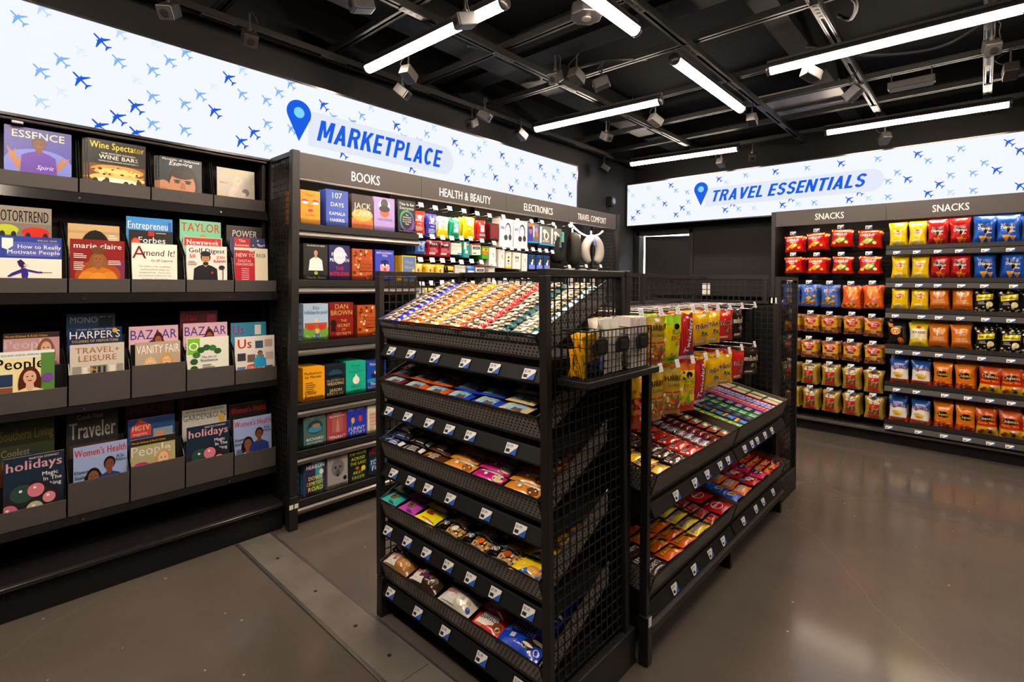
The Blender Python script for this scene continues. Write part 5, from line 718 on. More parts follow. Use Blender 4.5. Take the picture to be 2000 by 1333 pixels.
for z, xa, xb, hh in SHELF:
    s_ = t.part('shelf', MB().prism([(-3.3, RY0, z), (xa, RY0, z), (xb, RY0, z-hh), (xb-.008, RY0, z-hh), (xa-.012, RY0, z-.004), (-3.3, RY0, z-.004)], (0, RY1-RY0, 0)), BLKG)
    for y in (.395, 1.0, -.2): t.part('screw_cap', MB().tube([((xa+xb)/2, y, z-hh*.55), ((xa+xb)/2+.004, y, z-hh*.55)], .005, 8), CHROME, parent=s_).location = (0, 0, 0)
def pocket(y0, y1, z, x, lip, tiers, hb):
    m = MB(); y0 += .003; y1 -= .003
    m.box(x-.004, y0, z+.002, x, y1, z+lip); p = t.part('magazine_pocket', m, LIP, bevel=.0015)
    m = MB(); m.box(-3.298, y0, z+.002, x-.004, y1, z+.006); t.part('floor', m, DARK, parent=p)
    for y in (y0, y1-.003):
        m = MB(); m.prism([(x-.004, y, z+.006), (x-.004, y, z+lip), (x-.03, y, z+hb*.55), (-3.2 if tiers > 1 else x-.06, y, z+hb), (-3.295, y, z+hb), (-3.295, y, z+.006)], (0, .003, 0)); t.part('side_plate', m, BLKG, parent=p)
    for k in range(1, tiers):
        m = MB(); m.box(x-.022-.055*k+.026, y0+.003, z+.006, x-.02-.055*k+.028, y1-.003, z+lip+.03+.066*k); t.part('divider', m, DARK, parent=p)
P1 = (-.19, .1, .395, .68, .97, 1.25); P5 = (-.12, .112, .34, .567, .796, 1.025, 1.25)
for a_, b_ in zip(P1, P1[1:]): pocket(a_, b_, 1.808, -3.16, .068, 1, .26)
for a_, b_ in zip(P5, P5[1:]): pocket(a_, b_, 1.335, -2.995, .066, 3, .34)
for a_, b_, l in zip(P5, P5[1:], (.09, .09, .14, .155, .11, .08)): pocket(a_, b_, .832, -2.978, l, 3, .34)
for a_, b_, l in zip(P5, P5[1:], (.085, .085, .15, .165, .13, .11)): pocket(a_, b_, .338, -2.983, l, 3, .36)
t.part('base_deck', MB().prism([(-3.3, RY0, .16), (-2.9, RY0, .156), (-2.88, RY0, .15), (-2.88, RY0, .136), (-2.9, RY0, .13), (-3.3, RY0, .13)], (0, RY1-RY0, 0)), BLKG, bevel=.003)
t.part('kick_plate', MB().box(-3.3, RY0, 0, -2.909, RY1, .13), DARK)
MAGS = [('essence',0.145,0.371,2.077,0,1),('wine',0.431,0.662,2.098,0,1),('esquire',0.722,0.917,2.048,0,1),('maxim',0.994,1.194,2.037,0,1),('motor',0.117,0.291,1.708,1,2),('hbr',0.123,0.321,1.575,0,2),('beauty',0.348,0.537,1.651,1,2),('marie',0.349,0.547,1.577,0,2),('entre',0.556,0.752,1.711,2,2),('forbes',0.561,0.743,1.641,1,2),('amend',0.569,0.757,1.573,0,2),('taylor',0.775,0.973,1.718,2,2),('newsweek',0.796,0.982,1.626,1,2),('golf',0.802,0.993,1.577,0,2),('power',1.015,1.204,1.708,2,2),('econ',1.018,1.203,1.639,1,2),('nyorker',1.023,1.199,1.578,0,2),('people1',0.141,0.32,1.158,1,3),('people2',0.123,0.298,1.086,0,3),('monocle',0.35,0.529,1.232,2,3),('harpers',0.332,0.532,1.169,1,3),('leisure',0.349,0.545,1.098,0,3),('bazaar',0.56,0.766,1.164,1,3),('vanity',0.588,0.775,1.089,0,3),('star',0.77,0.948,1.23,2,3),('bazaar',0.782,0.992,1.168,1,3),('omag',0.784,0.982,1.097,0,3),('us1',1,1.188,1.159,1,3),('us2',1.033,1.244,1.085,0,3),('southern',0.127,0.306,0.774,1,4),('holidays',0.143,0.335,0.634,0,4),('traveler',0.345,0.533,0.778,1,4),('womens',0.366,0.562,0.631,0,4),('health',0.555,0.761,0.769,2,4),('hgtv',0.572,0.768,0.704,1,4),('people3',0.568,0.751,0.619,0,4),('bon',0.793,0.983,0.769,2,4),('garden',0.782,0.994,0.711,1,4),('holidays',0.809,1.01,0.633,0,4),('food',1.014,1.214,0.777,2,4),('womens2',1.025,1.222,0.702,1,4),('womens',1.015,1.215,0.631,0,4)]
base_z = {1: 1.818, 2: 1.345, 3: .842, 4: .348}; frontx = {1: -3.168, 2: -3.003, 3: -2.986, 4: -2.991}; seen = {}
EXTRA = {('holidays', 2): 'navy bauble magazine, smaller one in the fourth bottom pocket', ('holidays', 1): 'navy bauble magazine, large one in the leftmost bottom pocket', ('womens', 1): 'light blue magazine with two women, in second bottom pocket', ('womens', 2): 'light blue magazine with two women, rightmost in bottom row', ('bazaar', 1): 'pink magazine with big red hair, behind the two blondes', ('bazaar', 2): 'pink magazine with big red hair, behind the bonsai-wreath cover'}
for key, y0, y1, zt, l, r in MAGS:
    zt = min(zt, 2.08)
    r = int(r); l = int(l); seen[key] = seen.get(key, 0)+1; zb = base_z[r]; h = zt-zb+.004; ww = y1-y0
    lo, hi = max((p for p in zip(P1 if r == 1 else P5, (P1 if r == 1 else P5)[1:])), key=lambda p: min(y1, p[1])-max(y0, p[0])); ww = min(ww, hi-lo-.014); yc = min(max((y0+y1)/2, lo+.007+ww/2), hi-.007-ww/2); y0, y1 = yc-ww/2, yc+ww/2
    cops = 3 if key in ('wine', 'esquire') else 1
    lab = EXTRA.get((key, seen[key])) or MDESC[key]
    put(key, MX(frontx[r]-.055*l-.012, (y0+y1)/2, zb, 90, -3), lab, None, w=ww, h=h)
    for k in range(1, cops): put(key, MX(frontx[r]-.055*l-.012-.011*k, (y0+y1)/2-.009*k, zb, 90, -3), 'spare copy behind the '+lab.split(' with')[0].split(' over')[0]+', '+ORD[k-1]+' one back', 'spare magazine copies', w=ww, h=h)

# ---- wall bays: books, health, electronics, travel
BY = (1.305, 2.155, 3.0, 3.845, 4.69)
NAMES = [('BOOKS', 'book bay with a BOOKS header and six shelves, next to magazine rack', 1.628, 1.825), ('HEALTH & BEAUTY', 'pegboard bay under the health and beauty header', 2.313, 2.824), ('ELECTRONICS', 'pegboard bay under the electronics header', 3.218, 3.606), ('TRAVEL COMFORT', 'end bay under the travel comfort header, with mesh side', 3.99, 4.487)]
SHZ = (1.731, 1.409, 1.052, .70, .429, .149)
BAYS = []
for i, (txt, lab, u0, u1) in enumerate(NAMES):
    y0, y1 = BY[i], BY[i+1]; t = Thing('wall_display_bay', (-3.0, (y0+y1)/2, 0), lab, 'display bay', 'wall display bays'); BAYS.append(t)
    t.part('back_panel', MB().box(-3.26, y0, .1, -3.235, y1, 2.1), DARK if i == 0 else PEGB)
    h_ = t.part('header_panel', MB().box(-2.86, y0+.001, 1.983, -2.844, y1-.001, 2.128), HDR, bevel=.002)
    V, F = text2d(txt, .058, None, 0); s_ = (u1-u0)/(V[:, 0].max()-V[:, 0].min()); g = MB()
    for k, dx in enumerate((0, .0016)): g.mesh([(-2.8432+k*.0002, (u0+u1)/2+x*s_+dx, 2.014+y) for x, y in V], F)
    t.part('header_lettering', g, LETTER, parent=h_)
    t.part('header_trim', MB().box(-2.866, y0, 1.974, -2.841, y1, 1.982), RAIL)
    t.part('top_panel', MB().box(-3.235, y0, 2.1, -2.861, y1, 2.11), DARK)
    t.part('led_strip', MB().box(-2.885, y0+.06, 1.992, -2.87, y1-.06, 1.998), LEDM)
    t.part('led_housing', MB().box(-2.888, y0+.04, 1.9985, -2.866, y1-.04, 2.012), DARK)
    t.part('base_deck', MB().box(-3.235, y0, .1, -2.885, y1, .145), BLK, bevel=.002); t.part('kick_plate', MB().box(-3.235, y0, 0, -2.9, y1, .0995), DARK)
    t.part('base_edge_rail', MB().prism([(-2.885, y0, .125), (-2.872, y0, .115), (-2.872, y0, .095), (-2.885, y0, .09)], (0, y1-y0, 0)), RAIL)
    if i: t.part('upright', MB().box(-3.234, y0-.014, .145, -3.2, y0+.014, 2.09), BLK)
def grille(m, a, b, axis, z0, z1, step, r=.0035, zs=None):
    """welded wire grid in a vertical plane; a, b: ends (x, y)"""
    ax, ay = a; bx, by = b; L = math.hypot(bx-ax, by-ay); n = max(1, round(L/step)); zs = zs or step; k = max(1, round((z1-z0)/zs))
    for i in range(1, n): q = i/n; m.bar((ax+(bx-ax)*q, ay+(by-ay)*q, z0), (ax+(bx-ax)*q, ay+(by-ay)*q, z1), r*2)
    ux, uy = (bx-ax)/L, (by-ay)/L
    for j in range(0, k+1): z = z0+(z1-z0)*j/k; m.bar((ax-uy*r*1.2, ay+ux*r*1.2, z), (bx-uy*r*1.2, by+ux*r*1.2, z), r*2)
    return m
# end frames of the run
for t, y in ((BAYS[0], 1.283), (BAYS[3], 4.712)):
    t.part('front_post', MB().box(-2.874, y-.022, .13, -2.832, y+.022, 2.134), BLK, bevel=.004)
    t.part('post_foot', MB().box(-2.884, y-.024, 0, -2.826, y+.024, .19), BLK, bevel=.004)
    t.part('rear_post', MB().box(-3.17, y-.012, 0, -3.145, y+.012, 2.13), BLK); t.part('top_bar', MB().box(-3.145, y-.012, 2.105, -2.874, y+.012, 2.131), BLK)
    m = grille(MB(), (-3.145, y), (-2.874, y), 'x', .15, 2.105, .0225, .0022, .036); t.part('mesh_side_panel', m, BLK)
    b_ = MB().box(-3.145, y-.008, 0, -2.886, y+.008, .14); t.part('side_base', b_, DARK)
t = BAYS[0]
for y in (1.268, 1.297): t.part('paper_label', MB().box(-2.8255, y-.011, .125, -2.825, y+.011, .15), PAPER)
for z in SHZ:
    m = MB(); y0, y1 = BY[0]+.004, BY[1]-.004
    m.prism([(-3.235, y0, z), (-2.868, y0, z), (-2.862, y0, z-.004), (-2.862, y0, z-.04), (-2.872, y0, z-.044), (-3.235, y0, z-.02)], (0, y1-y0, 0)); s_ = t.part('shelf', m, BLK)
    t.part('shelf_edge', MB().prism([(-2.87, y0, z-.046), (-2.852, y0, z-.058), (-2.85, y0, z-.07), (-2.856, y0, z-.079), (-2.87, y0, z-.082)], (0, y1-y0, 0)), RAIL, parent=s_)
    t.part('clear_stop', MB().box(-2.8665, y0+.01, z+.0005, -2.8645, y1-.01, z+.028), ACR, parent=s_)
BOOKS = [('heart',1.325,1.447,1.924,1),('days',1.479,1.628,1.95,1),('carr',1.646,1.8,1.945,1),('flip',1.8,1.966,1.947,1),('everyone',1.983,2.133,1.95,1),('sheen',1.345,1.498,1.617,2),('intruder',1.501,1.642,1.619,2),('strong',1.652,1.8,1.605,2),('replace',1.815,1.962,1.607,2),('mitch',2.019,2.141,1.579,2),('elin',1.348,1.504,1.268,3),('dan',1.504,1.673,1.272,3),('strong',1.691,1.853,1.25,3),('medit',1.348,1.485,0.898,4),('wedding',1.485,1.618,0.895,4),('tipping',1.618,1.759,0.903,4),('haig',1.763,1.906,0.889,4),('play',1.354,1.497,0.629,5),('tenant',1.497,1.631,0.621,5),('funny',1.627,1.765,0.625,5),('cha',1.769,1.901,0.626,5),('herron',1.368,1.493,0.359,6),('wolf',1.503,1.64,0.348,6),('lake',1.64,1.776,0.347,6),('baldacci',1.779,1.92,0.344,6)]
seen = {}
ROWN = ['', 'on the top book shelf', 'on the second book shelf', 'on the third book shelf', 'on the fourth book shelf', 'on the fifth book shelf', 'on the bottom book shelf']
for key, y0, y1, zt, r in BOOKS:
    r = int(r); z = SHZ[r-1]+.001; h = min(zt-z, .235); ww = min(y1-y0-.006, .155)
    lab = BDESC[key]+' '+ROWN[r]
    for k in range(5 if key in ('heart', 'mitch', 'tipping', 'medit') else 3):
        put(key, MX(-2.885-.034*k, (y0+y1)/2-.004*k+(.004 if k else 0), z, 90, -2), lab if k == 0 else ORD[k-1]+' copy behind the '+BDESC[key].split(' with')[0].split(' beside')[0]+' '+ROWN[r], None if k == 0 else 'spare book copies', w=ww, h=h)
# ---- hooks
def hook(t, x0, x1, y, z, up=.022, tilt=.35, wide=.042):
    m = MB().tube([(x0, y, z), (x1-.012, y, z), (x1, y, z+.006), (x1+.004, y, z+.016)], .0028, 6); h_ = t.part('peg_hook', m, CHROME, True)
    t.part('tag_arm', MB().tube([(x0, y, z+up), (x1+.004, y, z+up)], .0022, 6), CHROME, True, parent=h_)
    price_tag(t, h_, (x1+.012, y, z+up), (0, 1, 0), (1, 0, tilt), wide, .034)
HK = [[(2.175,1.937),(2.301,1.931),(2.434,1.942),(2.574,1.939),(2.711,1.935),(2.844,1.933),(3.002,1.941),(3.176,1.925),(3.354,1.938),(3.5,1.943),(3.661,1.94),(3.911,1.948)], [(2.169,1.724),(2.276,1.725),(2.369,1.725),(2.456,1.727),(2.551,1.734),(2.644,1.737),(2.763,1.73),(2.899,1.719),(3.012,1.693),(3.104,1.69),(3.192,1.69),(3.29,1.692),(3.378,1.696),(3.469,1.692),(3.562,1.693),(3.65,1.688)], [(2.162,1.558),(2.278,1.559),(2.371,1.559),(2.468,1.566),(2.553,1.555),(2.657,1.566),(2.76,1.562),(2.901,1.551)], [(2.191,1.388),(2.276,1.396),(2.368,1.4),(2.485,1.405),(2.57,1.398),(2.67,1.399),(2.897,1.408),(3.021,1.443),(3.12,1.457),(3.222,1.454),(3.301,1.456),(3.396,1.462)], [(3.91,1.562),(4.189,1.576),(4.446,1.584)]]
for row in HK:
    for y, z in row:
        t = BAYS[1] if y < 3.0 else BAYS[2] if y < 3.845 else BAYS[3]
        if y < 2.165: y = 2.175
        hook(t, -3.235, -2.885, y, z-.022)
# ---- goods on the hooks: kind, y, top z, copies, words
PEGS = [('hr', 2.19, 1.9, 4, 'red bag of cough drops'), ('hb', 2.301, 1.89, 4, 'blue bag of cough drops'), ('hw', 2.405, 1.882, 4, 'white and yellow bag'), ('wt', 2.52, 1.884, 4, 'green pack of wipes'), ('wy', 2.665, 1.905, 4, 'yellow pack of wipes'), ('wr', 2.8, 1.893, 3, 'red pack of wipes'), ('nv', 2.93, 1.88, 6, 'dark red carded item'), ('h1', 3.07, 1.932, 2, 'white headphone box, left one'), ('h2', 3.25, 1.932, 2, 'white headphone box, right one'), ('e0', 3.42, 1.925, 1, 'earphone box with a portrait'), ('e1', 3.58, 1.915, 1, 'grey earphone box, left one'), ('e1', 3.74, 1.91, 1, 'grey earphone box, right one'),
        ('pb', 2.205, 1.69, 5, 'light blue tissue pack'), ('pr', 2.32, 1.7, 6, 'crimson medicine packet'), ('pr', 2.425, 1.7, 4, 'crimson medicine packet near white box'), ('pw', 2.53, 1.695, 3, 'white plaster box'), ('pt2', 2.63, 1.713, 4, 'teal medicine box'), ('px', 2.735, 1.702, 5, 'white medicine box with red edge'), ('pg', 2.83, 1.69, 4, 'green and orange medicine box'),
        ('wb', 2.91, 1.685, 6, 'white charging cable box'), ('wb', 3.015, 1.675, 4, 'slim white cable box'), ('wz', 3.1, 1.662, 3, 'white box with yellow foot'), ('we', 3.2, 1.66, 3, 'white earbud box'), ('wb', 3.3, 1.655, 3, 'narrow white cable box'), ('eb', 3.4, 1.65, 4, 'blue adapter box, left one'), ('eb', 3.505, 1.65, 4, 'blue adapter box, middle one'), ('eb', 3.61, 1.65, 4, 'blue adapter box, right one'),
        ('yb', 2.185, 1.53, 4, 'yellow lozenge bag, leftmost'), ('yb', 2.29, 1.53, 4, 'yellow lozenge bag, second'), ('yb', 2.38, 1.53, 3, 'yellow lozenge bag, third'), ('kb2', 2.475, 1.53, 4, 'black and yellow lozenge bag'), ('pw', 2.57, 1.53, 3, 'white plaster box, lower row'), ('bb2', 2.68, 1.53, 4, 'blue lozenge bag'), ('px', 2.78, 1.53, 3, 'white medicine box, lower row'), ('gb', 2.9, 1.525, 4, 'grey accessory box'),
        ('gb', 2.2, 1.36, 3, 'grey accessory box'), ('yb', 2.285, 1.36, 3, 'yellow lozenge bag, bottom row'), ('bb2', 2.385, 1.36, 3, 'blue lozenge bag, bottom row'), ('gb', 2.49, 1.36, 3, 'grey accessory box'), ('px', 2.59, 1.36, 3, 'white medicine box, bottom row'), ('gb', 2.69, 1.36, 3, 'grey accessory box'), ('gb', 2.9, 1.37, 4, 'grey accessory box'), ('wb', 3.02, 1.415, 4, 'white cable box, bottom row'), ('gb', 3.12, 1.42, 4, 'grey accessory box'), ('wb', 3.22, 1.42, 4, 'white cable box, bottom row'), ('gb', 3.31, 1.42, 4, 'grey accessory box'), ('gb', 3.4, 1.42, 4, 'grey accessory box')]
cnt = {}
for key, y, zt, c, wd in PEGS:
    D = KIND[key][3]; H = KIND[key][2]; rows_ = 'top' if zt > 1.8 else 'second' if zt > 1.6 else 'third' if zt > 1.5 else 'fourth'
    for k in range(c):
        q = random.Random(hash_(key)+k); cnt[(wd, rows_)] = cnt.get((wd, rows_), 0)+1; n_ = cnt[(wd, rows_)]
        put(key, MX(-2.905-D/2-k*(D+.006), y, zt-H, 90+q.uniform(-5, 5), 0, q.uniform(-2, 2)), wd+', '+ORD[n_-1]+' on '+rows_+' row of wall hooks', 'goods on the wall hooks')
# ---- neck pillows and the loose LED strip
def neck_pillow(x, y, z, r, th, col, label, rz, cardcol):
    t = Thing('neck_pillow', (x, y, z), label, 'neck pillow', 'neck pillows on hooks'); m = MB(); pts = []; rad = []
    for k in range(25):
        a = R(-150+300*k/24); e = min(1, (1-abs(k-12)/12)*4+.35); p = Vector((0, r*math.sin(a)*.72, r*math.cos(a)*1.05)); p.rotate(Matrix.Rotation(R(rz), 3, 'Z')); pts.append(Vector((x, y, z))+p); rad.append(th*(.55+.45*min(1, e)))
    m.tube(pts, rad, 14, col); t.part('cushion', m, FABRIC, True)
    c = MB(); c.box(x+th*.9, y-.04, z+r*.5, x+th*.9+.002, y+.045, z+r*1.25, cardcol); c.box(x-.02, y-.012, z+r*1.2, x-.017, y+.012, z+r*1.75, 'e8e4dc'); t.part('hang_card', c, PRINT)
neck_pillow(-2.97, 3.84, 1.73, .125, .05, '2b2a2a', 'black U-shaped neck pillow with a teal card, left of the grey ones', 20, '3aa8a4')
neck_pillow(-2.95, 4.08, 1.72, .13, .05, '3a3836', 'dark neck pillow with a colourful card, between the other two', 50, 'd8a0a8')
neck_pillow(-2.92, 4.36, 1.73, .12, .046, 'a8a29c', 'light grey neck pillow, rightmost in the travel bay', -25, '6a78c0')
for y, l in ((4.0, 'first'), (4.2, 'second'), (4.4, 'third')): put('gb', MX(-2.93, y, 1.38, 90, 0), 'grey travel accessory box, '+l+' from left behind the wire panel', 'boxes in the travel bay', w=.11, h=.17)
m = MB(); m.tube([(-2.87, 3.92+.55*k/14, 1.972-.085*math.sin(math.pi*min(1, k/14*1.0))**.8-(.03*k/14)) for k in range(15)], .006, 8); tag(m.build('led_light_strip', LEDM, None, True), 'loose glowing LED strip sagging under the travel comfort header', 'light strip')
# ================================================================ front end display of the island (faces -y)
LX = lambda z: -.038*(z/1.45)            # the stand leans slightly, as in the photograph
def basket_tray(t, name, org, U, S, W, L, lip, ang, matf, mats_, lean_out=.028):
    """sloped perforated tray. org: front-left corner of the tray floor, U across, S horizontal direction to the back"""
    O = Vector(org); U = Vector(U); S = Vector(S); Z = Vector((0, 0, 1)); sl = S*math.cos(ang)+Z*math.sin(ang); up = Z
    P = lambda u, s, z: O+U*u+sl*s+up*z
    m = MB(); m.prism([P(0, 0, 0), P(W, 0, 0), P(W, 0, -.003), P(0, 0, -.003)], sl*L); p = t.part(name, m, DARK)
    m = MB(); f = -S*lean_out; a = [P(0, 0, -.004), P(W, 0, -.004), P(W, 0, lip)+f, P(0, 0, lip)+f]
    m.face(a); t.part('perforated_front', m, matf, parent=p)
    m = MB(); m.bar(P(0, 0, lip)+f, P(W, 0, lip)+f, .004, .006); m.bar(P(0, 0, -.004), P(W, 0, -.004), .006, .008); m.bar(a[0], a[3], .004); m.bar(a[1], a[2], .004); t.part('rim', m, BLK, parent=p)
    for u in (0, W):
        m = MB(); m.face([P(u, 0, -.004), P(u, L, -.004), P(u, L, lip), P(u, 0, lip)+f]); t.part('perforated_side', m, mats_, parent=p); m = MB(); m.bar(P(u, 0, lip)+f, P(u, L, lip), .004, .006); t.part('side_rim', m, RAIL, parent=p)
    M = Matrix.Identity(4); n = U.cross(sl)
    for i in range(3): M[i][0] = U[i]; M[i][1] = sl[i]; M[i][2] = n[i]; M[i][3] = O[i]
    return p, M
def rail(t, org, U, S, W, h, tags, name='price_rail'):
    """sloping shelf front with price cards. org: upper left corner"""
    O = Vector(org); U = Vector(U); S = Vector(S); Z = Vector((0, 0, 1)); m = MB()
    m.prism([O+S*.012, O+S*.012-Z*.02, O+S*.3-Z*.02, O+S*.3], U*W); t.part('shelf_bracket', m, DARK); O = O-Z*.0205; m = MB()
    pr = [O, O-S*.022-Z*h, O-S*.022-Z*(h+.006), O-S*.01-Z*(h+.009), O+S*.02-Z*(h+.004), O+S*.32-Z*.03, O+S*.32-Z*.0]
    m.prism(pr, U*W); p = t.part(name, m, DARK, bevel=.002)
    nn = (-S*h+Z*.022).normalized()
    for u in tags: price_tag(t, p, O-S*.0125-Z*(h*.55)+U*u+nn*.004, U, nn, .048, .034)
    return p
E1 = Thing('end_display', (-1.4, 1.42, 0), 'black wire end display with five sloped snack trays, facing the viewer', 'display stand', 'island display stands')
t = E1; PXL, PXR = -1.862, -.932          # outer faces of the posts at floor level
def post(x0, x1, y0, y1, z0, z1, name='post'):
    m = MB(); a, b = LX(z0), LX(z1); v = [(x0+a, y0, z0), (x1+a, y0, z0), (x1+a, y1, z0), (x0+a, y1, z0)]; m.prism(v, (b-a, 0, z1-z0)); return t.part(name, m, BLK, bevel=.002)
post(PXL, PXL+.032, 1.2, 1.225, .17, 1.425); post(PXR-.03, PXR, 1.2, 1.225, .17, 1.425); post(PXL, PXL+.03, 1.64, 1.665, .13, 1.425); post(PXR-.03, PXR, 1.64, 1.665, .13, 1.425)
for x in (PXL, PXR-.035):
    m = MB(); a = LX(1.44); m.box(x+a, 1.2, 1.4255, x+.033+a, 1.665, 1.446); t.part('top_bar', m, BLK, bevel=.002)
m = MB(); m.box(PXL+LX(1.4), 1.672, 1.425, PXR+LX(1.4), 1.7, 1.45); t.part('back_top_bar', m, BLK, bevel=.002)
for x in (PXL+.016, PXR-.015):
    m = grille(MB(), (x, 1.225), (x, 1.64), 'y', .16, 1.42, .0345, .0019, .036); m.v = [(a+LX(c), b, c) for a, b, c in m.v]; t.part('mesh_side_panel', m, BLK)
m = grille(MB(), (PXL+.03, 1.686), (PXR-.03, 1.686), 'x', 1.13, 1.425, .036, .0025, .036); m.v = [(a+LX(c), b, c) for a, b, c in m.v]; t.part('mesh_back_panel', m, BLK)
for x in (PXL+LX(1.4), -1.42, PXR-.026+LX(1.4)): t.part('back_upright', MB().box(x, 1.67, .0, x+.026, 1.702, 1.425), BLK)
t.part('back_panel', MB().box(PXL+.02, 1.68, .1, PXR-.02, 1.69, 1.12), DARK)
t.part('side_base', MB().box(PXR-.03, 1.26, 0, PXR+.002, 1.7, .135), BLK, bevel=.003); t.part('side_base', MB().box(PXL-.002, 1.26, 0, PXL+.03, 1.7, .135), BLK, bevel=.003)
for x in (PXL-.004, PXR-.034): t.part('foot', MB().box(x, 1.2, 0, x+.036, 1.2595, .169), BLK, bevel=.005)
t.part('toe_board', MB().box(PXL+.036, 1.5, 0, PXR-.036, 1.512, .1), DARK)
TRZ = (1.242, .992, .743, .496, .24)
ETAG = [[-1.782, -1.65, -1.501, -1.334, -1.188, -1.036], [-1.796, -1.666, -1.531, -1.414, -1.303, -1.108], [-1.76, -1.643, -1.534, -1.405, -1.222, -1.066], [-1.796, -1.663, -1.541, -1.414, -1.295, -1.174, -1.03], [-1.774, -1.591, -1.428, -1.237, -1.066]]
TM = []
for k, zt in enumerate(TRZ):
    lx = LX(zt); x0 = PXL+.036+lx; W = PXR-.036-PXL-.036; zb = zt-.072
    p, M = basket_tray(t, 'tray', (x0, 1.222, zb), (1, 0, 0), (0, 1, 0), W, .395, .072, R(25), PERX, PERY); TM.append((M, W, x0))
    rail(t, (x0-.006, 1.226, zb-.012 if k < 4 else zb-.004), (1, 0, 0), (0, 1, 0), W+.012, .042, [min(W-.03, max(.03, q-x0)) for q in ETAG[k]])
def fill(M, u0, key, n, p, s0=.006, lift=.0, sh=0, words='', where='', jit=.004, rz=0, layers=1, ends=None, grp=None, dz=0, size=None):
    """one column of packs going up a tray; words: look, where: place"""
    W_, H_, D_ = KIND[key][1:4] if not size else size; q = random.Random(hash_(key)+int(u0*1000)); kw = {} if not size else dict(w=size[0], h=size[1], d=size[2])
    for i in range(n):
        s = s0+i*p
        L = Matrix.Translation((u0+q.uniform(-jit, jit), s, lift+D_/2+.0015+H_*math.sin(R(sh))*.85+q.uniform(0, .002)))@Matrix.Rotation(R(q.uniform(-4, 4) if jit else 0)+R(rz), 4, 'Z')@Matrix.Rotation(R(-sh), 4, 'X')@Matrix.Rotation(R(-90), 4, 'X')
        put(key, M@L, '%s, %s from front, %s' % (words, ORD[i], where), grp or where, **kw)
# tray 1: bars in clear wrappers, seven columns
C7 = ['blue-ended snack bar', 'orange-ended snack bar', 'amber snack bar', 'orange-dotted snack bar', 'red-dotted snack bar', 'dark teal snack bar', 'teal snack bar']
for c in range(7): fill(TM[0][0], .064+c*.1215, 'k%d' % (c+1), 11, .0335, .002, .051, 9, C7[c], 'top tray of the front display')
m = MB(); M, W, _ = TM[0]; v = [M@Vector(q) for q in ((.003, 0, .048), (W-.003, 0, .048), (W-.003, .38, .048), (.003, .38, .048))]; m.prism(v, (0, 0, .003)); t.part('false_floor', m, DARK)
for c in range(8): m = MB(); u = .003+c*.1215; v = [M@Vector(q) for q in ((u, .0, .052), (u, .38, .052), (u, .38, .066), (u, 0, .066))]; m.prism(v, (.0012, 0, 0)); t.part('divider', m, ACR)
# tray 2
for i, (u, key, wd) in enumerate(((.07, 'cm', 'maroon energy bar'), (.205, 'co', 'orange energy bar, left column'), (.335, 'co', 'orange energy bar, right column'), (.47, 'cb', 'blue energy bar, left column'), (.6, 'cb', 'blue energy bar, right column'), (.73, 'ct', 'tan energy bar'))): fill(TM[1][0], u+.005, key, 6, .052, .004, .042, 17, wd, 'second tray of the front display', size=(.127, .072, .02))
for i, (u, key, wd) in enumerate(((.06, 'rn', 'navy protein bar'), (.19, 'rk', 'black protein bar'), (.32, 'rb', 'brown protein bar'), (.46, 'qo', 'orange and white protein bar'), (.61, 'qm', 'magenta protein bar'), (.765, 'qc', 'orange cookie protein bar'))): fill(TM[2][0], u+.01, key, 7, .046, .004, .046, 14, wd, 'third tray of the front display')
for i, (u, key, n, p, wd) in enumerate(((.055, 'pt', 4, .07, 'teal snack pouch'), (.17, 'pm', 4, .07, 'magenta snack pouch'), (.29, 'py', 4, .07, 'yellow snack pouch'), (.425, 'ka', 6, .052, 'nut bar with cream dot'), (.56, 'kb', 6, .052, 'nut bar with orange dot'), (.69, 'kc', 6, .052, 'nut bar with rust dot'), (.8, 'bv', 4, .066, 'yellow biscuit packet'))): fill(TM[3][0], u, key, n, p, .004, .046, 14, wd, 'fourth tray of the front display', jit=.003, size=(.115, .078, .024) if key == 'bv' else None)
for i, (u, key, n, p, wd, sz) in enumerate(((.09, 'db', 4, .085, 'packet of brown mini doughnuts', (.165, .078, .062)), (.27, 'dk', 4, .085, 'packet of chocolate mini doughnuts', (.165, .078, .062)), (.45, 'dw', 4, .085, 'packet of white mini doughnuts', (.165, .078, .062)), (.6, 'bu', 5, .066, 'red and white wafer bar', (.13, .078, .026)), (.755, 'or', 3, .11, 'blue packet of chocolate cakes', (.17, .115, .032)))): fill(TM[4][0], u, key, n, p, .006, .03, 10, wd, 'bottom tray of the front display', jit=.003, size=sz)

# ---- wire basket on the side, with its shelf
bx0, bx1, by0, by1, bz0, bz1 = -.956, -.862, 1.262, 1.66, 1.112, 1.256
b = Thing('wire_basket', ((bx0+bx1)/2, (by0+by1)/2, bz0), 'small black wire basket on the side of the front display, holding napkins and sachets', 'wire basket')
m = MB(); grille(m, (bx0, by0), (bx1, by0), 'x', bz0, bz1, .024, .0010, .024); grille(m, (bx1, by0), (bx1, by1), 'y', bz0, bz1, .024, .0010, .024); grille(m, (bx0, by1), (bx1, by1), 'x', bz0, bz1, .024, .0010, .024)
for q in ((bx0, by0), (bx1, by0), (bx1, by1), (bx0, by1)): m.bar((*q, bz0), (*q, bz1), .004)
for u, v in (((bx0, by0), (bx1, by0)), ((bx1, by0), (bx1, by1)), ((bx1, by1), (bx0, by1)), ((bx0, by1), (bx0, by0))): m.bar((*u, bz1), (*v, bz1), .0045); m.bar((*u, bz0), (*v, bz0), .0045)
for k in range(1, 16): y = by0+(by1-by0)*k/16; m.bar((bx0, y, bz0), (bx1, y, bz0), .003)
b.part('wire_body', m, BLK)
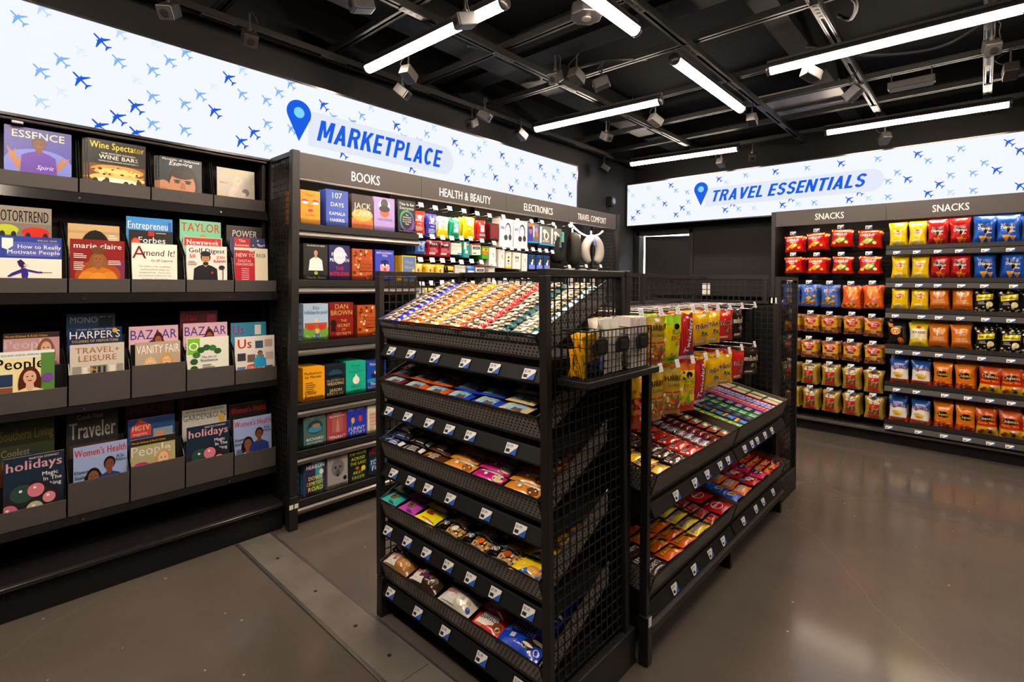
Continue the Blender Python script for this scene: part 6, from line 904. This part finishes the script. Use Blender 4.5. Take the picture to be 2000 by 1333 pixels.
for y in (1.375, 1.52): m = MB(); grille(m, (bx0, y), (bx1, y), 'x', bz0, bz1, .024, .0014, .024); b.part('wire_divider', m, BLK)
for y in (1.325, 1.455, 1.585):
    m = MB(); r_ = .03; m.prism([(bx1+.004, y+a, bz0+.095+c_) for a, c_ in ((.04, -.012), (.04, .012), (.028, .025), (-.028, .025), (-.04, .012), (-.04, -.012), (-.028, -.025), (.028, -.025))], (.006, 0, 0)); h_ = b.part('tag_holder', m, DRKMET)
    m = MB(); m.box(bx1+.0101, y-.021, bz0+.08, bx1+.013, y+.021, bz0+.11); b.part('tag_frame', m, BLK, parent=h_); b.part('tag_slot', MB().box(bx1+.0131, y-.012, bz0+.087, bx1+.0136, y+.014, bz0+.105), DARK, parent=h_)
b = Thing('basket_shelf', (-.9, 1.45, 1.06), 'narrow black bracket shelf carrying the wire basket', 'shelf'); b.part('beam', MB().box(-.965, 1.255, 1.086, -.852, 1.71, 1.108), BLK, bevel=.003); b.part('arm', MB().box(-.97, 1.3, 1.06, -.95, 1.66, 1.0855), BLK)
q = random.Random(5)
for i in range(12): put('mus', MX(-.938+.012*(i % 6)+q.uniform(-.003, .003), 1.285+.035*(i//6)+q.uniform(-.006, .006), bz0+.004+.05*(i // 8), q.uniform(60, 120), q.uniform(-14, 14), q.uniform(-18, 18)), 'yellow mustard sachet, %s in the front compartment of the wire basket' % ORD[i], 'yellow sachets in the wire basket', h=.085, w=.055)
for i in range(6): put('may', MX(-.93+.012*i, 1.352+q.uniform(-.008, .008), bz0+.05+.008*(i % 3)-.045*(i % 2), q.uniform(60, 120), q.uniform(-14, 14), q.uniform(-20, 20)), 'blue sachet, %s behind the yellow ones in the wire basket' % ORD[i], 'blue sachets in the wire basket')
for i in range(10): put('cut', MX(-.94+.014*(i % 5)+q.uniform(-.003, .003), 1.41+.06*(i//5)+q.uniform(-.01, .01), bz0+.003, q.uniform(70, 110), q.uniform(-6, 6), q.uniform(-7, 7)), 'white wrapped cutlery set, %s in the middle compartment' % ORD[i], 'wrapped cutlery in the wire basket', h=.175)
m = MB()
for i in range(22): y = 1.53+.0052*i; m.box(-.948+q.uniform(-.002, .002), y, bz0+.004, -.872+q.uniform(-.002, .002), y+.0046, bz0+.172+q.uniform(-.004, .006), 'ece2da' if i % 3 else 'e2d6d0')
tag(m.build('napkin_stack', WHITEP), 'stack of folded white napkins standing in the wire basket', 'napkins', kind='stuff')

# ================================================================ candy side of the island (faces +x)
CY0, CYM, CY1 = 1.74, 2.6, 3.46
CD = Thing('candy_display', (-1.1, 2.6, 0), 'long black double-bay candy gondola with hooks above two tiers of trays', 'display stand', 'island display stands'); t = CD
t.part('back_panel', MB().box(-1.42, 1.71, .1, -1.405, 3.48, 1.27), PEGB)
for y in (1.712, CYM-.015, 3.455): t.part('upright', MB().box(-1.404, y, 0, -1.375, y+.03, 1.3), BLK)
t.part('front_post', MB().box(-.925, 1.712, .0, -.895, 1.738, 1.0855), BLK, bevel=.002); t.part('post_foot', MB().box(-.925, 1.706, 0, -.884, 1.7395, .18), BLK, bevel=.004)
t.part('paper_label', MB().box(-.8838, 1.71, .145, -.8835, 1.732, .18), PAPER)
t.part('top_shelf', MB().box(-1.404, 1.712, 1.272, -1.12, 3.485, 1.284), mat('brown laminate', '4a2a18', .3))
t.part('top_rail', MB().box(-1.13, 1.712, 1.262, -1.115, 3.485, 1.29), BLK)
for y0, y1 in ((1.712, 2.57), (2.6, 3.46)):
    m = grille(MB(), (-1.412, y0+.03), (-1.412, y1), 'y', 1.305, 1.44, .036, .0022, .036); t.part('mesh_top_panel', m, BLK); m = MB(); m.box(-1.422, y0, 1.44, -1.402, y1+.015, 1.462); m.box(-1.422, y0, 1.29, -1.402, y1+.015, 1.302); t.part('panel_frame', m, BLK); t.part('panel_post', MB().box(-1.422, y0, 1.302, -1.402, y0+.028, 1.44), BLK)
m = grille(MB(), (-1.37, 3.47), (-.96, 3.47), 'x', .12, 1.27, .036, .0022, .036); t.part('mesh_end_panel', m, BLK); t.part('end_post', MB().box(-.962, 3.455, 0, -.935, 3.485, 1.29), BLK, bevel=.002)
m = MB().box(-1.13, 3.462, .12, -1.09, 3.478, 1.27)
t.part('slotted_upright', m, BLK); m = MB(); [m.box(-1.116, 3.46, .2+.06*k, -1.104, 3.4615, .225+.06*k) for k in range(17)]; t.part('slots', m, DARK)
for x in (-.975, -.95): t.part('white_peg', MB().tube([(x, 3.47, 1.29), (x, 3.47, 1.325)], .005, 8), LETTER)
CT = [[1.768, 1.939, 2.119, 2.252, 2.404, 2.503, 2.594, 2.736, 2.849, 2.933, 3.068, 3.193], [1.76, 1.943, 2.132, 2.307, 2.464, 2.595, 2.744, 2.941, 3.066, 3.25]]; CM = {}
for k, (zl, lip, xx) in enumerate(((.7, .085, -.9), (.325, .085, -.905))):
    for j, (y0, y1) in enumerate(((CY0, CYM-.006), (CYM+.006, CY1-.012))):
        p, M = basket_tray(t, 'tray', (xx, y0, zl-lip), (0, 1, 0), (-1, 0, 0), y1-y0, .44, lip, R(12), PERC, PERX, .03); CM[(k, j)] = M
        rail(t, (xx-.002, y0, zl-lip-.012), (0, 1, 0), (-1, 0, 0), y1-y0, .042, [q-y0 for q in CT[k] if y0+.03 < q < y1-.02])
    t.part('tray_support', MB().box(-1.37, 1.75, zl-lip-.03, -1.2, 3.45, zl-lip-.016), BLK)
t.part('base_rail', MB().prism([(-.9, CY0, .142), (-.885, CY0, .13), (-.885, CY0, .105), (-.9, CY0, .095), (-1.37, CY0, .095), (-1.37, CY0, .142)], (0, CY1-CY0, 0)), BLK, bevel=.002)
for y in (CYM-.02, 3.43): t.part('foot', MB().box(-1.2, y, 0, -.9, y+.03, .0945), BLK)
t.part('toe_board', MB().box(-1.34, CY0, 0, -1.325, CY1, .0945), DARK)
UA = 'upper candy tray, near bay'; UB = 'upper candy tray, far bay'; LA = 'lower candy tray, near bay'; LB = 'lower candy tray, far bay'
for M, wh, cols in ((CM[0, 0], UA, ((.08, 'sy', 8, .052, 'yellow candy packet'), (.235, 'sb', 8, .052, 'dark brown candy packet'), (.395, 'sr', 8, .052, 'red candy packet'), (.53, 'sn', 11, .038, 'white-labelled candy bar'), (.635, 'kr', 11, .034, 'dark red candy bar'), (.76, 'nu', 9, .048, 'candy bar with pale green label'))),
                   (CM[0, 1], UB, ((.06, 'g1', 6, .074, 'green and yellow gum pack'), (.165, 'g2', 7, .064, 'blue and orange gum pack'), (.25, 'g3', 8, .053, 'dark grey gum pack'), (.335, 'g4', 8, .053, 'green gum pack'), (.42, 'g5', 8, .053, 'navy gum pack'), (.515, 'g6', 20, .0215, 'pink and orange candy roll'), (.622, 'g7', 20, .0215, 'blue and white candy roll'), (.717, 'a1', 4, .095, 'red mint tin'), (.795, 'a2', 4, .095, 'green mint tin'))),
                   (CM[1, 0], LA, ((.075, 'hy', 8, .051, 'dark brown chocolate bar'), (.215, 're', 7, .06, 'orange candy packet, near column'), (.35, 're', 7, .06, 'orange candy packet, far column'), (.49, 'bf', 8, .052, 'yellow candy bar'), (.63, 'tw', 8, .048, 'gold and red candy bar'), (.768, 'ml', 4, .098, 'large red candy packet'))),
                   (CM[1, 1], LB, ((.07, 'bl', 6, .066, 'blue candy packet, near column'), (.21, 'ow', 6, .064, 'orange and white candy packet'), (.35, 'rb2', 5, .08, 'red candy packet with blue corner'), (.49, 'pn', 5, .08, 'pink candy packet'), (.61, 'sk', 8, .047, 'red-orange candy bar, inner column'), (.72, 'sk', 8, .047, 'red-orange candy bar, middle column'), (.8, 'kr', 11, .036, 'dark red candy bar, outer column')))):
    for u, key, n, p, wd in cols:
        flat = KIND[key][0] == 'box'
        fill(M, u, key, n, p, .004, .052 if not flat else .05, 0 if flat else 10, wd, wh, jit=.0015 if flat else .004)
    for sx in (0,): 
        m = MB(); v = [M@Vector(q_) for q_ in ((.004, 0, .046), (.835, 0, .046), (.835, .43, .046), (.004, .43, .046))]; m.prism(v, (0, 0, .003)); t.part('false_floor', m, DARK)
# hooks with hanging bags
HY = (1.69, 1.85, 2.005, 2.16, 2.305, 2.45, 2.61, 2.79, 3.0)
ROWS = ((1.268, ('haribo', 'haribo', 'patchy', 'twizz', 'mmy', 'mmy', 'mmr', 'mmb', None)), (1.045, ('skit', 'haribo', 'haribo', 'patchm', 'twizz', 'mmy', 'mmy', 'mmr', 'mmb')))
CW = dict(haribo='gold bag of gummy candy', patchy='yellow bag of sour candy', patchm='yellow and red bag of sour candy', twizz='dark red bag of licorice', mmy='yellow candy pouch', mmr='red candy pouch', mmb='dark brown candy pouch', skit='orange and yellow candy bag')
cnt = {}
for ri, (z, ks) in enumerate(ROWS):
    for j, key in enumerate(ks):
        y = HY[j]+.05
        if y < 3.1 or True: hook(t, -1.4, -.955, y, z, .024, .25, .036)
        if not key: continue
        H_ = KIND[key][2]; D_ = KIND[key][3]*.8; W_ = KIND[key][1]*.93
        for k in range(4):
            q = random.Random(ri*100+j*10+k); cnt[(key, ri)] = cnt.get((key, ri), 0)+1
            put(key, MX(-.975-.045*k, y, z-H_+.004, 90-16+q.uniform(-12, 12), q.uniform(-2, 6), q.uniform(-3, 3)), '%s, %s on the %s row of candy hooks' % (CW[key], ORD[cnt[(key, ri)]-1], ('upper', 'lower')[ri]), 'bags on the candy hooks', d=D_, w=W_)

# ================================================================ far end display (faces +y)
E2 = Thing('end_display', (-1.4, 3.72, 0), 'far black wire end display beyond the candy gondola', 'display stand', 'island display stands'); t = E2
for x in (-1.862, -.965):
    for y in (3.5, 3.905): t.part('post', MB().box(x, y, .15, x+.03, y+.025, 1.437), BLK, bevel=.002)
    t.part('top_bar', MB().box(x, 3.5, 1.4375, x+.03, 3.93, 1.458), BLK); m = grille(MB(), (x+.015, 3.525), (x+.015, 3.905), 'y', .16, 1.43, .0345, .0026, .036); t.part('mesh_side_panel', m, BLK)
    t.part('side_base', MB().box(x-.002, 3.5, 0, x+.032, 3.93, .149), BLK, bevel=.003)
m = grille(MB(), (-1.83, 3.495), (-.965, 3.495), 'x', 1.3, 1.44, .036, .0024, .036); t.part('mesh_back_panel', m, BLK)
m = MB(); m.box(-1.862, 3.487, 1.44, -1.0, 3.499, 1.47); m.box(-1.862, 3.487, 1.285, -1.0, 3.499, 1.3); t.part('back_frame', m, BLK)
for x in (-1.5, -1.03): t.part('frame_post', MB().box(x, 3.487, 1.3, x+.022, 3.499, 1.44), BLK)
t.part('back_panel', MB().box(-1.83, 3.502, .1, -.967, 3.512, 1.28), DARK)
for k, z in enumerate((1.16, .92, .68, .44, .2)):
    m = MB(); m.prism([(-1.83, 3.905, z), (-1.83, 3.53, z+.17), (-1.83, 3.53, z+.166), (-1.83, 3.905, z-.004)], (.863, 0, 0)); t.part('tray', m, DARK); m = MB().box(-1.83, 3.908, z-.005, -.967, 3.912, z+.07); t.part('tray_front', m, PERX)
for k, (z, key, wd) in enumerate(((1.2, 'hb', 'dark blue bag'), (.96, 'wt', 'teal pack'), (.72, 'wt', 'teal pack, lower'), (.48, 'hb', 'blue bag, lower'), (.24, 'hr', 'red bag'))):
    for j in range(3): put(key, MX(-1.04-.13*j, 3.8, z-.03, 180, 20), '%s on the far end display, %s from the aisle, tier %d' % (wd, ORD[j], k+1), 'packs on the far end display', w=.11, h=.14, d=.03)
# rear side of the island
RS = Thing('island_rear_shelving', (-1.64, 2.6, 0), 'plain black shelving on the far side of the island', 'shelving')
RS.part('base', MB().box(-1.86, 1.72, 0, -1.43, 3.47, .12), DARK)
for z in (.45, .78, 1.1): RS.part('shelf', MB().box(-1.84, 1.72, z, -1.43, 3.47, z+.025), BLK)

# ================================================================ crisps along the back wall (face -y)
def backbay(x0, x1, label, tx):
    t = Thing('snack_wall_bay', ((x0+x1)/2, 5.8, 0), label, 'display bay', 'snack wall bays')
    t.part('back_panel', MB().box(x0, 5.93, .1, x1, 5.95, 2.1), DARK)
    h_ = t.part('header_panel', MB().box(x0+.001, 5.55, 1.99, x1-.001, 5.566, 2.142), HDR, bevel=.002)
    V, F = text2d('SNACKS', .058, None, 0); s_ = (tx[1]-tx[0])/(V[:, 0].max()-V[:, 0].min()); g = MB()
    for k, dx in enumerate((0, .0016)): g.mesh([((tx[0]+tx[1])/2+x*s_+dx, 5.5492-k*.0002, 2.035+y) for x, y in V], F)
    t.part('header_lettering', g, LETTER, parent=h_)
    t.part('top_panel', MB().box(x0, 5.567, 2.1, x1, 5.75, 2.112), DARK)
    t.part('led_strip', MB().box(x0+.05, 5.59, 1.998, x1-.05, 5.605, 2.004), LEDM); t.part('led_housing', MB().box(x0+.03, 5.585, 2.0045, x1-.03, 5.61, 2.018), DARK)
    t.part('base_deck', MB().box(x0, 5.61, .1, x1, 5.93, .135), BLK, bevel=.002); t.part('kick_plate', MB().box(x0, 5.645, 0, x1, 5.93, .0995), DARK)
    t.part('base_edge_rail', MB().prism([(x0, 5.609, .128), (x0, 5.592, .118), (x0, 5.592, .1), (x0, 5.609, .094)], (x1-x0, 0, 0)), RAIL)
    return t
B1 = backbay(-1.535, -.628, 'left snack bay with pegged bags under a SNACKS header', (-1.183, -.948)); B2 = backbay(-.628, .34, 'right snack bay with six shelves of crisps under a SNACKS header', (-.311, -.079)); B3 = backbay(.34, 1.3, 'third snack bay at the right edge of the back wall', (.7, .93))
t = B1; t.part('side_post', MB().box(-1.575, 5.56, 0, -1.537, 5.95, 2.142), BLK, bevel=.004); m = MB()
for k in range(48): m.box(-1.533, 5.917, .16+.038*k, -.632, 5.929, .166+.038*k)
t.part('slat_lines', m, BLK)
def fhook(t, x, z, y0=5.929, y1=5.59):
    m = MB().tube([(x, y0, z-.024), (x, y1+.01, z-.024), (x, y1, z-.016)], .0028, 6); h_ = t.part('peg_hook', m, CHROME, True); t.part('tag_arm', MB().tube([(x, y0, z), (x, y1-.004, z)], .0022, 6), CHROME, True, parent=h_)
    price_tag(t, h_, (x, y1-.012, z), (1, 0, 0), (0, -1, .2), .052, .034)
CP = [[(-1.379,1.921),(-1.175,1.938),(-0.977,1.959),(-0.758,1.94)], [(-1.377,1.713),(-1.172,1.707),(-0.97,1.706),(-0.755,1.704)], [(-1.235,1.441),(-1.062,1.437),(-0.89,1.433),(-0.726,1.439)], [(-1.218,1.149),(-1.059,1.146),(-0.879,1.15),(-0.726,1.139)], [(-1.229,0.9),(-1.057,0.899),(-0.888,0.899),(-0.716,0.895)], [(-1.226,0.667),(-1.054,0.672),(-0.882,0.667),(-0.718,0.659)], [(-1.215,0.425),(-1.047,0.425),(-0.879,0.426),(-0.711,0.424)]]
PK = (('cheez', 'cheez', 'cheezw', 'cheezw'), ('cheez', 'cheez', 'cheezw', 'cheezw'), ('chexb', 'chexb', 'chexo', 'chexo'), ('amosr',)*4, ('amosb',)*4, ('snyder',)*4, ('snyder',)*4)
PW = dict(cheez='red cracker bag', cheezw='red cracker bag with green picture', chexb='blue snack mix bag', chexo='orange snack mix bag', amosr='golden cookie bag with red band', amosb='golden cookie bag with navy band', snyder='gold pretzel bag')
for r, row in enumerate(CP):
    row = list(row)
    if r >= 2: row.insert(0, (row[0][0]-.168, row[0][1]))
    for c, (x, z) in enumerate(row):
        fhook(t, x, z); key = PK[r][c if r < 2 else max(0, c-1)]; H_ = KIND[key][2]
        for k in range(4):
            q = random.Random(r*50+c*7+k); put(key, MX(x+q.uniform(-.006, .006), 5.608+.052*k, z-.026-H_, q.uniform(-9, 9), q.uniform(-4, 3), q.uniform(-4, 4)), '%s, column %d, hook row %d of left bay%s' % (PW[key], c+1, r+1, '' if k == 0 else ', %s behind' % ORD[k-1]), 'pegged bags in the left snack bay', d=.056, w=KIND[key][1]*.96)
t = B2
LZ = (1.766, 1.48, 1.212, .897, .567, .228)
CS = [[(-0.547,1.978),(-0.412,1.99),(-0.272,1.971),(-0.131,1.994),(0.013,1.974),(0.156,1.963)], [(-0.529,1.697),(-0.394,1.693),(-0.262,1.667),(-0.125,1.663),(0.025,1.651),(0.173,1.667)], [(-0.529,1.373),(-0.394,1.375),(-0.255,1.395),(-0.112,1.401),(0.022,1.37),(0.173,1.352)], [(-0.54,1.102),(-0.394,1.084),(-0.258,1.088),(-0.115,1.084),(0.028,1.077),(0.173,1.079)], [(-0.529,0.765),(-0.373,0.76),(-0.232,0.754),(-0.083,0.738),(0.058,0.755),(0.188,0.75)], [(-0.532,0.45),(-0.377,0.448),(-0.225,0.399),(-0.09,0.388),(0.052,0.409),(0.182,0.4)]]
CTG = [[-0.548, -0.411, -0.272, -0.136, 0.022, 0.166], [-0.53, -0.393, -0.269, -0.12, 0.019, 0.186], [-0.552, -0.373, -0.259, -0.123, 0.028, 0.174], [-0.523, -0.404, -0.255, -0.117, 0.009, 0.177], [-0.537, -0.4, -0.213, -0.07, 0.06, 0.183], [-0.588, -0.383, -0.216, -0.073, 0.066, 0.177]]
SK_ = (('lays', 'lays', 'dored', 'dored', 'doblue', 'doblue'),)*2+(('lays', 'lays', 'sun', 'sun', 'smart', 'smart'), ('laysbbq', 'baked', 'sun', 'sun', 'smart', 'smart'), ('ruffles', 'ruffles', 'cheetos', 'cheetos', 'flamin', 'flamin'), ('ruffles', 'ruffles', 'cheetos', 'cheetos', 'flamin', 'flamin'))
SW = dict(lays='yellow crisp bag', dored='red tortilla chip bag', doblue='blue tortilla chip bag', sun='orange crisp bag', smart='black popcorn bag', laysbbq='black crisp bag with yellow disc', baked='cream and yellow crisp bag', ruffles='white, blue and red crisp bag', cheetos='orange puff bag', flamin='red and yellow puff bag')
for r, z in enumerate(LZ):
    m = MB(); m.prism([(-.625, 5.93, z-.012), (-.625, 5.575, z-.022), (-.625, 5.565, z-.0), (-.625, 5.555, z-.0), (-.625, 5.555, z-.035), (-.625, 5.93, z-.034)], (.96, 0, 0)); s_ = t.part('shelf', m, BLK)
    m = MB(); m.prism([(-.625, 5.556, z-.04), (-.625, 5.54, z-.082), (-.625, 5.545, z-.09), (-.625, 5.56, z-.092)], (.96, 0, 0)); e_ = t.part('shelf_edge', m, BLK)
    for x in CTG[r]: price_tag(t, e_, (x, 5.5425, z-.066), (1, 0, 0), (0, -1, .38), .05, .028)
    t.part('clear_stop', MB().box(-.62, 5.5665, z+.0005, .33, 5.5685, z+.035), ACR, parent=s_)
    for c, (x, zt) in enumerate(CS[r]):
        key = SK_[r][c]; H_ = KIND[key][2]; hh = H_*1.06
        for k in range(3):
            q = random.Random(r*60+c*9+k); put(key, MX(x+q.uniform(-.006, .006), 5.602+.065*k, z-.016, q.uniform(-7, 7), q.uniform(-5, -1), q.uniform(-2.5, 2.5)), '%s, %s from left on %s crisp shelf%s' % (SW[key], ORD[c], ORD[r], '' if k == 0 else ', %s behind' % ORD[k-1]), 'bags on the right snack shelves', h=hh+.012*k, w=KIND[key][1]*.94, d=.07)
    put(SK_[r][5], MX(.3, 5.61, z-.016, 2, -3), SW[SK_[r][5]]+', at the right frame edge on the %s shelf' % ORD[r], 'bags on the right snack shelves')
